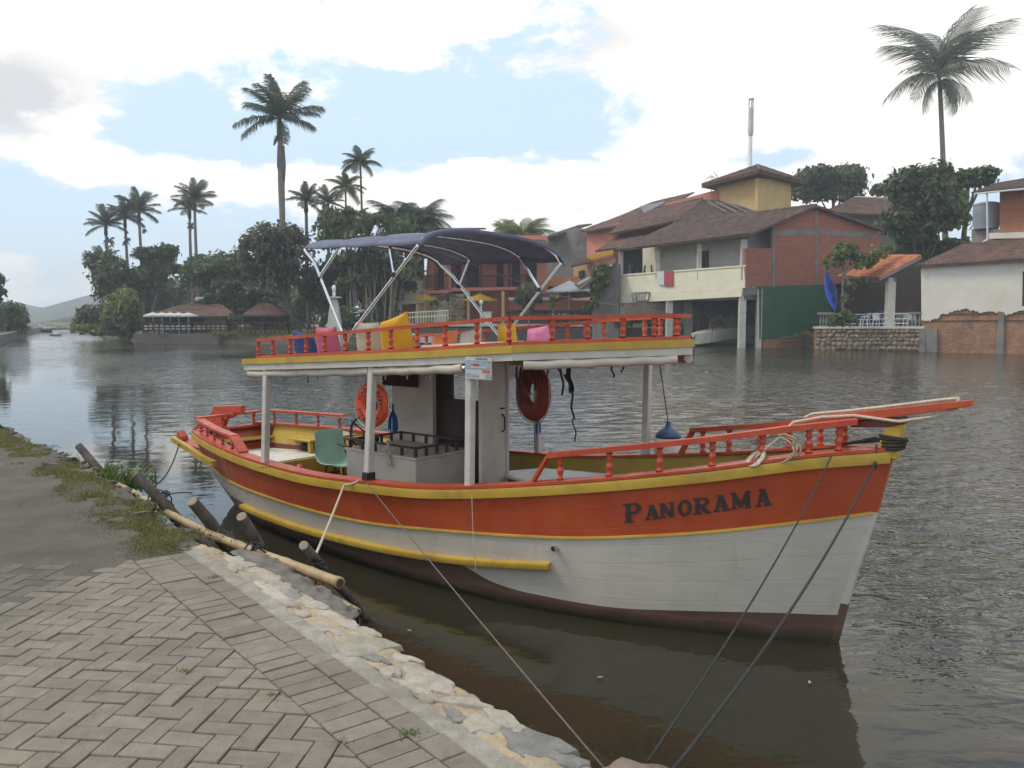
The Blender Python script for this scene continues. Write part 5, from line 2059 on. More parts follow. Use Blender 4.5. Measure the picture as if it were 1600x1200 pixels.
def lifebuoy(p, R0, r, mt, label, turn, marks=True):
    root = thing('lifebuoy', label, 'lifebuoy', p, 'lifebuoys hung on the boat')
    root.rotation_euler = (0, 0, turn)
    m = MB()
    torus(m, R0, r, flat=0.62)
    m.build('ring', M[mt], root, smooth=True)
    if marks:
        m = MB()
        rr = random.Random(4)
        n = 26
        for i in range(n):
            a = 2 * math.pi * (i + 0.5) / n
            if 2.9 < a < 3.4:
                continue
            rad = R0 + rr.uniform(-0.012, 0.012)
            c = Vector((rad * math.cos(a), -r * 0.62 - 0.0015, rad * math.sin(a)))
            w, h = rr.uniform(0.008, 0.013), rr.uniform(0.028, 0.05)
            rot = Matrix.Rotation(-a + math.pi / 2 + rr.uniform(-.25, .25), 3, 'Y')
            m.box(c, (w, 0.004, h), rot)
            if rr.random() < 0.5:
                m.box(c + rot @ Vector((0.012, 0, 0.012)), (0.016, 0.0036, 0.007), rot)
        m.build('lettering', M['blackink'], root)
    m = MB()
    pts = []
    for i in range(61):
        a = 2 * math.pi * i / 60
        q = R0 + r + 0.006 + 0.022 * abs(math.sin(2 * a))
        pts.append((q * math.cos(a), -0.01, q * math.sin(a)))
    m.tube(pts, 0.006, 6, cap=False)
    m.build('grab_rope', M['rope_w'], root, smooth=True)
    return root


def strips(p, n, ln, mt, label, spread=0.05, cat='tassel', name='plastic_strips'):
    m = MB()
    rr = random.Random(int(ln * 1000) + n)
    for i in range(n):
        a = rr.uniform(0, 6.28)
        s = spread * rr.uniform(0.3, 1)
        L0 = ln * rr.uniform(0.7, 1)
        pts = [Vector((0, 0, 0)), Vector((math.cos(a) * s * .8, math.sin(a) * s * .8, -L0 * .35)), Vector((math.cos(a) * s, math.sin(a) * s, -L0 * .7)), Vector((math.cos(a) * s * 0.95, math.sin(a) * s, -L0))]
        sd = Vector((-math.sin(a), math.cos(a), 0)) * rr.uniform(0.006, 0.014)
        m.grid([[q - sd, q + sd] for q in pts])
    m.tube([(0, 0, 0.06), (0, 0, -0.02)], 0.012, 6)
    o = m.build(name, M[mt], fix=False)
    o.location = p
    tag(o, label, cat)
    return o


def rope(pts, r, mt, label, sag=0.0, cat='rope', name='mooring_rope', group='mooring ropes', n=28):
    P = [Vector(p) for p in pts]
    out = []
    for k, (a, b) in enumerate(zip(P[:-1], P[1:])):
        for i in range(n):
            t = i / n
            q = a.lerp(b, t)
            q.z -= sag * 4 * t * (1 - t)
            out.append(q)
    out.append(P[-1])
    base = out[0].copy()
    m = MB()
    m.tube([q - base for q in out], r, 7)
    o = m.build(name, M[mt], smooth=True)
    o.location = base
    tag(o, label, cat, group)
    return o


M['rope_c'] = mat('tan_rope', (0.42, 0.35, 0.24), (0.29, 0.235, 0.16), 60, 0.9, 0.003, 120)


def build_boat_things():
    build_cushions()
    # lifebuoys
    p = BW(582, 632, -0.92)
    lifebuoy(p, 0.152, 0.066, 'buoy', 'bright orange-red lifebuoy with black lettering hung behind the middle roof post', -0.62)
    strips(BW(614, 640, -0.55), 26, 0.24, 'bluecloth', 'bunch of blue plastic strips hanging beside the bright lifebuoy', 0.055)
    # cords carrying the first lifebuoy
    rope([BW(555, 588, -0.95), BW(553, 612, -0.95)], 0.006, 'rope_w', 'white cord holding the bright lifebuoy to the roof', 0, 'cord', 'cord', 'hanging cords')
    p2 = BW(833, 614, 0.55)
    lifebuoy(p2, 0.195, 0.10, 'buoy_dark', 'dark red lifebuoy hung behind the black straps at the front of the cabin', -1.0, False)
    o = strips(BW(841, 651, 0.55), 14, 0.20, 'bluecloth', 'blue plastic tassel hanging below the dark red lifebuoy', 0.03)
    # black straps of life jackets hanging from the roof edge
    def strap_bundle(items, label, w0):
        root = None
        base = BW(items[0][0], items[0][1], w0)
        root = thing('hanging_straps', label, 'straps', base, 'black straps hung under the roof')
        for (px, py, qx, qy, wd, w) in items:
            a = BW(px, py, w)
            b = BW(qx, qy, w)
            m = MB()
            rows = []
            n = 10
            for k in range(n + 1):
                t = k / n
                q = a.lerp(b, t) - base
                q += BA * (0.012 * math.sin(t * 7 + px)) 
                s = BA * wd * 0.5
                rows.append([q - s, q + s])
            m.grid(rows)
            o = m.build('strap', M['black'], root, fix=False)
            o.modifiers.new('thick', 'SOLIDIFY').thickness = 0.004
    strap_bundle([(807, 572, 814, 637, 0.020, -0.25), (812, 573, 815, 628, 0.018, -0.22), (817, 573, 822, 604, 0.018, -0.2), (823, 573, 826, 612, 0.016, -0.18),
                  (828, 573, 830, 618, 0.018, -0.2), (833, 573, 837, 610, 0.018, -0.18), (839, 573, 841, 600, 0.016, -0.2), (844, 572, 846, 596, 0.016, -0.15)],
                 'cluster of short black straps hanging in front of the dark red lifebuoy', -0.25)
    strap_bundle([(854, 572, 857, 595, 0.016, -0.1), (869, 573, 885, 590, 0.014, -0.1), (877, 572, 880, 618, 0.022, -0.1), (888, 572, 893, 612, 0.05, -0.1), (884, 585, 893, 614, 0.026, -0.12),
                  (893, 612, 896, 655, 0.022, -0.1), (896, 655, 900, 690, 0.014, -0.1)], 'long black strap dangling lowest beside shorter ones under the roof', -0.1)
    strap_bundle([(957, 568, 958, 590, 0.018, -0.35), (972, 567, 973, 582, 0.018, -0.35), (921, 570, 924, 576, 0.05, -0.3)], 'two short black straps under the front roof edge', -0.35)
    # green shell chair at the helm
    ch = thing('helm_chair', 'pale green plastic shell chair standing at the helm', 'chair', B(6.27, 0.06, 0.34))
    ch.rotation_euler = (0, 0, -BTH - 0.15)
    rows = []
    W = 0.40
    prof = [(0.235, 0.315), (0.215, 0.335), (0.10, 0.315), (-0.06, 0.305), (-0.16, 0.325), (-0.215, 0.40), (-0.245, 0.52), (-0.265, 0.64), (-0.275, 0.70), (-0.278, 0.712)]
    for (x, z) in prof:
        row = []
        for k in range(11):
            u = k / 10 * 2 - 1
            lift = 0.035 * abs(u) ** 3
            ww = W * (1 - 0.06 * (1 if z > 0.6 else 0))
            row.append((x + (lift * 1.2 if z > .45 else 0), u * ww / 2, z + (lift if z < .45 else -0.012 * abs(u) ** 4)))
        rows.append(row)
    m = MB()
    m.grid(rows)
    o = m.build('shell', M['green_plastic'], ch, smooth=True, fix=False)
    md = o.modifiers.new('thick', 'SOLIDIFY')
    md.thickness = 0.008
    for a, b in ((0.14, 0.13), (0.14, -0.13), (-0.14, 0.13), (-0.14, -0.13)):
        m = MB()
        m.tube([(a * 0.7, b * 0.8, 0.31), (a * 1.25, b * 1.2, 0.0)], 0.011, 6)
        m.build('leg', M['black'], ch)
    # grey hand cart frame with a plank seat
    hc = thing('tube_frame', 'grey bent tube frame with a small wooden seat at the far rail', 'frame', B(6.85, 0.62, 0.62))
    hc.rotation_euler = (0, 0, -BTH)
    m = MB()
    arc = [(0.14, 0, 0), (0.14, 0, 0.44)] + [(0.14 - 0.06 + 0.06 * math.cos(a), 0, 0.44 + 0.06 * math.sin(a)) for a in np.linspace(0, math.pi / 2, 5)] + \
          [(-0.08 + 0.06 * math.cos(a) * 1 - 0.0, 0, 0.44 + 0.06 * math.sin(a)) for a in np.linspace(math.pi / 2, math.pi, 5)] + [(-0.14, 0, 0.0)]
    m.tube([(-x, y, z) for x, y, z in arc], 0.012, 7)
    m.build('tube', mat('grey_tube', (0.12, 0.13, 0.14), (0.09, 0.10, 0.11), 6, 0.4), hc, smooth=True)
    m = MB()
    m.box((0.0, -0.06, 0.30), (0.32, 0.22, 0.025), Matrix.Rotation(0.08, 3, 'Y'))
    m.build('seat_board', M['wood'], hc)
    # dark coil of cable on the far bench
    m = MB()
    rr = random.Random(2)
    c = Vector((0, 0, 0))
    for q in range(7):
        pts = []
        ph = rr.uniform(0, 6)
        for a in np.linspace(0, 2 * math.pi, 22):
            R1 = 0.085 + 0.03 * math.sin(3 * a + ph) + 0.02 * rr.random()
            pts.append((R1 * 1.5 * math.cos(a) + rr.uniform(-.01, .01), R1 * math.sin(a), 0.02 + 0.016 * q + 0.025 * math.sin(2 * a + ph)))
        m.tube(pts, 0.009, 5)
    m.tube([(0, 0, 0.1), (0.12, 0.25, 0.18), (0.3, 0.34, 0.26)], 0.008, 5)
    o = m.build('cable_coil', M['black'], smooth=True)
    o.location = B(7.5, 0.62, 0.64)
    tag(o, 'tangled black cable coil on the white aft deck', 'cable coil')
    # white cord bundle on the engine box
    m = MB()
    for q in range(4):
        pts = [(0.02 * math.cos(t * 2 + q), 0.02 * math.sin(t * 1.7 + q), 0.10 - 0.27 * t / 6) for t in np.linspace(0, 6, 14)]
        m.tube(pts, 0.006, 5)
    o = m.build('cord_bundle', M['rope_w'], smooth=True)
    o.location = B(4.72, -0.515, 1.06)
    tag(o, 'white cord bundle hanging over the engine box rail', 'cord')
    # small blue and white sign board seen through the lifebuoy
    m = MB()
    m.box((0, 0, 0), (0.20, 0.012, 0.28), mi=0)
    m.box((0, -0.008, 0), (0.20, 0.006, 0.09), mi=1)
    o = m.build('small_board', [M['paper'], M['fender_b']])
    o.location = BW(585, 634, -0.2)
    o.rotation_euler = (0, 0, -BTH)
    tag(o, 'small white board with a blue band seen through the bright lifebuoy', 'board')
    # fender hanging at the far bow rail
    c = BW(1044, 690, 0.98)
    fd = thing('fender', 'white boat fender with a blue-grey top hung at the far bow gunwale', 'fender', c)
    m = MB()
    m.lathe([(0.06, -0.20), (0.125, -0.16), (0.135, -0.08), (0.135, 0.02), (0.125, 0.045)], n=16)
    m.build('body', M['fender_w'], fd, smooth=True)
    m = MB()
    m.lathe([(0.128, 0.04), (0.115, 0.08), (0.08, 0.115), (0.035, 0.14), (0.022, 0.18), (0.03, 0.19), (0.0, 0.195)], n=16)
    m.build('cap', M['fender_b'], fd, smooth=True)
    m = MB()
    tp = BW(1030, 563, 0.62)
    m.tube([(0, 0, 0.17), tp - c], 0.005, 5)
    m.build('line', M['rope_d'], fd)
    # poster under the roof edge
    tl, br = Bw(738, 557, -0.985), Bw(779, 593, -0.985)
    W = abs(tl.x - br.x)
    Hh = tl.z - br.z
    ps = thing('poster', 'laminated poster with a small boat picture hung at the roof corner', 'poster', B((tl.x + br.x) / 2, -1.07, (tl.z + br.z) / 2))
    ps.rotation_euler = (0, 0, -BTH)
    m = MB()
    m.box((0, 0, 0), (W, 0.006, Hh))
    m.build('sheet', M['paper'], ps)
    def patch(x0, z0, x1, z1, mt, d=0.0045, nm='print'):
        mm = MB()
        mm.box(((x0 + x1 - 1) / 2 * W, -d, (z0 + z1 - 1) / 2 * Hh), (abs(x1 - x0) * W, 0.003, abs(z1 - z0) * Hh))
        mm.build(nm, M[mt], ps)
    patch(0.03, 0.47, 0.97, 0.86, 'paper_blue')
    patch(0.20, 0.52, 0.80, 0.58, 'paper', 0.006)
    patch(0.30, 0.58, 0.55, 0.70, 'clothes_red', 0.0055)
    patch(0.66, 0.30, 0.95, 0.44, 'paper_red')
    patch(0.05, 0.12, 0.22, 0.26, 'paper_blue')
    patch(0.28, 0.10, 0.52, 0.22, 'tank')
    patch(0.76, 0.06, 0.98, 0.24, 'paper_blue')
    m = MB()
    for i, c2 in enumerate('PANORAMA'):
        for (a, b, cc, d) in letter_quads(c2, 12):
            x0, x1 = 0.40 + i * 0.058 + a * 0.05, 0.40 + i * 0.058 + cc * 0.05
            z0, z1 = 0.89 + b * 0.085, 0.89 + d * 0.085
            m.add([((x - 0.5) * W, -0.0042, (z - 0.5) * Hh) for x, z in ((x0, z0), (x1, z0), (x1, z1), (x0, z1))], [(0, 1, 2, 3)])
    m.build('heading', M['blackink'], ps, fix=False)
    # ---------------- ropes
    rope([B(4.20, -1.25, 0.90), atz(948, 1205, 0.80)], 0.0042, 'rope_m', 'dark mooring line from the middle post down to the quay boulder', 0.015)
    rope([B(4.36, -1.20, 0.895), B(4.5, -1.27, 0.84), atz(491, 872, 0.82)], 0.010, 'rope_w', 'short white mooring rope from the middle post to the nearest log', 0.012)
    rope([B(0.33, -0.27, 1.44), atz(1012, 1190, 0.92)], 0.005, 'rope_d', 'thinner left one of the two dark bow ropes', 0.07)
    rope([B(0.085, -0.09, 1.52), B(0.08, -0.115, 1.40), atz(1050, 1205, 0.95)], 0.007, 'rope_d', 'thicker right one of the two dark bow ropes', 0.10)
    rope([B(9.05, -0.46, 0.74), atz(243, 758, 0.93), atz(238, 765, 0.93)], 0.0085, 'rope_d', 'black stern rope sagging to the second far log post', 0.10)
    rope([B(3.0, -1.12, 0.93), B(2.98, -1.13, 0.60), B(2.94, -1.14, 0.30)], 0.0035, 'rope_w', 'thin pale string hanging down the middle of the hull side', 0, 'string', 'string', None)
    rope([atz(245, 778, 0.9), atz(300, 770, 0.45)], 0.006, 'rope_d', 'dark cord trailing from the roped log post into the water', -0.02, 'cord', 'cord', 'trailing cords')
    # dark rope wound on the stemhead and near bow post
    m = MB()
    for q in range(5):
        pts = [(0.075 * math.cos(a) * (1 + .05 * q), 0.060 * math.sin(a), 0.016 * (q - 2) + 0.012 * math.sin(a + q)) for a in np.linspace(0, 2 * math.pi, 15)]
        m.tube(pts, 0.0125, 6)
    for q in range(3):
        m.tube([(0.0, 0, 0.01 * q), (-0.12, -0.02, 0.02 - .01 * q), (-0.25, -0.09 + 0.02 * q, -0.02), (-0.33, -0.16, -0.035)], 0.012, 6)
    o = m.build('rope_turns', M['rope_d'], smooth=True)
    o.location = B(0.0, 0, 1.535)
    o.rotation_euler = (0, 0, -BTH)
    tag(o, 'black rope wound in turns round the yellow stemhead', 'rope')
    # pale rope along the bowsprit
    pts = [B(0.95, -0.46, 1.33), B(0.86, -0.42, 1.36), B(0.66, -0.36, 1.56), B(0.60, -0.30, 1.655), B(0.45, -0.15, 1.69), B(0.25, -0.07, 1.71), B(-0.05, -0.065, 1.69), B(-0.25, -0.03, 1.735), B(-0.40, 0.0, 1.80),
           B(-0.40, 0.0, 1.868), B(-0.3, 0.015, 1.852), B(0.0, 0.02, 1.792), B(0.3, 0.02, 1.735), B(0.58, 0.01, 1.69), B(0.63, 0.0, 1.66)]
    rope(pts, 0.0115, 'rope_w', 'pale rope laid along the red bowsprit and back under it', 0, 'rope', 'sprit_rope', None, n=6)
    # pale rope coil hung on the near bow rail
    m = MB()
    rr = random.Random(9)
    for q in range(3):
        pts = []
        for a in np.linspace(0, math.pi * 2, 20):
            pts.append((0.13 * math.cos(a) * (1 + .1 * rr.random()) + 0.02 * q, 0.02 * math.sin(a + q) + 0.008 * q, 0.10 * math.sin(a) - 0.03 * math.cos(a) + rr.uniform(-.006, .006)))
        m.tube(pts, 0.007, 5)
    o = m.build('rope_coil', M['rope_c'], smooth=True)
    o.location = B(0.70, -0.385, 1.455)
    o.rotation_euler = (0, -0.5, -BTH)
    tag(o, 'coil of pale rope hanging from the near bow rail', 'rope coil')
    m = MB()
    for q in range(7):
        pts = []
        for a in np.linspace(0, math.pi * 2, 16):
            pts.append((0.055 * math.cos(a) + rr.uniform(-.008, .008), 0.04 * math.sin(a) + 0.006 * q - .02, 0.05 * math.sin(a + 1) + rr.uniform(-.006, .006)))
        m.tube(pts, 0.009, 5)
    o = m.build('rope_knot', M['rope_w'], smooth=True)
    o.location = B(0.82, -0.43, 1.385)
    tag(o, 'knotted bundle of pale rope lying on the bow cap rail', 'rope')
    # floating leaves on the calm water
    for k, (px, py, lb) in enumerate(((937, 1058, 'brown leaf floating on the dark water beyond the boulder'), (1265, 1066, 'small brown leaf floating under the bow'), (640, 985, 'tiny leaf floating between the bamboo and the hull'))):
        c = atz(px, py, 0.012)
        m = MB()
        m.grid([[(-0.035, 0, 0), (-0.01, -0.016, 0.004), (0.02, -0.014, 0.003), (0.04, 0, 0.006)], [(-0.035, 0.001, 0), (-0.01, 0.016, 0.002), (0.02, 0.014, 0.004), (0.04, 0.001, 0.006)]])
        o = m.build('leaf', M['bamboo'], fix=False)
        o.scale = (0.6, 0.6, 0.6)
        o.location = c
        o.rotation_euler = (0, 0, k * 1.3)
        tag(o, lb, 'leaf', 'floating leaves')


build_boat_things()

# ================================================================== FAR BANK
class Face:
    """a vertical plane through two ground points, addressed by photo pixels"""
    def __init__(s, pxl, yl, pxr, yr):
        s.a = Vector(((pxl - 800) / FPX * yl * 1.0, yl, 0))
        s.b = Vector(((pxr - 800) / FPX * yr * 1.0, yr, 0))
        # the ray direction has a small y factor; correct x for it at the horizon
        for p, px in ((s.a, pxl), (s.b, pxr)):
            p.x = ray(px, 498).x / ray(px, 498).y * p.y
        d = (s.b - s.a).normalized()
        s.d = d
        s.n = Vector((d.y, -d.x, 0))       # towards the viewer
    def P(s, px, py, off=0.0):
        r = ray(px, py)
        o = s.a + s.n * off
        k = (o - EYE).dot(s.n) / r.dot(s.n)
        return EYE + r * k
    def at(s, px, z, off=0.0):
        p = s.P(px, 498, off)
        return Vector((p.x, p.y, z))


def panel(m, f, poly, th, off=0.0, mi=0):
    """polygon in photo pixels on a face, extruded backwards by th"""
    pts = [f.P(x, y, off) for x, y in poly]
    m.prism(pts, f.n * (-th), mi)
    return pts


def tiled_roof(name, quad, mt, parent, rib=0.30, h=0.10, th=0.10, rows=None):
    """quad: eave left, eave right, ridge right, ridge left (3D); corrugated tiles with stepped courses"""
    a, b, c, d = [Vector(p) for p in quad]
    W = max((b - a).length, (c - d).length)
    Lr = max((d - a).length, (c - b).length)
    nr = rows or max(int(Lr / 0.42), 3)
    nc = max(int(W / rib) * 4, 8)
    up = (b - a).cross(d - a)
    if up.z < 0:
        up = -up
    up.normalize()
    V, F = [], []
    rr = random.Random(len(name) + int(W * 10))
    jit = [rr.uniform(-0.012, 0.012) for _ in range(nr + 2)]
    levels = []
    for j in range(nr):
        levels += [(j / nr, 0.035), ((j + 0.98) / nr, 0.0)]
    levels.append((1.0, 0.0))
    for (t, lift) in levels:
        for i in range(nc + 1):
            u = i / nc
            p = (a.lerp(b, u)).lerp(d.lerp(c, u), t)
            ph = 2 * math.pi * u * (nc / 4)
            hh = h * abs(math.sin(ph / 2 + 0.4)) + lift + 0.02 * mnoise.noise(p * 0.9) + 0.05 * mnoise.noise(p * 0.23)
            V.append(p + up * hh)
    n = nc + 1
    for j in range(len(levels) - 1):
        for i in range(nc):
            F.append((j * n + i, j * n + i + 1, (j + 1) * n + i + 1, (j + 1) * n + i))
    # underside and edges
    o = len(V)
    V += [a - up * th, b - up * th, c - up * th, d - up * th]
    F.append((o + 3, o + 2, o + 1, o))
    top = (len(levels) - 1) * n
    F.append((0, o, o + 1, nc))
    F.append((top, top + nc, o + 2, o + 3))
    F.append((0, top, o + 3, o))
    F.append((nc, o + 1, o + 2, top + nc))
    m = MB()
    m.add(V, F)
    return m.build(name, mt, parent, fix=False)


def ridge_cap(p, q, mt, parent, r=0.13):
    m = MB()
    n = max(int((Vector(q) - Vector(p)).length / 0.45), 2)
    pts = [Vector(p).lerp(Vector(q), k / n) + Vector((0, 0, 0.07 + 0.02 * (k % 2))) for k in range(n + 1)]
    m.tube(pts, [r * (1.0 + 0.12 * (k % 2)) for k in range(n + 1)], 7)
    return m.build('ridge_tiles', mt, parent)


def posts_along(m, f, pxs, y0, y1, w, off=0.0, mi=0):
    for px in pxs:
        a, b = f.P(px, y1, off), f.P(px, y0, off)
        m.bar((a.x, a.y, a.z), (a.x, a.y, b.z), w, w, mi, up=(1, 0, 0))


def build_pile_house():
    F1 = Face(966, 80.0, 1164, 68.0)
    F2 = Face(1164, 68.0, 1376, 73.5)
    h = thing('pile_house', 'cream two storey house on piers over the water with a bare brick gable', 'house', F1.at(1164, 0))
    base = h.location.copy()
    def build(m, name, mt, **k):
        m.v = [tuple(Vector(p) - base) for p in m.v]
        return m.build(name, mt, h, **k)
    m = MB()
    panel(m, F1, [(967, 431), (1164, 416), (1164, 450), (967, 461)], 0.22)
    build(m, 'balcony_parapet', M['cream'])
    m = MB()
    panel(m, F1, [(966, 461.4), (1160, 450.4), (1158, 463.5), (966, 474)], 0.30, 0.05)
    build(m, 'floor_beam', M['cream'])
    m = MB()
    panel(m, F1, [(966, 429), (1165, 414), (1165, 416.5), (966, 431.5)], 0.32, 0.06)
    build(m, 'parapet_coping', M['cream'])
    for px, w in ((970, .38), (1027, .36), (1092, .36), (1161, .45)):
        m = MB()
        a = F1.P(px, 436, -0.2)
        t = F1.P(px, 374 + (1164 - px) * 0.10, -0.2)
        m.bar(a, (a.x, a.y, t.z), w, w, up=(1, 0, 0))
        build(m, 'balcony_post', M['pier'])
    for px, w, y1 in ((971, .5, 545), (1046, .55, 545), (1160, .52, 546), (1076, .7, 530)):
        off = -0.35 if px != 1076 else -5.0
        m = MB()
        t = F1.P(px, 465, off)
        m.bar((t.x, t.y, -0.6), (t.x, t.y, t.z + 0.1), w, w, up=(1, 0, 0))
        build(m, 'pier', M['pier'])
    m = MB()
    t = F2.P(1186, 480, -0.2)
    m.bar((t.x, t.y, -0.6), (t.x, t.y, F2.P(1186, 452).z), 0.4, 0.4, up=(1, 0, 0))
    build(m, 'pier', M['pier'])
    # floor slab of the balcony and dark hollow underneath
    def flat(pts, z, th):
        mm = MB()
        mm.prism([(p.x, p.y, z) for p in pts], (0, 0, -th))
        return mm
    zf = F1.P(1164, 455).z
    back = F1.n * -11.0
    A0, B0 = F1.at(966, 0, -0.25), F1.at(1164, 0, -0.25)
    m = flat([A0, B0, B0 + back + F2.d * 2, A0 + back], zf - 0.35, 0.3)
    build(m, 'floor_slab', M['concrete'])
    m = MB()
    a, b = A0 + back * 0.72 - F1.d * 9, B0 + back * 0.72
    m.bar((a.x, a.y, zf / 2 - 0.6), (b.x + 3, b.y + 0.3, zf / 2 - 0.6), 0.3, zf + 0.4, up=(0, 0, 1))
    build(m, 'under_wall', M['concrete'])
    # back wall of the balcony with a door, junk-filled left bay
    Fb = Face(1018, 79.4, 1164, 70.6)
    m = MB()
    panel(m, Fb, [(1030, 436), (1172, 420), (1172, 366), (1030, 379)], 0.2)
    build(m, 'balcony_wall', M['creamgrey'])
    m = MB()
    panel(m, Fb, [(1096, 424), (1107, 423), (1107, 391), (1096, 392)], 0.1, 0.06)
    build(m, 'door', M['wood_and_shade'])
    m = MB()
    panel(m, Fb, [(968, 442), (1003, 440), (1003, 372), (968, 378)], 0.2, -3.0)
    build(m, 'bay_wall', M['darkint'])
    m = MB()
    panel(m, Fb, [(1004, 440), (1028, 438), (1028, 372), (1004, 374)], 0.2, -1.4)
    build(m, 'bay_panel', M['cream'])
    for i in range(9):
        px = 978 + i * 5.4
        m = MB()
        a = F1.P(px, 432, -0.9)
        m.bar(a - Vector((0, 0, 0.6)), a + Vector((0.25 * math.sin(i * 3), 0.1, 0.75 + 0.35 * math.sin(i * 1.7))), 0.22, 0.1)
        build(m, 'stored_board', M['concrete' if i % 2 else 'wood_and_shade'])
    # brick gable
    m = MB()
    panel(m, F2, [(1209, 447), (1209, 352), (1276, 325), (1372, 360), (1376, 362), (1376, 440), (1292, 444)], 0.3)
    build(m, 'gable_wall', M['brick'])
    m = MB()
    panel(m, F2, [(1165, 448), (1209, 448), (1209, 388), (1165, 388)], 0.3, 0.003)
    build(m, 'side_parapet', M['brick'])
    m = MB()
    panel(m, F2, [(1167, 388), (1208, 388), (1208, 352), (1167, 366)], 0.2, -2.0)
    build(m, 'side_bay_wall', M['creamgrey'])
    m = MB()
    panel(m, F2, [(1207, 449), (1211, 449), (1211, 350), (1207, 352)], 0.3, 0.05)
    panel(m, F2, [(1273.5, 446), (1277.5, 446), (1277.5, 326), (1273.5, 326)], 0.3, 0.05)
    build(m, 'concrete_column', M['concrete'])
    m = MB()
    panel(m, F2, [(1211, 369), (1273, 367), (1273, 358), (1211, 360)], 0.3, 0.03)
    panel(m, F2, [(1278, 367), (1372, 372), (1370, 364), (1278, 358)], 0.3, 0.03)
    build(m, 'ring_beam', M['concrete'])
    m = MB()
    panel(m, F2, [(1187, 530), (1187, 447), (1210, 447), (1292, 445), (1300, 445), (1300, 515), (1286, 519), (1262, 516), (1240, 524), (1215, 529)], 0.34, 0.04)
    build(m, 'green_wall', M['greenpaint'])
    m = MB()
    panel(m, F2, [(1192, 552), (1192, 526), (1215, 522), (1262, 510), (1300, 508), (1300, 552)], 0.45, -0.02)
    build(m, 'eroded_footing', M['adobe'])
    m = MB()
    panel(m, F2, [(1165, 461), (1187, 461), (1187, 449), (1165, 449)], 0.4, -0.1)
    build(m, 'side_beam', M['concrete'])
    # shelves of peeled concrete
    m = MB()
    for (x0, y0, x1, y1) in ((1215, 528, 1250, 524), (1240, 523, 1262, 519), (1222, 533, 1248, 531)):
        panel(m, F2, [(x0, y0 + 2), (x1, y1 + 1.5), (x1, y1), (x0, y0)], 0.3, 0.12)
    build(m, 'broken_ledge', M['concrete'])
    # roof: main slope towards the water and the far slope
    apex = F2.P(1276, 322, 0.5)
    eR = F1.P(1170, 366, 0.7) + F1.d * 0.3
    eL = F1.P(960, 392, 0.7)
    rise = apex - eR
    rL = eL + Vector((rise.x, rise.y, 0))
    rL.z = apex.z
    quad = [eL, eR, apex, rL]
    tiled_roof('roof', [p - base for p in quad], M['roof_d'], h)
    e2 = F2.P(1380, 359, 0.5)
    e2L = e2 + (rL - apex)
    tiled_roof('roof', [p - base for p in (e2, e2L, rL, apex)], M['roof_d'], h)
    ridge_cap(apex - base, rL - base, M['roof_d'], h)
    # hanging washing and a basket on the balcony front
    def hang(poly, mt, lb, cat, nm):
        mm = MB()
        ps = panel(mm, F1, poly, 0.04, 0.14)
        o = mm.build(nm, mt)
        tag(o, lb, cat)
    hang([(1038, 423.5), (1051, 422.5), (1051, 447), (1038, 447)], M['clothes_red'], 'red towel hung over the cream balcony', 'towel', 'towel')
    hang([(1027, 425), (1037.5, 424), (1037.5, 446), (1028, 444)], M['clothes_w'], 'white towel hung over the balcony next to the red one', 'towel', 'towel')
    m = MB()
    p = [F1.P(x, y, 0.1) for x, y in ((993, 458), (1015, 456.5), (1013, 469), (994.5, 471))]
    for a, b in zip(p, p[1:] + p[:1]):
        m.bar(a, b, 0.07, 0.07)
        m.bar(a + F1.n * .5, b + F1.n * .5, 0.07, 0.07)
        m.bar(a, a + F1.n * .5, 0.06, 0.06)
    for k in range(8):
        a, b = p[0].lerp(p[1], k / 7), p[3].lerp(p[2], k / 7)
        m.bar(a + F1.n * .5, b + F1.n * .5, 0.05, 0.05)
    for k in range(4):
        a, b = p[0].lerp(p[3], k / 4), p[1].lerp(p[2], k / 4)
        m.bar(a + F1.n * .5, b + F1.n * .5, 0.05, 0.05)
    o = m.build('wire_basket', M['concrete'])
    tag(o, 'grey wire basket fixed to the cream balcony front', 'basket')
    # moored white skiff under the house
    sk = thing('skiff', 'white open skiff with a canopy hoop moored between the house piers', 'boat', F1.at(1110, 0.0, -3.0))
    a, b = F1.at(1083, 0.05, 0.6) - sk.location, F1.at(1172, 0.05, -6.5) - sk.location
    ax = (b - a)
    sd = Vector((-ax.y, ax.x, 0)).normalized()
    secs = []
    for t in np.linspace(0, 1, 12):
        c = a.lerp(b, t)
        w = 1.0 * min(1, (t + 0.03) * 4) ** 0.6
        zt = 1.05 + 0.95 * t
        zb = 0.0 + 0.75 * t
        secs.append([c - sd * w + Vector((0, 0, zt)), c - sd * w * .8 + Vector((0, 0, zb + .15)), c + Vector((0, 0, zb)), c + sd * w * .8 + Vector((0, 0, zb + .15)), c + sd * w + Vector((0, 0, zt)),
                     c + sd * w * .85 + Vector((0, 0, zt)), c + Vector((0, 0, zt - 0.4)), c - sd * w * .85 + Vector((0, 0, zt)), c - sd * w + Vector((0, 0, zt))])
    m = MB()
    m.grid(secs)
    m.add(secs[-1][:-1], [tuple(range(8))])
    m.build('hull', M['pier'], sk)
    for t in (0.25, 0.5, 0.75):
        c = a.lerp(b, t) + Vector((0, 0, 0.8 + .9 * t))
        m = MB()
        m.bar(c - sd * 0.8, c + sd * 0.8, 0.4, 0.08)
        m.build('thwart', M['whiteplastic'], sk)
    m = MB()
    for t in (0.2, 0.45):
        c = a.lerp(b, t) + Vector((0, 0, 1.0 + .9 * t))
        m.tube([c + sd * 0.9 * math.cos(q) + Vector((0, 0, 1.5 * math.sin(q))) for q in np.linspace(0, math.pi, 13)], 0.035, 5)
    m.build('hoop', M['wood_and_shade'], sk)
    m = MB()
    rows = []
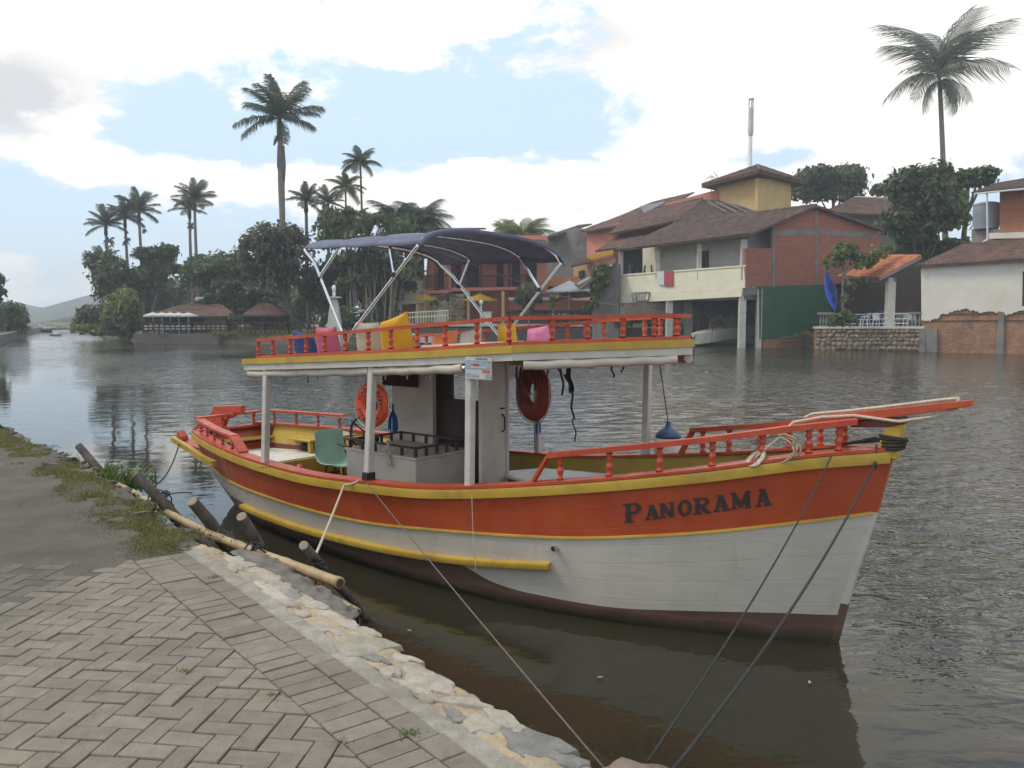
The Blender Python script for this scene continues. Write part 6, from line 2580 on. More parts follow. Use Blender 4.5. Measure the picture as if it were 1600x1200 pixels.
    for t in (0.4, 0.7, 0.95):
        c = a.lerp(b, t) + Vector((0, 0, 1.0 + .9 * t))
        rows.append([c + sd * 0.95 * math.cos(q) + Vector((0, 0, 1.25 * math.sin(q))) for q in np.linspace(0, math.pi, 9)])
    m.grid(rows)
    o = m.build('cover', M['concrete'], sk, fix=False)
    o.modifiers.new('t', 'SOLIDIFY').thickness = 0.03


def rail_fence(name, label, P0, P1, n, hgt, mt, boards=2, cat='fence', group=None, pw=0.12):
    root = thing(name, label, cat, P0, group)
    P0, P1 = Vector(P0), Vector(P1)
    d = P1 - P0
    for k in range(n + 1):
        m = MB()
        p = d * (k / n)
        m.box(p + Vector((0, 0, hgt / 2)), (pw, pw, hgt))
        m.build('post', mt, root)
    for k in range(boards):
        z = hgt * (0.94 - 0.42 * k)
        m = MB()
        m.bar(Vector((0, 0, z)), d + Vector((0, 0, z)), 0.05, 0.11)
        m.build('rail', mt, root)
    return root


_parasol = {}


def parasol(p, r, h, mt, label, group, slope=0.28):
    root = thing('parasol', label, 'parasol', p, group)
    m = MB()
    n = 8
    for k in range(n):
        a, b = 2 * math.pi * k / n, 2 * math.pi * (k + 1) / n
        A = Vector((math.cos(a) * r, math.sin(a) * r, h - r * slope))
        Bq = Vector((math.cos(b) * r, math.sin(b) * r, h - r * slope))
        T = Vector((0, 0, h))
        mid = (A + Bq) / 2 * 0.96 + Vector((0, 0, 0.0))
        mid.z = h - r * slope + 0.02
        m.add([T, A, mid, Bq], [(0, 1, 2), (0, 2, 3)])
        dz = Vector((0, 0, -0.14))
        m.add([A, mid, Bq, Bq + dz, mid + dz, A + dz], [(0, 1, 4, 5), (1, 2, 3, 4)])
    o = m.build('canopy', mt, root, fix=False)
    m = MB()
    m.tube([(0, 0, 0), (0, 0, h + 0.12)], 0.035, 6)
    m.build('pole', M['mast'], root)
    return root


_chair = None


def plastic_chair(p, turn, label, group='white plastic chairs on the far bank', sc=1.0):
    global _chair
    if _chair is None:
        t = thing('plastic_chair', label, 'chair', p, group)
        m = MB()
        m.box((0, 0, 0.43), (0.44, 0.44, 0.035))
        m.build('seat', M['whiteplastic'], t)
        m = MB()
        rows = []
        for z, x in ((0.46, -0.2), (0.65, -0.24), (0.86, -0.29)):
            rows.append([(x + 0.04 * abs(u), u * 0.22, z - 0.03 * u * u) for u in (-1, -.5, 0, .5, 1)])
        m.grid(rows)
        o = m.build('backrest', M['whiteplastic'], t, fix=False)
        o.modifiers.new('t', 'SOLIDIFY').thickness = 0.025
        for a in (-1, 1):
            for b in (-1, 1):
                m = MB()
                m.tube([(a * 0.18, b * 0.19, 0.42), (a * 0.24, b * 0.24, 0)], 0.028, 5)
                m.build('leg', M['whiteplastic'], t)
            m = MB()
            m.tube([(-0.24, a * 0.23, 0.66), (0.12, a * 0.25, 0.64), (0.2, a * 0.24, 0.43)], 0.026, 5)
            m.build('armrest', M['whiteplastic'], t)
        _chair = t
    else:
        t = dup(_chair, p, label=label)
        t['group'] = group
    t.location = p
    t.rotation_euler = (0, 0, turn)
    t.scale = (sc, sc, sc)
    return t


def baluster_row(parent, P0, P1, n, h, mt, name='baluster', r=0.10):
    m = MB()
    m.lathe([(r, 0), (r, .08), (r * .55, .14), (r * .8, .28), (r * 1.05, .45), (r * .6, .75), (r * .5, .85), (r * .95, .92), (r * .95, 1)], n=8)
    o = m.build(name, mt, parent, smooth='auto')
    me = o.data
    bpy.data.objects.remove(o)
    for k in range(n):
        p = Vector(P0).lerp(Vector(P1), (k + .5) / n)
        link(name, me, parent, p, (0, 0, 0), (1, 1, h))


def build_patio():
    Fp = Face(1276, 66.0, 1442, 60.5)
    zp = Fp.P(1360, 511).z
    base = Fp.at(1360, 0)
    w = thing('patio_terrace', 'rubble stone terrace wall with patio floor beside the brick gable', 'terrace', base)
    def build(m, name, mt, par=w, b=None, **k):
        m.v = [tuple(Vector(p) - (b or base)) for p in m.v]
        return m.build(name, mt, par, **k)
    m = MB()
    panel(m, Fp, [(1272, 560), (1443, 560), (1443, 513), (1272, 513)], 0.6, -0.06)
    build(m, 'wall_core', M['adobe'])
    m = MB()
    panel(m, Fp, [(1270, 513.5), (1444, 513.5), (1444, 510), (1270, 510)], 9.0, 0.1)
    build(m, 'patio_floor', M['pier'])
    rr = random.Random(5)
    mes = [rock_mesh('rubble_stone', M['fstone'], 1, 0.6, 1, 30 + s, 0.9, 2) for s in range(6)]
    y = 518
    while y < 551:
        x = 1274
        rowh = rr.uniform(6, 8.5)
        while x < 1441:
            ww = rr.uniform(6, 11.5)
            p = Fp.P(x + ww / 2, y + rr.uniform(-1.2, 1.2), -0.02)
            k = 62 / FPX
            link('stone', rr.choice(mes), w, p - base, (rr.uniform(-.3, .3), rr.uniform(-.6, .6), math.atan2(Fp.d.y, Fp.d.x)), (ww * k * 0.47, 0.2, rowh * k * 0.60))
            x += ww * 0.96
        y += rowh * 0.95
    m = MB()
    for px in (1441, 1459):
        panel(m, Fp, [(px - 5, 556), (px + 5, 556), (px + 5, 514), (px - 5, 514)], 0.5, 0.12)
    build(m, 'buttress', M['concrete'])
    # balustrade ends and wire rails
    bal = thing('balustrade', 'grey concrete balustrade with wire rails along the patio edge', 'balustrade', Fp.at(1280, zp))
    bb = bal.location.copy()
    hB = Fp.P(1280, 488).z - zp
    baluster_row(bal, Fp.at(1280, zp, 0) - bb, Fp.at(1299, zp, 0) - bb, 4, hB * 0.85, M['concrete'])
    baluster_row(bal, Fp.at(1423, zp, 0) - bb, Fp.at(1440, zp, 0) - bb, 3, hB * 0.85, M['concrete'])
    for x0, x1 in ((1278, 1301), (1419, 1441)):
        m = MB()
        m.bar(Fp.at(x0, zp + hB * .92), Fp.at(x1, zp + hB * .92), 0.3, hB * .15)
        build(m, 'coping', M['concrete'], bal, bb)
    for f in (0.25, 0.55, 0.9):
        m = MB()
        m.tube([Fp.at(1301, zp + hB * f), Fp.at(1345, zp + hB * (f - .06)), Fp.at(1388, zp + hB * f)], 0.03, 5)
        m.tube([Fp.at(1397, zp + hB * f), Fp.at(1420, zp + hB * f)], 0.03, 5)
        build(m, 'wire_rail', M['pipe'], bal, bb)
    # lean-to roof over the patio
    ro = thing('patio_shelter', 'patio shelter with an orange tiled lean-to roof and a white column', 'shelter', Fp.at(1392, zp, -0.5))
    rb = ro.location.copy()
    m = MB()
    p = Fp.P(1392, 434, -0.5)
    m.bar((p.x, p.y, zp), (p.x, p.y, p.z), 0.55, 0.55, up=(1, 0, 0))
    build(m, 'column', M['plaster'], ro, rb)
    eL, eR = Fp.P(1318, 432, -2.2), Fp.P(1370, 433, 0.6)
    q = [Fp.P(1308, 433, -2.6), Fp.P(1376, 434, 0.5), Fp.P(1440, 399, -0.2), Fp.P(1372, 398, -5.0)]
    tiled_roof('roof', [x - rb for x in q], M['roof_o'], ro, 0.3, 0.08)
    m = MB()
    m.bar(Fp.P(1374, 437, 0.45), Fp.P(1440, 402, -0.1), 0.12, 0.2)
    build(m, 'verge_board', M['concrete'], ro, rb)
    m = MB()
    m.bar(Fp.P(1360, 438, -0.4), Fp.P(1400, 437, -0.5), 0.25, 0.3)
    build(m, 'lintel', M['concrete'], ro, rb)
    m = MB()
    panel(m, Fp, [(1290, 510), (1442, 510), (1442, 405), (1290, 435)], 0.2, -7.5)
    build(m, 'back_wall', M['wood_and_shade'], ro, rb)  # dark colour paints the shade at the back of the shelter
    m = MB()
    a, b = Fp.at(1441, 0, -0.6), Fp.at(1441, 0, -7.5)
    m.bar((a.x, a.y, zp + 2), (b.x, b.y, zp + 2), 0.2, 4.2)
    build(m, 'side_wall', M['wood_and_shade'], ro, rb)  # inner side wall carries the same painted shade
    # kayak leaning on the green wall
    kp = Fp.P(1303, 488, 0.2)
    k = thing('kayak', 'blue sit-on kayak standing on end against the green wall', 'kayak', kp)
    m = MB()
    tpt = Fp.P(1290, 424, -0.4) - kp
    secs = []
    for t in np.linspace(0, 1, 17):
        c = tpt * t
        w = 0.60 * math.sin(math.pi * (0.02 + 0.96 * t)) ** 0.95
        bow = 0.55 * (2 * t - 1) ** 2
        nrm = Vector((0.35, -0.93, 0)).normalized()
        tn = tpt.normalized()
        sdv = tn.cross(nrm).normalized()
        nrm = sdv.cross(tn).normalized()
        ring = []
        for a in np.linspace(0, 2 * math.pi, 13):
            ring.append(c + sdv * (w * math.cos(a) + 0.28 * (4 * t * (1 - t) - 0.5)) * 1.0 + nrm * (0.17 * math.sin(a) * (w / 0.60) + bow * 0.5))
        secs.append(ring)
    m.grid(secs)
    m.build('hull', M['kayak'], k, smooth=True)
    m = MB()
    for t, rw, rl in ((0.58, 0.27, 0.55), (0.30, 0.17, 0.3)):
        c = tpt * t + nrm * (0.175 + 0.27 * (2 * t - 1) ** 2) + sdv * 0.28 * (4 * t * (1 - t) - 0.5)
        ring = [c + sdv * (rw * math.cos(a)) + tn * (rl * math.sin(a)) for a in np.linspace(0, 2 * math.pi, 17)[:-1]]
        m.prism(ring, nrm * 0.03)
    m.build('cockpit', M['kayak_dk'], k)
    # furniture on the patio
    for i, (px, off, tn, lb) in enumerate(((1352, -1.6, 2.4, 'white plastic chair on the patio turned towards the brick house'), (1372, -1.3, 0.6, 'white plastic chair on the patio beside the white column'),
                                           (1412, -1.8, 3.4, 'white plastic chair by the patio table at the plaster house'), (1424, -1.5, 1.2, 'white plastic chair half behind the right balusters'))):
        plastic_chair(Fp.at(px, zp, off), tn, lb, 'plastic chairs on the patio', 1.25)
    tb = thing('patio_table', 'white plastic table on the patio behind the right balusters', 'table', Fp.at(1408, zp, -2.8))
    m = MB()
    m.lathe([(0.6, 0.9), (0.62, 0.93), (0.6, 0.96)], n=16)
    m.build('top', M['whiteplastic'], tb)
    for a in range(4):
        m = MB()
        m.tube([(0.3 * math.cos(a * 1.57), 0.3 * math.sin(a * 1.57), 0.9), (0.45 * math.cos(a * 1.57), 0.45 * math.sin(a * 1.57), 0)], 0.03, 5)
        m.build('leg', M['whiteplastic'], tb)
    m = MB()
    c = Fp.at(1345, zp, -4.5)
    m.box(c + Vector((0, 0, 0.45)), (2.6, 1.2, 0.9))
    m.box(c + Vector((1.9, 0, 0.6)), (1.2, 1.2, 1.3), taper=0.7)
    o = m.build('covered_pile', M['bluecloth2'], bevel=0.1)
    tag(o, 'dark blue tarp covering things at the back of the patio', 'tarp')


def build_plaster_house():
    F = Face(1440, 60.5, 1640, 55.5)
    base = F.at(1440, 0)
    h = thing('plaster_house', 'old white plastered house with eroded adobe base standing in the water', 'house', base)
    def build(m, name, mt, par=h, b=None, **k):
        m.v = [tuple(Vector(p) - (b or base)) for p in m.v]
        return m.build(name, mt, par, **k)
    m = MB()
    # broken lower edge of the plaster
    edge = [(1440, 500), (1446, 502), (1452, 501), (1460, 499), (1466, 496), (1471, 491), (1478, 490), (1486, 487), (1497, 485), (1505, 483), (1515, 484), (1524, 487), (1536, 488), (1545, 486), (1553, 488), (1562, 490), (1572, 492), (1580, 491), (1590, 487), (1606, 484), (1640, 482)]
    rj = random.Random(3)
    jag = []
    for (x0, y0), (x1, y1) in zip(edge[:-1], edge[1:]):
        for k in range(4):
            t = k / 4
            jag.append((x0 + (x1 - x0) * t + rj.uniform(-.7, .7), y0 + (y1 - y0) * t + rj.uniform(-1.6, 1.6)))
    panel(m, F, [(1439, 412), (1640, 404)] + [edge[-1]] + jag[::-1], 0.12, 0.06)
    build(m, 'plaster_wall', M['plaster'])
    m = MB()
    panel(m, F, [(1440, 560), (1640, 562), (1640, 406), (1440, 413)], 0.5, -0.06)
    build(m, 'adobe_wall', M['adobe'])
    m = MB()
    panel(m, F, [(1442, 490.5), (1640, 486.5), (1640, 488.5), (1442, 492.5)], 0.3, 0.01)
    panel(m, F, [(1442, 500.5), (1640, 499.5), (1640, 500.5), (1442, 501.5)], 0.3, 0.015)
    build(m, 'brick_course', M['roof'])
    m = MB()
    panel(m, F, [(1555, 560), (1568, 560), (1569, 488), (1560, 486)], 0.4, 0.10)
    build(m, 'concrete_pier', M['concrete'])
    m = MB()
    panel(m, F, [(1448, 560), (1458, 560), (1458, 514), (1446, 514)], 0.4, 0.12)
    build(m, 'concrete_pier', M['concrete'])
    m = MB()
    panel(m, F, [(1597, 478), (1640, 477), (1640, 422), (1598, 424)], 0.1, 0.08)
    build(m, 'shutter', M['wood_and_shade'])
    q = [F.P(1432, 416, 0.5), F.P(1650, 404, 0.6), F.P(1650, 362, -4.5), F.P(1484, 375, -5.0)]
    q = [F.P(1430, 416, 0.5), F.P(1650, 403, 0.6), F.P(1660, 366, -4.5), F.P(1505, 383, -5.0)]
    tiled_roof('roof', [p - base for p in q], M['roof'], h, 0.26, 0.08)
    # upper orange house behind it
    G = Face(1560, 63.0, 1660, 59.0)
    g = thing('upper_brick_house', 'orange brick upper house with a dark tiled roof at the right edge', 'house', G.at(1560, 0))
    gb = g.location.copy()
    m = MB()
    panel(m, G, [(1562, 362), (1700, 368), (1700, 288), (1562, 300)], 3.0)
    build(m, 'brick_wall', M['brick_o'], g, gb)
    m = MB()
    panel(m, G, [(1545, 373), (1700, 370), (1700, 360), (1545, 364)], 3.5, 0.2)
    build(m, 'sill_beam', M['plaster'], g, gb)
    m = MB()
    panel(m, G, [(1548, 420), (1700, 420), (1700, 370), (1548, 372)], 2.5, -0.3)
    build(m, 'lower_wall', M['concrete'], g, gb)
    q = [G.P(1518, 302, 1.6), G.P(1680, 284, 1.8), G.P(1700, 262, -3.5), G.P(1560, 287, -3.0)]
    tiled_roof('roof', [p - gb for p in q], M['roof_d'], g, 0.26, 0.08)
    m = MB()
    m.tube([G.P(1522, 303, 1.7), G.P(1680, 287, 1.9)], 0.06, 6)
    m.tube([G.P(1542, 301, 1.6), G.P(1542.5, 330, 1.6), G.P(1543, 374, 1.6)], 0.075, 7)
    m.tube([G.P(1543, 374, 1.6), G.P(1520, 391, 2.2), G.P(1487, 408, 3.0)], 0.085, 7)
    build(m, 'drain_pipe', M['pipe'], g, gb)
    t = thing('water_tank', 'grey-blue fibre water tank on the roof beside the orange brick wall', 'water tank', G.P(1541, 358, -1.0))
    s = 62 / FPX
    m = MB()
    m.lathe([(19 * s * .94, 0), (19.5 * s, 10 * s), (20 * s, 11 * s), (20 * s, 24 * s), (20.5 * s, 25 * s), (20.5 * s, 38 * s)], n=20)
    m.build('body', M['tank'], t, smooth='auto')
    m = MB()
    m.lathe([(21.5 * s, 38 * s), (21.5 * s, 40 * s), (12 * s, 43 * s), (0.01, 44 * s)], n=20)
    m.build('lid', M['tank'], t, smooth='auto')
    m = MB()
    panel(m, G, [(1518, 420), (1566, 420), (1566, 358), (1518, 358)], 2.2, -0.6)
    o = m.build('tank_stand', M['concrete'])
    tag(o, 'stained concrete stand under the water tank', 'stand')


def wall_quad(m, f, x0, x1, yt0, yt1, yb, th=0.3, off=0.0):
    return panel(m, f, [(x0, yb), (x1, yb), (x1, yt1), (x0, yt0)], th, off)


def build_back_houses():
    # ochre tower with hipped roof
    T1 = Face(1121, 92, 1184, 86)
    T2 = Face(1184, 86, 1236, 91)
    t = thing('ochre_tower', 'ochre square tower house with a dark pyramid roof rising behind the brick gable', 'house', T1.at(1184, 0))
    b = t.location.copy()
    def bd(m, name, mt, par, bb, **k):
        m.v = [tuple(Vector(p) - bb) for p in m.v]
        return m.build(name, mt, par, **k)
    m = MB()
    wall_quad(m, T1, 1120, 1184, 291, 278, 430)
    bd(m, 'wall', M['tower'], t, b)
    m = MB()
    wall_quad(m, T2, 1184, 1236, 278, 282, 430, 0.3, 0.002)
    bd(m, 'wall', M['tower'], t, b)
    pk = aty(1184, 259, 90)
    c1, c2, c3 = T1.P(1096, 293, 1.3), T1.P(1184, 274, 1.5) + Vector((0, -0.6, 0)), T2.P(1262, 275, 1.0)
    cz = (c1.z + c2.z + c3.z) / 3
    for c in (c1, c2, c3):
        c.z = cz
    c4 = c1 + c3 - c2
    for p, q in ((c1, c2), (c2, c3), (c3, c4), (c4, c1)):
        tiled_roof('roof', [p - b, q - b, pk + Vector((0.05, 0, 0)) - b, pk - Vector((0.05, 0, 0)) - b], M['roof'], t, 0.3, 0.08)
        ridge_cap(q - b, pk - b, M['roof'], t, 0.11)
    m = MB()
    p = c2 - Vector((0, 0, 0.0))
    m.prism([(q.x, q.y, cz - 0.15) for q in (c1, c2, c3, c4)], (0, 0, -0.12))
    bd(m, 'soffit', M['roof_d'], t, b)
    # antenna mast
    a = thing('antenna_mast', 'tall slim telecom mast with a white cylinder antenna behind the ochre tower', 'antenna mast', (aty(1171, 290, 105).x, 105, 1))
    zt, z1, z0 = aty(1171, 157, 105).z, aty(1171, 210, 105).z, aty(1171, 275, 105).z
    m = MB()
    m.tube([(0, 0, 0), (0, 0, z1 - 1)], [0.42, 0.24], 10)
    m.build('pole', M['mast'], a, smooth=True)
    m = MB()
    m.lathe([(0.26, z1 - 1.2), (0.36, z1 - 0.8), (0.36, z1 - 0.2), (0.33, z1 - 0.2), (0.33, zt - 1.9)], n=12)
    for k in range(3):
        q = k * 2.09 + 0.4
        m.box((0.27 * math.cos(q), 0.27 * math.sin(q), zt - 1.4), (0.12, 0.12, 1.2))
    m.lathe([(0.34, zt - 0.9), (0.34, zt - 0.75), (0.05, zt - 0.7)], n=12)
    m.build('antenna', M['mast'], a, smooth='auto')
    # dish / tv aerial on the roof
    tv = thing('tv_aerial', 'small wire television aerial above the brown roofs', 'aerial', aty(1112, 300, 92))
    m = MB()
    m.tube([(0, 0, -0.6), (0, 0, 1.7)], 0.04, 5)
    for k in range(5):
        m.tube([(-0.8 + .3 * k, 0, 1.2 + 0.35 * k * (1 if k % 2 else .6)), (0.1 + .25 * k, 0.2, 1.9 - 0.2 * k)], 0.03, 4)
    m.build('rods', M['concrete'], tv)
    # long brown roofs between the tower and the balcony house
    R1 = Face(950, 92, 1100, 84)
    r = thing('brown_roof_house', 'house with broad weathered brown tiled roofs behind the balcony', 'house', R1.at(1000, 0))
    rb = r.location.copy()
    tiled_roof('roof', [p - rb for p in (aty(952, 366, 88), aty(1060, 345, 84), aty(1098, 311, 90), aty(985, 335, 96))], M['roof'], r, 0.28, 0.08)
    tiled_roof('roof', [p - rb for p in (aty(1060, 346, 83.5), aty(1196, 334, 82), aty(1120, 313, 88), aty(1096, 312, 90))], M['roof_d'], r, 0.28, 0.08)
    tiled_roof('roof', [p - rb for p in (aty(930, 393, 86), aty(990, 384, 83), aty(1010, 366, 87), aty(965, 370, 90))], M['roof'], r, 0.28, 0.08)
    ridge_cap(aty(985, 335, 96) - rb, aty(1098, 311, 90) - rb, M['roof'], r)
    m = MB()
    for k in range(4):
        p, q = aty(1105 + k * 14, 316 + k * 1.0, 86.3), aty(1135 + k * 16, 334, 82.6)
        m.bar(p + Vector((0, 0, .12)), q + Vector((0, 0, .16)), 0.16, 0.05)
    m.v = [tuple(Vector(p) - rb) for p in m.v]
    m.build('roof_batten', M['concrete'], r)
    m = MB()
    wall_quad(m, R1, 962, 1100, 376, 370, 430, 0.4, -1.0)
    bd(m, 'wall', M['cream'], r, rb)
    m = MB()
    wall_quad(m, Face(958, 90, 1110, 87), 958, 1110, 362, 336, 440, 0.4)
    bd(m, 'rear_wall', M['terracotta'], r, rb)
    # salmon house
    S = Face(917, 98, 1010, 90)
    s = thing('salmon_house', 'tall salmon pink house with brown gable roof left of the balcony house', 'house', S.at(917, 0))
    sb = s.location.copy()
    m = MB()
    wall_quad(m, S, 917, 1000, 357, 343, 470)
    bd(m, 'wall', M['salmon'], s, sb)
    tiled_roof('roof', [p - sb for p in (aty(912, 362, 97), aty(1000, 350, 90), aty(1085, 300, 96), aty(1020, 316, 102))], M['roof'], s, 0.28, 0.08)
    tiled_roof('roof', [p - sb for p in (aty(905, 362, 99), aty(912, 361, 97), aty(1046, 314, 101), aty(1036, 313, 106))], M['roof_d'], s, 0.28, 0.08)
    m = MB()
    wall_quad(m, Face(1000, 95, 1122, 92), 1040, 1122, 318, 296, 360)
    bd(m, 'upper_wall', M['salmon'], s, sb)
    m = MB()
    panel(m, S, [(1000, 322), (1040, 314), (1036, 318), (1006, 333)], 0.1, 2.5)
    bd(m, 'skylight', M['tank'], s, sb)
    m = MB()
    m.bar(S.P(918, 404, 0.4), S.P(962, 393, 0.4), 0.12, 0.5)
    bd(m, 'yellow_board', M['umb_y'], s, sb)
    # grey concrete house
    C = Face(845, 104, 920, 100)
    c = thing('grey_concrete_house', 'stained grey concrete house behind the awning, next to the salmon house', 'house', C.at(880, 0))
    cb = c.location.copy()
    m = MB()
    panel(m, C, [(842, 470), (918, 470), (918, 358), (900, 356), (866, 366), (842, 372)], 0.4)
    bd(m, 'wall', M['concrete'], c, cb)
    tiled_roof('roof', [p - cb for p in (aty(838, 375, 103), aty(868, 368, 101), aty(925, 350, 104), aty(905, 352, 108))], M['roof_d'], c, 0.28, 0.08)
    m = MB()
    panel(m, C, [(896, 470), (918, 470), (918, 413), (896, 418)], 0.3, 1.5)
    bd(m, 'yellow_annex', M['tower'], c, cb)
    m = MB()
    panel(m, C, [(904, 436), (912, 436), (912, 422), (904, 424)], 0.2, 1.7)
    bd(m, 'window', M['darkint'], c, cb)
    tiled_roof('roof', [p - cb for p in (aty(892, 416, 96), aty(922, 410, 95), aty(922, 402, 98), aty(905, 404, 98))], M['roof'], c, 0.28, 0.08)
    # hipped brown roof behind the gable, right
    d = thing('brown_hip_house', 'house with a weathered maroon hip roof behind the brick gable and the big tree', 'house', aty(1330, 498, 95))
    db = d.location.copy()
    tiled_roof('roof', [p - db for p in (aty(1285, 332, 92), aty(1420, 338, 90), aty(1400, 311, 97), aty(1335, 309, 97))], M['roof'], d, 0.28, 0.08)
    ridge_cap(aty(1335, 309, 97) - db, aty(1400, 311, 97) - db, M['pier'], d, 0.1)
    m = MB()
    f = Face(1290, 93, 1420, 91)
    wall_quad(m, f, 1295, 1420, 332, 338, 400)
    bd(m, 'wall', M['concrete'], d, db)


def build_hotel():
    Fh = Face(622, 88, 860, 84.5)
    base = Fh.at(740, 0)
    h = thing('pink_hotel', 'pink and white two storey riverside house with a long dark balcony and arched stone porch', 'house', base)
    def build(m, name, mt, par=h, b=None, **k):
        m.v = [tuple(Vector(p) - (b or base)) for p in m.v]
        return m.build(name, mt, par, **k)
    # recessed upper wall and ground floor wall
    m = MB()
    panel(m, Fh, [(676, 460), (855, 460), (855, 368), (676, 368)], 0.3, -1.8)
    build(m, 'upper_wall', M['salmon'])
    m = MB()
    panel(m, Fh, [(626, 530), (860, 530), (860, 458), (626, 458)], 0.3, -1.6)
    build(m, 'lower_wall', M['terracotta'])
    m = MB()
    panel(m, Fh, [(652, 530), (672, 530), (672, 456), (652, 456)], 1.2, -0.2)
    build(m, 'ochre_wall', M['tower'])
    # white wing at the left
    m = MB()
    panel(m, Fh, [(624, 476), (664, 473), (664, 436), (624, 443)], 1.5, 0.2)
    build(m, 'white_balcony', M['plaster'])
    m = MB()
    panel(m, Fh, [(624, 444), (662, 437), (662, 402), (646, 412), (624, 420)], 0.2, -1.0)
    build(m, 'white_wall', M['plaster'])
    m = MB()
    panel(m, Fh, [(640, 432), (660, 430), (660, 414), (640, 418)], 0.2, -0.75)
    build(m, 'window', M['darkint'])
    for px in (626, 652):
        m = MB()
        p = Fh.P(px, 475, 0.0)
        m.bar((p.x, p.y, 0.8), (p.x, p.y, p.z), 0.28, 0.28, up=(1, 0, 0))
        build(m, 'post', M['plaster'])
    m = MB()
    panel(m, Fh, [(664, 452), (678, 452), (678, 398), (668, 402)], 1.6, 0.0)
    panel(m, Fh, [(694, 452), (705, 452), (705, 392), (694, 392)], 1.6, 0.1)
    build(m, 'pink_pier', M['salmon'])
    m = MB()
    panel(m, Fh, [(657, 459), (705, 458), (705, 453), (657, 454)], 1.9, 0.4)
    panel(m, Fh, [(705, 455), (838, 452), (838, 448), (705, 449.5)], 1.9, 0.3)
    build(m, 'balcony_slab', M['salmon'])
    # openings on the upper floor, their shade painted as near-black panels
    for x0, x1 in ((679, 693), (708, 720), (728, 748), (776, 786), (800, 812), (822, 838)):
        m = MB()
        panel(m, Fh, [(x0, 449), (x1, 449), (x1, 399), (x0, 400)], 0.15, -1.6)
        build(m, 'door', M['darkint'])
    # balcony railing
    for (x0, x1, off) in ((661, 700, 0.35), (706, 838, 0.25)):
        m = MB()
        m.bar(Fh.P(x0, 431, off), Fh.P(x1, 430, off), 0.08, 0.09)
        m.bar(Fh.P(x0, 450, off), Fh.P(x1, 448, off), 0.06, 0.06)
        n = int((x1 - x0) / 2.2)
        for k in range(n + 1):
            px = x0 + (x1 - x0) * k / n
            a, b2 = Fh.P(px, 450, off), Fh.P(px, 431, off)
            m.bar(a, (a.x, a.y, b2.z), 0.045, 0.045, up=(1, 0, 0))
        build(m, 'balcony_railing', M['wood_and_shade'])
    for px in (708, 752, 796, 837):
        m = MB()
        a = Fh.P(px, 450, 0.2)
        b2 = Fh.P(px, 392, 0.2)
        m.bar(a, (a.x, a.y, b2.z), 0.2, 0.2, up=(1, 0, 0))
        build(m, 'balcony_post', M['wood_and_shade'])
    # stone porch with arch, columns
    m = MB()
    out = [(672, 530), (672, 462), (705, 460), (705, 530)]
    arch = [(697, 530), (697, 490), (695, 481), (690, 476), (684, 478), (679, 486), (678, 495), (678, 530)]
    panel(m, Fh, [out[0], out[1], (688, 461), (688, 477), (684, 478), (679, 486), (678, 495), (678, 530)], 0.4, 0.6)
    panel(m, Fh, [(688, 461), out[2], out[3], (697, 530), (697, 490), (695, 481), (690, 476), (688, 477)], 0.4, 0.6)
    build(m, 'stone_arch', M['mortar'])
    m = MB()
    panel(m, Fh, [(678, 530), (697, 530), (697, 474), (678, 474)], 0.1, 0.1)
    build(m, 'gate', M['cream'])
    rr = random.Random(8)
    mes = [rock_mesh('cladding_stone', M['fstone'], 1, 0.5, 1, 60 + s, 0.9, 1) for s in range(4)]
    ang = math.atan2(Fh.d.y, Fh.d.x)
    for y in range(464, 528, 6):
        for x in range(703, 724, 6):
            p = Fh.P(x + rr.uniform(-1.5, 1.5) + 2, y + rr.uniform(-1, 1), 0.50)
            link('stone', rr.choice(mes), h, p - base, (0, rr.uniform(-.3, .3), ang), (0.22, 0.14, 0.19))
        for x in (674, 701):
            p = Fh.P(x + rr.uniform(-1, 1), y + rr.uniform(-1, 1), 0.62)
            link('stone', rr.choice(mes), h, p - base, (0, rr.uniform(-.3, .3), ang), (0.18, 0.12, 0.17))
    m = MB()
    panel(m, Fh, [(705, 530), (725, 530), (725, 459), (705, 460)], 0.5, 0.45)
    build(m, 'porch_pier', M['mortar'])
    for px in (732, 786):
        m = MB()
        a = Fh.P(px, 530, 0.3)
        b2 = Fh.P(px, 455, 0.3)
        m.bar((a.x, a.y, 0.9), (a.x, a.y, b2.z), 0.3, 0.3, up=(1, 0, 0))
        build(m, 'ochre_column', M['tower'])
    # roof
    tiled_roof('roof', [p - base for p in (aty(700, 396, 82.5), aty(862, 392, 81), aty(845, 366, 90), aty(690, 362, 92))], M['roof_d'], h, 0.3, 0.08)
    tiled_roof('roof', [p - base for p in (aty(620, 423, 86), aty(650, 412, 82), aty(690, 368, 88), aty(660, 372, 92))], M['roof_d'], h, 0.3, 0.08)
    tiled_roof('roof', [p - base for p in (aty(654, 406, 84), aty(674, 400, 83), aty(672, 395, 87), aty(664, 398, 87))], M['salmon'], h, 0.3, 0.06)
    tiled_roof('roof', [p - base for p in (aty(655, 366, 92), aty(690, 362, 91), aty(760, 357, 100), aty(655, 357, 100))], M['roof'], h, 0.3, 0.08)
    # terracotta garden wall and orange roof to the right
    g = thing('garden_annex', 'low terracotta annex with an orange tiled roof behind the white parasol', 'house', Fh.at(880, 0))
    gb = g.location.copy()
    Fg = Face(795, 85, 960, 82)
    m = MB()
    panel(m, Fg, [(796, 530), (930, 530), (930, 470), (796, 466)], 0.3, -0.5)
    build(m, 'wall', M['terracotta'], g, gb)
    tiled_roof('roof', [p - gb for p in (aty(836, 447, 88), aty(908, 446, 87), aty(905, 433, 92), aty(840, 433, 92))], M['roof_o'], g, 0.3, 0.08)
    tiled_roof('roof', [p - gb for p in (aty(842, 470, 85), aty(930, 462, 83), aty(925, 444, 88), aty(838, 449, 89))], M['roof_d'], g, 0.3, 0.08)
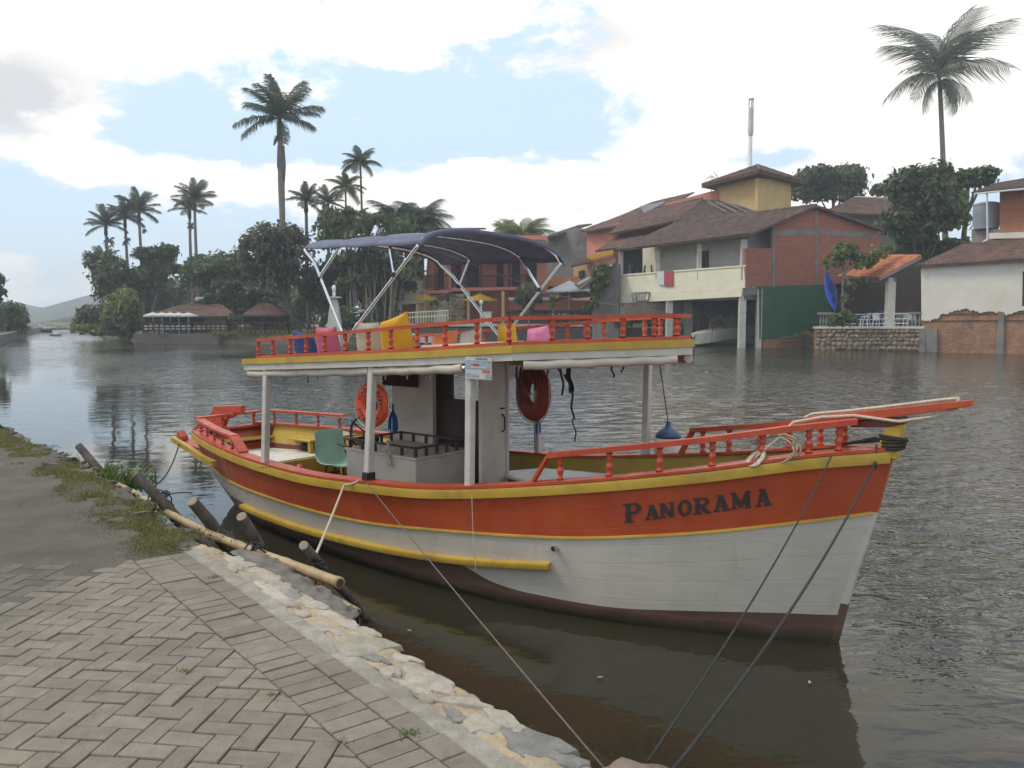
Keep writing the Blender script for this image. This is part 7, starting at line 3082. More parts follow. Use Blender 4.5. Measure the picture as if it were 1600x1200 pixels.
    m = MB()
    m.bar(aty(795, 467, 85), aty(858, 467, 84), 0.2, 0.3)
    build(m, 'wall_coping', M['pier'], g, gb)
    # dark sloping-roofed shed wall beside the balcony house
    sh = thing('dark_shed', 'dark weathered shed wall with a white sloping verge left of the balcony house', 'shed', Fh.at(940, 0))
    sb = sh.location.copy()
    Fs = Face(925, 80, 970, 79)
    m = MB()
    panel(m, Fs, [(925, 545), (967, 545), (967, 412), (957, 412), (925, 438)], 0.4)
    build(m, 'wall', M['concrete'], sh, sb)
    tiled_roof('roof', [p - sb for p in (aty(898, 445, 81), aty(908, 452, 77), aty(962, 411, 79), aty(962, 404, 84))], M['roof_d'], sh, 0.3, 0.08)
    m = MB()
    m.bar(aty(902, 444, 78.5), aty(956, 414, 78.5), 0.12, 0.22)
    m.bar(aty(888, 454, 78.5), aty(926, 449, 78.5), 0.12, 0.2)
    build(m, 'verge_board', M['pipe'], sh, sb)


def build_terrace():
    # riverside terrace in the middle: retaining wall, balustrade, parasols, chairs, lamp
    Ft = Face(620, 82.5, 985, 80.5)
    zt = 1.9
    t = thing('river_terrace', 'dark stone river terrace wall below the pink house', 'terrace', Ft.at(800, 0))
    b = t.location.copy()
    m = MB()
    P = [Ft.at(560, zt), Ft.at(985, zt), Ft.at(985, zt, -8), Ft.at(560, zt, -8)]
    m.prism([p - b for p in P], (0, 0, -0.25))
    m.build('floor', M['pier'], t)
    m = MB()
    panel(m, Ft, [(560, 545), (1085, 545), (1085, 514), (985, 512), (560, 512)], 0.6, -0.1)
    m.v = [tuple(Vector(p) - b) for p in m.v]
    m.build('wall', M['rock'], t)
    def balus(x0, x1, n, mt, lb, hh, off):
        r = thing('balustrade', lb, 'balustrade', Ft.at(x0, zt, off))
        rb = r.location.copy()
        baluster_row(r, Ft.at(x0, zt, off) - rb, Ft.at(x1, zt, off) - rb, n, hh * 0.88, mt, r=0.13)
        m = MB()
        m.bar(Ft.at(x0, zt + hh * .94, off) - rb, Ft.at(x1, zt + hh * .94, off) - rb, 0.35, hh * .13)
        m.build('coping', mt, r)
    balus(792, 935, 40, M['wood_and_shade'], 'dark balustrade along the terrace under the white parasol', 1.35, -0.3)
    balus(960, 1084, 26, M['pier'], 'pale low balustrade on the wall below the cream balcony', 0.9, 0.2)
    rail_fence('yellow_railing', 'pale yellow curved railing in front of the arched porch', Ft.at(632, zt, -1.2), Ft.at(700, zt + .25, -1.2), 16, 1.15, M['cream'], 2, 'railing', None, 0.07)
    parasol(Ft.at(664, zt, -2.4), 1.5, 3.0, M['umb_y'], 'yellow parasol left of the arched porch', 'yellow parasols on the terrace', 0.38)
    parasol(Ft.at(750, zt, -2.4), 1.75, 3.05, M['umb_y'], 'yellow parasol right of the arched porch', 'yellow parasols on the terrace', 0.38)
    parasol(Ft.at(786, zt, -6), 0.9, 3.3, M['umb_y'], 'smallest yellow parasol far behind the lamp globe', 'yellow parasols on the terrace', 0.2)
    parasol(Ft.at(889, zt, -2.6), 2.35, 4.3, M['umb_w'], 'large white parasol in front of the terracotta annex', None, 0.45)
    l = thing('globe_lamp', 'white post lamp with a globe on the terrace beside the yellow parasol', 'lamp', Ft.at(752, zt, -0.4))
    m = MB()
    m.tube([(0, 0, 0), (0, 0, 1.9)], 0.07, 8)
    m.build('pole', M['pipe'], l)
    bm = MB()
    bm.lathe([(0.02, 1.86), (0.14, 1.9), (0.2, 2.02), (0.21, 2.12), (0.16, 2.26), (0.02, 2.32)], n=12)
    bm.build('globe', M['whiteplastic'], l, smooth=True)
    m = MB()
    c = Ft.at(762, zt, -0.6)
    m.box(c + Vector((0, 0, 0.55)), (0.75, 0.6, 1.1))
    m.box(c + Vector((0, 0, 1.14)), (0.95, 0.8, 0.08))
    o = m.build('white_pedestal', M['plaster'], bevel=0.03)
    tag(o, 'square white pedestal on the terrace next to the globe lamp', 'pedestal')
    for i, (px, off) in enumerate(((846, -1.2), (858, -1.5), (870, -1.2), (882, -1.4), (893, -1.2), (904, -1.5))):
        plastic_chair(Ft.at(px, zt, off), 1.3 + i * 1.1, ['leftmost', 'second from left', 'third from left', 'third from right', 'second from right', 'rightmost'][i] + ' white chair in the row behind the dark balustrade', 'chairs behind the dark balustrade', 1.3)
    # obelisk-like stone post with a white finial
    ob = thing('finial_post', 'pointed pale stone post with a white finial ball at the water stairs', 'post', aty(523, 520, 74))
    s = 74 / FPX
    m = MB()
    m.lathe([(0.9, -1.2), (0.85, 0.0), (0.42, 50 * s), (0.32, 54 * s)], n=4)
    m.build('shaft', M['pier'], ob)
    m = MB()
    m.box((0, 0, 55 * s), (1.1, 1.1, 0.14))
    m.build('cap', M['pier'], ob)
    m = MB()
    m.lathe([(0.10, 56 * s), (0.13, 59 * s), (0.16, 61 * s), (0.10, 64 * s), (0.19, 67 * s), (0.2, 70 * s), (0.1, 73.5 * s), (0.01, 74 * s)], n=12)
    m.build('finial', M['whiteplastic'], ob, smooth=True)
    # small boats drawn up behind the roof rail
    for k, (px, lb) in enumerate(((668, 'white skiff moored below the yellow railing'), (575, 'pale skiff moored near the finial post'))):
        c = Ft.at(px, 0.0, 2.2)
        sk = thing('moored_skiff', lb, 'boat', c, 'skiffs moored at the terrace')
        secs = []
        for tt in np.linspace(0, 1, 9):
            w = 0.75 * math.sin(math.pi * (0.12 + 0.8 * tt)) ** 0.6
            x = -2.2 + 4.4 * tt
            z = 0.75 + 0.5 * (2 * tt - 1) ** 2
            secs.append([(x, -w, z), (x, -w * .7, 0.1), (x, w * .7, 0.1), (x, w, z), (x, w * .85, z), (x, 0, z - .35), (x, -w * .85, z), (x, -w, z)])
        m = MB()
        m.grid(secs)
        m.build('hull', M['whiteplastic'], sk)
        m = MB()
        m.box((0.2, 0, 0.85), (0.3, 1.2, 0.06))
        m.build('thwart', M['wood_and_shade'], sk)


def build_restaurant():
    # open riverside restaurant at the left
    Fr = Face(225, 86, 365, 83)
    b = Fr.at(300, 0)
    r = thing('riverside_restaurant', 'open riverside restaurant with a wide brown hip roof and bamboo screens', 'restaurant', b)
    def build(m, name, mt, par=r, bb=None, **k):
        m.v = [tuple(Vector(p) - (bb or b)) for p in m.v]
        return m.build(name, mt, par, **k)
    e1, e2 = aty(222, 498, 84), aty(368, 494, 82)
    e1.z = e2.z = aty(300, 494.5, 83).z
    bk1, bk2 = aty(262, 490, 97), aty(372, 488, 95)
    bk1.z = bk2.z = e1.z
    p1, p2 = aty(312, 470, 90), aty(338, 470, 89)
    tiled_roof('roof', [x - b for x in (e1, e2, p2, p1)], M['roof'], r, 0.35, 0.09)
    tiled_roof('roof', [x - b for x in (bk1, e1, p1, p1 + Vector((0.1, 0.1, 0)))], M['roof_o'], r, 0.35, 0.09)
    tiled_roof('roof', [x - b for x in (e2, bk2, p2 + Vector((0.1, 0, 0)), p2)], M['roof'], r, 0.35, 0.09)
    # raised lantern roof
    m = MB()
    q = aty(328, 476, 90)
    m.box(q, (2.4, 2.0, 1.6))
    build(m, 'lantern', M['plaster'])
    tiled_roof('roof', [x - b for x in (aty(303, 472, 88), aty(348, 468, 88), aty(336, 459, 91), aty(330, 459, 91))], M['roof_d'], r, 0.3, 0.08)
    m = MB()
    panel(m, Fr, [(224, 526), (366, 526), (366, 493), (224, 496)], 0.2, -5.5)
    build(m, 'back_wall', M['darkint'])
    for px in (228, 262, 298, 320, 354, 364):
        m = MB()
        p = Fr.P(px, 520, -0.3)
        m.bar((p.x, p.y, 0.8), (p.x, p.y, e1.z + 0.2), 0.22, 0.22, up=(1, 0, 0))
        build(m, 'post', M['wood_and_shade'])
    # bamboo screens
    for x0, x1, y0, y1, off in ((320, 353, 496, 507, -0.2), (229, 254, 506, 513, -1.2)):
        n = int((x1 - x0) / 1.6)
        for k in range(n):
            m = MB()
            px = x0 + (x1 - x0) * (k + .5) / n
            p, q = Fr.P(px, y1, off), Fr.P(px, y0, off)
            m.tube([p, (p.x, p.y, q.z)], 0.045, 5)
            build(m, 'bamboo_cane', M['bamboo'])
    m = MB()
    panel(m, Fr, [(320, 514.5), (354, 514.5), (354, 508.5), (320, 508.5)], 0.15, -0.15)
    panel(m, Fr, [(300, 515), (317, 515), (315, 509), (303, 509)], 0.6, 0.9)
    build(m, 'white_panel', M['plaster'])
    # second hut to the right
    h = thing('garden_hut', 'dark open hut with a low brown hip roof among the trees right of the restaurant', 'hut', aty(410, 498, 84))
    hb_ = h.location.copy()
    a1, a2 = aty(376, 493, 83), aty(442, 493, 83)
    pk1, pk2 = aty(405, 475, 88), aty(420, 475, 88)
    tiled_roof('roof', [x - hb_ for x in (a1, a2, pk2, pk1)], M['roof'], h, 0.35, 0.09)
    tiled_roof('roof', [x - hb_ for x in (a2, a2 + Vector((0, 8, 0)), pk2 + Vector((.1, 0, 0)), pk2)], M['roof'], h, 0.35, 0.09)
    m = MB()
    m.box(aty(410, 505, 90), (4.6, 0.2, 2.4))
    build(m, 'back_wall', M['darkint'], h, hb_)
    for px in (380, 410, 438):
        m = MB()
        p = aty(px, 510, 83.6)
        m.bar((p.x, p.y, 0.9), (p.x, p.y, a1.z), 0.18, 0.18, up=(1, 0, 0))
        build(m, 'post', M['wood_and_shade'], h, hb_)
    # row of five white parasols
    for i, px in enumerate((240, 254, 267, 280, 295)):
        parasol(aty(px, 524, 81.5 + 0.15 * i), 0.95, 2.25, M['umb_w'], ['leftmost of the five white parasols in front of the restaurant', 'second from the left of the five white restaurant parasols', 'middle one of the five white restaurant parasols',
                'fourth from the left of the five white restaurant parasols', 'rightmost of the five white parasols in front of the restaurant'][i], 'white parasols in front of the restaurant', 0.30)
    # tables with white cloths below them
    for i, px in enumerate((236, 248, 262, 276, 290)):
        t = thing('white_table', 'white table under the ' + ['leftmost', 'second', 'middle', 'fourth', 'rightmost'][i] + ' of the restaurant parasols', 'table', aty(px, 524, 82.3), 'tables under the parasols')
        t.location.z = 0.95
        m = MB()
        m.box((0, 0, 0.75), (0.9, 0.8, 0.06))
        m.build('top', M['whiteplastic'], t)
        m = MB()
        m.box((0, 0, 0.55), (0.92, 0.82, 0.36))
        m.build('cloth', M['clothes_w'], t)
        m = MB()
        m.tube([(0, 0, 0), (0, 0, 0.7)], 0.05, 6)
        m.build('leg', M['wood_and_shade'], t)
    # dark rail fences on the bank
    P = [aty(x, y, Y) for x, y, Y in ((224, 528, 81.2), (300, 527, 80.6), (360, 524.5, 80), (415, 525, 79), (452, 523.5, 78.5))]
    for k, (a, c) in enumerate(zip(P[:-1], P[1:])):
        a.z = 0.95
        c.z = 0.95
        rail_fence('rail_fence', ['dark wooden rail fence in front of the white parasols', 'dark wooden rail fence below the bamboo screen', 'dark wooden rail fence between restaurant and hut', 'dark wooden rail fence in front of the garden hut'][k],
                   a, c, (9, 8, 7, 5)[k], 1.15, M['wood_and_shade'], 2, 'fence', 'rail fences on the left bank', 0.11)
    rail_fence('rail_fence', 'dark wooden rail fence behind the navy cushion, nearest the roof deck', P[-1], aty(500, 524, 78) * 1, 5, 1.15, M['wood_and_shade'], 2, 'fence', 'rail fences on the left bank', 0.11)
    # low quay wall under the restaurant
    q = thing('restaurant_quay', 'dark stone quay wall at the water below the restaurant', 'quay wall', aty(270, 530, 81))
    qb = q.location.copy()
    m = MB()
    a, c = aty(214, 530, 82.5), aty(345, 530, 79.7)
    m.bar((a.x, a.y, 0.2), (c.x, c.y, 0.2), 0.8, 1.5)
    build(m, 'wall', M['rock'], q, qb)
    # white house glimpsed between the trees
    w = thing('distant_white_house', 'distant pale house glimpsed between the trees behind the restaurant', 'house', aty(275, 498, 130))
    wb = w.location.copy()
    fw = Face(255, 130, 300, 130)
    m = MB()
    panel(m, fw, [(262, 500), (284, 500), (284, 462), (262, 462)], 3)
    build(m, 'wall', M['plaster'], w, wb)
    tiled_roof('roof', [x - wb for x in (aty(258, 463, 129), aty(288, 462, 129), aty(284, 457, 133), aty(264, 457, 133))], M['roof'], w, 0.4, 0.08)


build_pile_house()
build_patio()
build_plaster_house()
build_back_houses()
build_hotel()
build_terrace()
build_restaurant()

# ================================================================== TREES
def leaf_cloud(name, blobs, n, size, mt, parent, seed=0, droop=0.0, gap=0.0, flat=1.0):
    """blobs: (centre, radius xyz); small leaf faces scattered through the outer shell of every blob"""
    r = np.random.default_rng(seed + 11)
    vol = np.array([b[1][0] * b[1][1] + b[1][0] * b[1][2] for b in blobs])
    cnt = np.maximum((n * vol / vol.sum()).astype(int), 4)
    C, D = [], []
    for (c, rad), k in zip(blobs, cnt):
        d = r.normal(size=(k, 3))
        d /= np.linalg.norm(d, axis=1)[:, None]
        d[:, 2] = np.where(d[:, 2] < -0.45, -d[:, 2] * 0.6, d[:, 2])
        rr = np.clip(r.normal(0.92, 0.16, k), 0.25, 1.32)
        # broken outline: lumps on the blob
        lump = 1 + 0.22 * np.sin(d[:, 0] * 7 + c[0]) * np.sin(d[:, 1] * 6 + c[1]) * np.sin(d[:, 2] * 7 + c[2])
        C.append(np.array(c) + d * np.array(rad) * (rr * lump)[:, None])
        D.append(d)
    C, D = np.concatenate(C), np.concatenate(D)
    if gap > 0:
        g = np.array([mnoise.noise(Vector(p) * (0.9 / max(size, .1) * 0.35)) for p in C])
        keep = g > (-0.55 + gap)
        C, D = C[keep], D[keep]
    k = len(C)
    nrm = D + r.normal(0, 0.55, (k, 3)) + np.array([0, 0, 0.35])
    nrm /= np.linalg.norm(nrm, axis=1)[:, None]
    t = r.normal(size=(k, 3))
    t -= nrm * (t * nrm).sum(1)[:, None]
    t[:, 2] -= droop
    t /= np.linalg.norm(t, axis=1)[:, None] + 1e-9
    b = np.cross(nrm, t)
    s = size * r.uniform(0.55, 1.35, k)[:, None]
    V = np.empty((k, 4, 3))
    V[:, 0] = C - t * s * 0.9
    V[:, 1] = C + b * s * 0.55 + nrm * s * 0.1
    V[:, 2] = C + t * s * 0.9 - np.array([0, 0, 0.25]) * s
    V[:, 3] = C - b * s * 0.55 + nrm * s * 0.1
    F = np.arange(k * 4).reshape(-1, 4)
    return mesh_np(name, V.reshape(-1, 3), F, mt, parent)


def tree(name, label, px, py, rx, ry, Y, mt, n=2600, leaf=0.42, seed=0, blobs=9, trunk_px=None, group=None, gap=0.25, droop=0.1, squash=0.9, extra=None, bark='bark', trunk_r=0.28, low=False, lump=(0.32, 0.5)):
    s = Y / FPX
    c = aty(px, py, Y)
    tx = px if trunk_px is None else trunk_px
    g = aty(tx, 520, Y)
    base = Vector((g.x, g.y, 0.9))
    root = thing(name, label, 'tree' if not low else 'bush', base, group)
    rr = random.Random(seed * 17 + 3)
    cc = c - base
    RX, RZ = rx * s, ry * s
    bl = []
    for k in range(blobs):
        a = rr.uniform(0, 6.28)
        q = rr.uniform(0.15, 0.72) ** 0.8
        el = rr.uniform(-0.7, 0.85)
        x = math.cos(a) * q * RX * math.sqrt(max(1 - el * el * 0.7, 0.1))
        y = math.sin(a) * q * RX * squash
        z = el * RZ * 0.72
        f = rr.uniform(*lump)
        bl.append(((cc.x + x, cc.y + y, cc.z + z), (RX * f, RX * f, RZ * f * 0.95)))
    bl.append(((cc.x, cc.y, cc.z), (RX * 0.55, RX * 0.5, RZ * 0.55)))
    leaf_cloud('crown', bl, int(n * 1.9), leaf * 0.74, mt, root, seed, droop, gap)
    if extra:
        leaf_cloud('crown_sprays', [((cc.x + ex * RX, cc.y - 0.25 * RX, cc.z + ez * RZ), (RX * er, RX * er, RZ * er)) for ex, ez, er in extra[1]], extra[2], leaf, extra[0], root, seed + 5, droop, gap)
    m = MB()
    top = cc - Vector((0, 0, RZ * 0.35))
    pts = [Vector((0, 0, -0.4))]
    for k in range(1, 6):
        t = k / 5
        pts.append(Vector((0, 0, 0)).lerp(top, t) + Vector((0.12 * math.sin(t * 5 + seed), 0, 0)))
    m.tube(pts, [trunk_r * (1.25 - 0.6 * k / 5) for k in range(6)], 8)
    o = m.build('trunk', M[bark], root, smooth=True)
    if not low:
        for b, rad in bl[:6]:
            m = MB()
            st = pts[3 + (seed % 2)]
            e = Vector(b)
            mid = st.lerp(e, 0.5) + Vector((0, 0, -0.1 * RZ))
            m.tube([st, mid, e], [trunk_r * 0.5, trunk_r * 0.32, trunk_r * 0.12], 6)
            m.build('limb', M[bark], root, smooth=True)
    return root


_fronds = {}


def frond_mesh(kind, var):
    """unit frond growing along +x from the origin, arching down; leaflets hang on both sides"""
    key = (kind, var)
    if key in _fronds:
        return _fronds[key]
    r = random.Random(var * 31 + len(kind))
    droop = {'royal': 0.62, 'coconut': 1.05, 'queen': 1.0}[kind] * (0.75 + 0.5 * r.random())
    rise = {'royal': 0.34, 'coconut': 0.34, 'queen': 0.45}[kind]
    ll = {'royal': 0.22, 'coconut': 0.33, 'queen': 0.25}[kind]
    hang = {'royal': 0.75, 'coconut': 1.25, 'queen': 0.9}[kind]
    N = 44
    V, F = [], []
    pts = []
    for i in range(N + 1):
        t = i / N
        pts.append(Vector((t * (1 - 0.16 * droop * t), 0.03 * math.sin(t * 2 + var), rise * t - droop * t * t * 0.72)))
    for i in range(N):
        a, b = pts[i], pts[i + 1]
        w = 0.010 * (1 - 0.75 * i / N)
        o = len(V)
        V += [a + Vector((0, w, 0)), a + Vector((0, -w, 0)), b + Vector((0, -w, 0)), b + Vector((0, w, 0)), a + Vector((0, 0, -w * 1.4)), b + Vector((0, 0, -w * 1.4))]
        F += [(o, o + 1, o + 2, o + 3), (o, o + 3, o + 5, o + 4), (o + 1, o + 4, o + 5, o + 2)]
    for i in range(4, N + 1):
        t = i / N
        L0 = ll * (math.sin(math.pi * min(0.12 + t * 0.80, 1.0)) ** 0.6) * (0.8 + 0.35 * r.random())
        d = (pts[min(i + 1, N)] - pts[max(i - 1, 0)]).normalized()
        for sd in (-1, 1):
            h = hang * r.uniform(0.65, 1.2)
            e1 = pts[i] + d * L0 * 0.28 + Vector((0, sd * L0 * 0.55, -L0 * h * 0.25 + (0.05 * r.random() if kind == 'royal' else 0)))
            e2 = pts[i] + d * L0 * 0.52 + Vector((0, sd * L0 * 0.80, -L0 * h * 0.9))
            w = d * (0.0085 if kind == 'coconut' else 0.0105)
            o = len(V)
            V += [pts[i] - w, pts[i] + w, e1 + w * 1.1, e1 - w * 1.1, e2]
            F += [(o, o + 1, o + 2, o + 3), (o + 3, o + 2, o + 4)]
    me = bpy.data.meshes.new('frond')
    me.from_pydata([tuple(v) for v in V], [], F)
    _fronds[key] = me
    return me


def palm(name, label, px, py, rpx, Y, kind, mt, base_px=None, base_py=520, nf=20, seed=0, group=None, trunk_r=0.17, shaft=True, skirt=None, dirs=None, fl=1.0, bulge=0.0, el_lo=-0.35, el_hi=1.25):
    s = Y / FPX
    top = aty(px, py, Y)
    bx = px if base_px is None else base_px
    g = aty(bx, base_py, Y)
    base = Vector((g.x, g.y, 0.9 if base_py > 500 else g.z))
    root = thing(name, label, 'palm tree', base, group)
    tt = top - base
    m = MB()
    N = 14
    pts, rr = [], []
    for k in range(N + 1):
        t = k / N
        pts.append(Vector((tt.x * t + 0.25 * math.sin(t * 3.0 + seed) * t * (1 - t), tt.y * t, tt.z * t)))
        rr.append(trunk_r * (1.25 - 0.45 * t + bulge * math.exp(-((t - 0.72) / 0.16) ** 2)))
    m.tube(pts, rr, 9)
    m.build('trunk', M['palmbark'], root, smooth=True)
    R0 = rpx * s
    if shaft:
        m = MB()
        m.lathe([(trunk_r * 0.9, -R0 * 0.55), (trunk_r * 1.25, -R0 * 0.42), (trunk_r * 1.0, -R0 * 0.1), (trunk_r * 0.6, 0.05)], tt, 8)
        m.build('crownshaft', M['frond_grey' if kind != 'royal' else 'leaf_olive'], root, smooth=True)
    r = random.Random(seed * 7 + 1)
    lst = dirs or []
    if not dirs:
        for k in range(nf):
            az = 2.399963 * k + r.uniform(-.25, .25)
            el = el_hi - (el_hi - el_lo) * (k + 0.5) / nf + r.uniform(-0.12, 0.12)
            lst.append((az, el, 1.0))
    for k, (az, el, sc) in enumerate(lst):
        me = frond_mesh(kind, k % 4)
        key = (me.name, mt)
        if (me.name, mt) not in _fronds:
            mm = me.copy()
            mm.materials.clear()
            mm.materials.append(M[mt])
            _fronds[(me.name, mt)] = mm
        mm = _fronds[(me.name, mt)]
        o = link('frond', mm, root, tt, (r.uniform(-.25, .25), -el, az), tuple([R0 * sc * fl * 1.18 * r.uniform(0.9, 1.12)] * 3))
    if skirt:
        m = MB()
        a, b = skirt
        for q in range(9):
            x0 = r.uniform(-0.2, 0.35)
            l = r.uniform(0.6, 1.0)
            za, zb = (aty(px, a, Y).z - base.z), (aty(px, b, Y).z - base.z)
            f = (za) / tt.z
            m.tube([Vector((tt.x * f + x0, tt.y - 0.15, za)), Vector((tt.x * f + x0 * 1.3, tt.y - 0.25, (za + zb) / 2)), Vector((tt.x * f + x0 * 0.8 + 0.12, tt.y - 0.2, za + (zb - za) * l))], [0.10, 0.13, 0.03], 5)
        m.build('dead_frond', M['fibre'], root)
    return root


def fibre_ball(root, px, py, rpx, Y, mt='fibre'):
    s = Y / FPX
    c = aty(px, py, Y) - root.location
    m = MB()
    r = random.Random(int(px))
    for k in range(26):
        a, b = r.uniform(0, 6.28), r.uniform(-1, 0.6)
        e = Vector((math.cos(a) * rpx * s, math.sin(a) * rpx * s * 0.9, b * rpx * s * 1.3))
        m.tube([c, c + e * 0.6 + Vector((0, 0, 0.1)), c + e], [0.10, 0.08, 0.02], 4)
    m.build('fruit_cluster', M[mt], root)


def bamboo_clump():
    root = thing('bamboo_clump', 'dense clump of tall pale palm and bamboo stems behind the bimini frame', 'bamboo', aty(575, 520, 84))
    root.location.z = 0.9
    r = random.Random(4)
    b = root.location.copy()
    for k in range(36):
        px = r.uniform(535, 625)
        Y = r.uniform(82, 88)
        lean = r.uniform(-16, 16)
        p0 = aty(px + (px - 580) * -0.25, 515, Y)
        p1 = aty(px + lean, r.uniform(350, 410), Y)
        m = MB()
        q = p0.lerp(p1, 0.5) + Vector((r.uniform(-.3, .3), 0, 0))
        m.tube([Vector((p0.x, p0.y, 0.8)) - b, q - b, p1 - b], [0.075, 0.06, 0.035], 5)
        m.build('stem', M['bamboo' if r.random() < 0.25 else 'palmbark'], root)
    bl = []
    for k in range(52):
        px, py, Y = r.uniform(505, 645), r.uniform(335, 465), r.uniform(81, 88)
        c = aty(px, py, Y) - b
        bl.append(((c.x, c.y, c.z), (1.1, 1.1, 0.9)))
    leaf_cloud('foliage', bl, 9000, 0.30, M['leaf_mid'], root, 31, 0.6, 0.25)
    bl = []
    for k in range(9):
        px, py, Y = r.uniform(512, 575), r.uniform(330, 385), 83
        c = aty(px, py, Y) - b
        bl.append(((c.x, c.y, c.z), (1.0, 1.0, 0.9)))
    leaf_cloud('pale_foliage', bl, 3000, 0.30, M['frond_lime'], root, 37, 0.6, 0.25)


def build_vegetation():
    # ---- left group over the water
    tree('willowy_bush', 'bright olive green bushy tree leaning over the water left of the restaurant', 190, 492, 32, 42, 92, M['leaf_lime'], 3600, 0.40, 1, 10, None, 'trees on the left bank', 0.25, 0.6, extra=(M['leaf_mid'], [(0.3, -0.3, 0.6), (-0.3, -0.5, 0.5)], 900), low=True)
    tree('willowy_bush', 'brownish rounded bush at the water, leftmost on the far bank', 147, 498, 32, 29, 97, M['leaf_brown'], 2600, 0.38, 2, 8, None, 'trees on the left bank', 0.25, 0.5, extra=(M['leaf_lime'], [(0.2, -0.5, 0.6), (-0.5, -0.4, 0.4)], 700), low=True)
    tree('water_bush', 'low green bush trailing into the water below the brownish one', 150, 517, 42, 11, 94, M['leaf_lime'], 900, 0.32, 3, 6, None, 'trees on the left bank', 0.3, 0.6, low=True)
    tree('broadleaf_tree', 'airy green tree with gaps of sky under the three left palms', 163, 432, 36, 48, 106, M['leaf_mid'], 3200, 0.42, 4, 12, 178, 'trees on the left bank', 0.42)
    tree('broadleaf_tree', 'dark flat-topped tree right of the three left palms', 247, 410, 38, 26, 108, M['leaf_dark'], 3000, 0.42, 5, 9, 236, 'trees on the left bank', 0.3)
    tree('broadleaf_tree', 'dark dense tree standing below the flat-topped one', 225, 455, 45, 38, 109, M['leaf_dark'], 3000, 0.45, 6, 10, 225, 'trees on the left bank', 0.2)
    tree('broadleaf_tree', 'dark round tree under the twin palms', 328, 425, 42, 42, 102, M['leaf_dark'], 3400, 0.42, 7, 10, 330, 'trees on the left bank', 0.2)
    tree('broadleaf_tree', 'mid green tree between the twin palms and the tall royal palm', 362, 432, 46, 38, 98, M['leaf_mid'], 3400, 0.42, 8, 10, 365, 'trees on the left bank', 0.25)
    tree('broadleaf_tree', 'dark round-headed tree beside the lantern roof of the restaurant', 352, 462, 30, 27, 88, M['leaf_dark'], 2400, 0.36, 9, 8, 352, 'trees on the left bank', 0.15)
    tree('spreading_tree', 'big spreading olive tree with a dark trunk below the tall royal palm', 432, 412, 66, 66, 86, M['leaf_olive'], 7800, 0.32, 10, 26, 466, None, 0.42, 0.1, 0.9, (M['leaf_brown'], [(0.2, 0.5, 0.4), (0.6, 0.1, 0.4), (-0.3, 0.4, 0.4)], 1200), 'bark', 0.42, lump=(0.22, 0.36))
    tree('broadleaf_tree', 'shady tree right of the spreading olive tree, over the water stairs', 520, 445, 48, 55, 90, M['leaf_dark'], 4200, 0.40, 11, 12, 500, 'trees on the left bank', 0.25)
    tree('broadleaf_tree', 'dark tree filling the gap behind the bamboo stems', 596, 440, 48, 62, 95, M['leaf_dark'], 4200, 0.42, 12, 12, 600, 'trees on the left bank', 0.2)
    tree('broadleaf_tree', 'shrubby tree beside the white wing of the pink house', 600, 490, 28, 32, 86, M['leaf_mid'], 2000, 0.34, 13, 8, 605, 'trees on the left bank', 0.2)
    tree('flowering_shrub', 'green shrub with pale flower sprays behind the finial post', 548, 497, 34, 26, 82, M['leaf_mid'], 2000, 0.30, 14, 8, 548, None, 0.2, extra=(M['clothes_w'], [(0.1, 0.1, 0.4), (0.4, 0.4, 0.3)], 60), low=True)
    tree('broadleaf_tree', 'grey-green scrub tree behind the garden hut', 400, 468, 40, 22, 94, M['leaf_olive'], 1800, 0.40, 15, 8, 400, 'trees on the left bank', 0.15)
    tree('small_shrub', 'pale leafed shrub beside the bamboo screen of the restaurant', 372, 505, 12, 16, 81.5, M['leaf_olive'], 500, 0.28, 16, 5, 370, None, 0.3, low=True)
    tree('small_shrub', 'pale yellow-green shrub with white blossoms next to the fence', 384, 512, 9, 8, 81, M['leaf_lime'], 300, 0.25, 17, 4, 384, None, 0.2, extra=(M['clothes_w'], [(-0.6, 0, 0.5)], 40), low=True)
    # far-off wood behind everything on the left, one mass
    r = random.Random(12)
    bl = []
    for k in range(90):
        px = r.uniform(185, 660)
        Y = r.uniform(112, 135)
        py = r.uniform(448, 505)
        c = aty(px, py, Y)
        bl.append(((c.x, c.y, max(c.z, 1.2)), (3.4, 3.0, 2.6)))
    o = leaf_cloud('far_wood', bl, 22000, 0.46, M['leaf_dark'], None, 77, 0.1, 0.1)
    tag(o, 'mass of distant trees filling the background behind the left bank', 'wood', kind='stuff')
    bl = []
    for k in range(60):
        px = r.uniform(930, 1640)
        Y = r.uniform(118, 140)
        py = r.uniform(400, 480)
        c = aty(px, py, Y)
        bl.append(((c.x, c.y, max(c.z, 1.2)), (4, 3, 3)))
    o = leaf_cloud('far_wood', bl, 9000, 0.6, M['leaf_dark'], None, 78, 0.1, 0.1)
    tag(o, 'mass of distant trees hidden behind the houses of the right bank', 'wood', kind='stuff')
    # ---- left edge: trees of the near bank upstream
    tree('broadleaf_tree', 'green tree at the left edge of the view on the near bank', 8, 505, 34, 32, 100, M['leaf_mid'], 2600, 0.40, 18, 9, 0, 'trees at the left edge', 0.25)
    tree('broadleaf_tree', 'small bushy tree at the left edge beside the embankment wall', 30, 512, 14, 14, 112, M['leaf_lime'], 900, 0.35, 19, 6, 30, 'trees at the left edge', 0.25)
    tree('broadleaf_tree', 'dark branch of a tall tree reaching in at the left edge', -26, 455, 34, 32, 92, M['leaf_dark'], 1800, 0.5, 20, 9, -30, 'trees at the left edge', 0.35)
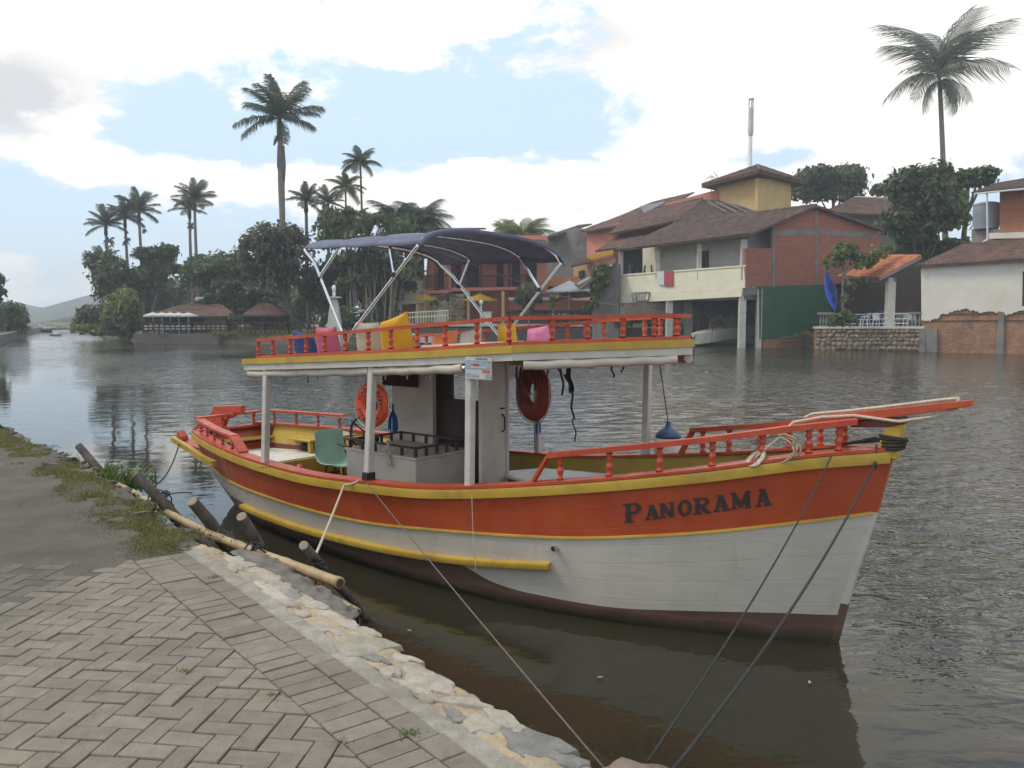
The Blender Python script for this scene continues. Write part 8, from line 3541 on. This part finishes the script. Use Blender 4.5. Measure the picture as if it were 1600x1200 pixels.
    # ---- palms on the left
    R_ = palm('royal_palm', 'tallest royal palm, bulging trunk, rising above the spreading olive tree', 437, 186, 59, 87, 'royal', 'frond', 448, 520, 21, 3, 'royal palms', 0.27, True, (228, 292), fl=1.0, bulge=0.35, el_lo=-0.42)
    fibre_ball(R_, 436, 216, 9, 87)
    P_ = palm('royal_palm', 'leftmost of the three palms above the airy tree', 165, 352, 30, 108, 'royal', 'frond', 173, 520, 18, 5, 'royal palms', 0.2)
    fibre_ball(P_, 170, 376, 9, 108)
    P_ = palm('royal_palm', 'middle one of the three palms above the airy tree', 195, 340, 29, 110, 'royal', 'frond', 203, 520, 18, 6, 'royal palms', 0.2)
    fibre_ball(P_, 198, 376, 7, 110)
    P_ = palm('royal_palm', 'rightmost and tallest of the three palms above the airy tree', 217, 330, 33, 109, 'royal', 'frond', 226, 520, 18, 7, 'royal palms', 0.2)
    fibre_ball(P_, 226, 361, 4, 109)
    palm('royal_palm', 'taller front one of the twin palms above the dark round tree', 304, 312, 32, 105, 'royal', 'frond', 311, 520, 20, 8, 'royal palms', 0.2)
    P_ = palm('royal_palm', 'shorter rear one of the twin palms above the dark round tree', 296, 328, 26, 108, 'royal', 'frond', 303, 520, 16, 9, 'royal palms', 0.2)
    fibre_ball(P_, 298, 352, 6, 108)
    palm('royal_palm', 'dark palm right of the tall royal trunk', 478, 316, 30, 90, 'royal', 'frond', 483, 520, 17, 10, 'palms behind the awning', 0.2)
    palm('royal_palm', 'dark palm half hidden behind the pale feathery palm', 512, 318, 26, 92, 'royal', 'frond', 515, 520, 16, 11, 'palms behind the awning', 0.18)
    palm('queen_palm', 'slender arching palm standing highest above the awning', 563, 256, 30, 88, 'queen', 'frond_grey', 569, 520, 18, 12, 'palms behind the awning', 0.13, False)
    palm('queen_palm', 'pale feathery palm left of the slender arching palm', 540, 296, 28, 87, 'queen', 'frond_lime', 543, 520, 17, 13, 'palms behind the awning', 0.12, False)
    palm('coconut_palm', 'bushy upright palm in the middle behind the awning', 616, 345, 40, 90, 'coconut', 'frond', 616, 520, 24, 14, 'palms behind the awning', 0.2, False, el_lo=0.0)
    palm('coconut_palm', 'bushy palm with spreading fronds, rightmost behind the awning', 660, 348, 42, 88, 'coconut', 'frond', 660, 520, 24, 15, 'palms behind the awning', 0.2, False, el_lo=-0.1)
    palm('coconut_palm', 'small dark palm over the pale house at the twin palms', 293, 445, 16, 112, 'coconut', 'frond', 295, 520, 14, 16, 'palms behind the awning', 0.15, False)
    palm('coconut_palm', 'yellow-green young palm showing above the awning near the grey house', 818, 375, 42, 92, 'coconut', 'frond_lime', 818, 520, 18, 17, None, 0.2, False, el_lo=0.15, el_hi=1.35)
    palm('coconut_palm', 'dark feathery palm top left of the yellow-green young palm', 787, 356, 16, 110, 'coconut', 'frond', 787, 520, 16, 19, None, 0.2, False)
    palm('coconut_palm', 'palm leaves low under the sky at the airy tree', 160, 408, 26, 112, 'royal', 'frond', 162, 520, 13, 21, 'royal palms', 0.2, False)
    bamboo_clump()
    # ---- right side
    dirs = [(3.1, 1.0, 1.0), (3.25, 0.22, 1.0), (0.1, 0.70, 0.98), (-0.15, -0.75, 0.62), (0.45, 1.22, 1.15), (-0.5, 1.2, 1.1), (2.6, 1.42, 1.2), (1.5, 1.4, 1.15), (-1.4, 1.42, 1.2),
            (3.7, 0.62, 0.75), (1.7, 0.3, 0.7), (-1.7, 0.35, 0.7), (-1.2, -0.5, 0.55), (3.0, -0.6, 0.55), (0.3, 0.1, 0.7)]
    palm('coconut_palm', 'lone tall coconut palm against the bright cloud at the upper right', 1468, 125, 84, 84, 'coconut', 'frond_grey', 1479, 420, 21, 18, None, 0.25, False, None, dirs, 1.0)
    tree('mango_tree', 'domed dark green tree behind the ochre tower', 1302, 292, 66, 36, 112, M['leaf_dark'], 5200, 0.5, 21, 13, 1302, 'trees on the right bank', 0.18)
    tree('mango_tree', 'big dark tree towering above the patio shelter', 1440, 333, 64, 92, 78, M['leaf_dark'], 10500, 0.36, 22, 34, 1450, 'trees on the right bank', 0.36, lump=(0.20, 0.34), extra=(M['leaf_lime'], [(0.62, 0.12, 0.26), (0.8, -0.15, 0.22), (0.5, 0.4, 0.15)], 900))
    tree('mango_tree', 'low dark shrubbery filling the gap under the big tree beside the patio shelter', 1450, 395, 60, 30, 80, M['leaf_dark'], 3200, 0.4, 25, 10, 1455, 'trees on the right bank', 0.1, low=True)
    tree('mango_tree', 'leafy side branch of the big tree spreading to the right over the roof', 1512, 282, 44, 26, 79, M['leaf_dark'], 2200, 0.38, 23, 8, 1490, 'trees on the right bank', 0.4)
    tree('mango_tree', 'thin crowned scrub between the hip roof and the big tree', 1372, 300, 22, 12, 100, M['leaf_olive'], 500, 0.4, 24, 5, 1372, 'trees on the right bank', 0.3)
    # small tree on the patio
    t = thing('patio_tree', 'small leafy tree with a thin pale trunk on the patio beside the kayak', 'tree', aty(1317, 511, 63.5))
    b = t.location.copy()
    sp = [aty(1312, 400, 63.5), aty(1335, 402, 63.2), aty(1355, 408, 63), aty(1322, 388, 63.6), aty(1370, 398, 63), aty(1300, 412, 63.5), aty(1345, 415, 62.8), aty(1378, 388, 63.4)]
    bl = [(tuple(p - b), (0.8, 0.7, 0.42)) for p in sp]
    leaf_cloud('crown', bl, 1300, 0.20, M['leaf_lime'], t, 41, 0.4, 0.42)
    leaf_cloud('pale_sprays', bl[:4], 900, 0.22, M['leaf_mid'], t, 42, 0.4, 0.3)
    sp2 = [aty(1330, 448, 63.0), aty(1345, 440, 63), aty(1325, 466, 62.8)]
    leaf_cloud('lower_leaves', [(tuple(p - b), (0.55, 0.5, 0.45)) for p in sp2], 220, 0.20, M['leaf_mid'], t, 43, 0.4, 0.4)
    m = MB()
    m.tube([Vector((0, 0, 0)), aty(1317, 470, 63.5) - b, aty(1317, 425, 63.5) - b], [0.12, 0.10, 0.08], 7)
    m.build('trunk', M['palmbark'], t, smooth=True)
    for p in sp[:6] + sp2:
        m = MB()
        st = (aty(1317, 430 if p.z > 4 else 480, 63.5) - b)
        m.tube([st, st.lerp(p - b, 0.6) + Vector((0, 0, 0.2)), p - b], [0.06, 0.045, 0.02], 5)
        m.build('limb', M['palmbark'], t)
    bl = [(tuple(aty(px, py, 62.2) - b), (0.5, 0.45, 0.55)) for px, py in ((1312, 500), (1322, 495), (1305, 504), (1330, 503))]
    o = leaf_cloud('terrace_bush', [((x + b.x, y + b.y, z + b.z), rd) for (x, y, z), rd in bl], 420, 0.2, M['leaf_mid'], None, 44, 0.3, 0.2)
    tag(o, 'low green potted bush at the foot of the patio tree', 'bush')
    # terrace plants
    def bush(name, lb, items, n, leaf, mt, trunk=None, cat='plant'):
        t = thing(name, lb, cat, aty(items[0][0], 512, items[0][2]))
        t.location.z = 1.9
        b = t.location.copy()
        leaf_cloud('foliage', [(tuple(aty(px, py, Y) - b), (r0 * Y / FPX, r0 * Y / FPX * .8, r1 * Y / FPX)) for px, py, Y, r0, r1 in items], n, leaf, mt, t, int(items[0][0]), 0.3, 0.25)
        if trunk:
            m = MB()
            p = [aty(x, y, items[0][2]) - b for x, y in trunk]
            m.tube(p, [0.09] + [0.07] * (len(p) - 1), 6)
            m.build('stem', M['palmbark'], t)
        return t
    bush('dracaena_shrub', 'dark leafy shrub tree between the bimini legs and the terracotta annex', [(825, 458, 80, 13, 14), (815, 468, 80, 9, 10), (836, 465, 80, 10, 12), (826, 480, 80, 7, 10)], 900, 0.36, M['leaf_olive'], [(826, 520), (827, 490), (825, 460)])
    bush('pine_sapling', 'tall yellow-green feathery sapling in front of the dark shed wall', [(938, 428, 78.3, 11, 13), (932, 445, 78.3, 8, 14), (943, 440, 78.3, 8, 12), (930, 462, 78.3, 6, 12), (946, 422, 78.3, 6, 10)], 1100, 0.30, M['frond_lime'], [(930, 520), (931, 480), (936, 430)])
    bush('terrace_shrub', 'grey-green shrub at the foot of the feathery sapling', [(925, 478, 78.6, 8, 9), (918, 484, 78.6, 7, 7)], 360, 0.26, M['leaf_olive'])
    bush('terrace_shrub', 'light green twiggy plant under the white parasol', [(866, 468, 78.4, 7, 6), (862, 478, 78.4, 4, 5)], 200, 0.25, M['leaf_lime'], [(864, 515), (865, 470)])
    bush('climbing_plant', 'bare climbing vine over the arched stone porch', [(692, 466, 83, 10, 5), (680, 474, 83, 7, 4), (704, 462, 83, 7, 5)], 160, 0.2, M['leaf_brown'])
    bush('wall_creeper', 'dark creeper growing on the wall below the cream balcony', [(975, 505, 79, 12, 8), (1000, 500, 79.5, 12, 8), (1025, 506, 79, 12, 7)], 700, 0.26, M['leaf_dark'])
    # bank grass tufts on the left bank
    r = random.Random(3)
    pts = []
    for _ in range(5000):
        px = r.uniform(330, 640)
        Y = r.uniform(79.3, 82.5)
        p = aty(px, 520, Y)
        pts.append((p.x, p.y, 0.75 + 0.2 * r.random(), r.uniform(0.5, 1)))
    o = blades('bank_tufts', pts, 0.45, 0.06, M['grass'], 0.9)
    tag(o, 'rough grass along the left bank in front of the fences', 'grass', kind='stuff')


build_vegetation()


# ------------------------------------------------------------------ air
def build_haze():
    m = MB()
    x0, x1, y0, y1, z0, z1 = -1000, 1600, -70, 1900, -2.0, 95
    m.add([(x0, y0, z0), (x1, y0, z0), (x1, y1, z0), (x0, y1, z0), (x0, y0, z1), (x1, y0, z1), (x1, y1, z1), (x0, y1, z1)],
          [(3, 2, 1, 0), (4, 5, 6, 7), (0, 1, 5, 4), (1, 2, 6, 5), (2, 3, 7, 6), (3, 0, 4, 7)])
    mm = bpy.data.materials.new('haze_air')
    mm.use_nodes = True
    T = NT(mm.node_tree)
    T.n.remove(T.n['Principled BSDF'])
    v = T.new('ShaderNodeVolumePrincipled')
    v.inputs['Color'].default_value = (0.86, 0.92, 1.0, 1)
    v.inputs['Density'].default_value = HAZE
    v.inputs['Anisotropy'].default_value = 0.2
    T.l.new(v.outputs[0], T.n['Material Output'].inputs['Volume'])
    o = m.build('haze', mm)
    tag(o, 'thin pale air over the whole river', 'haze', kind='stuff')


HAZE = 0.00080
build_haze()
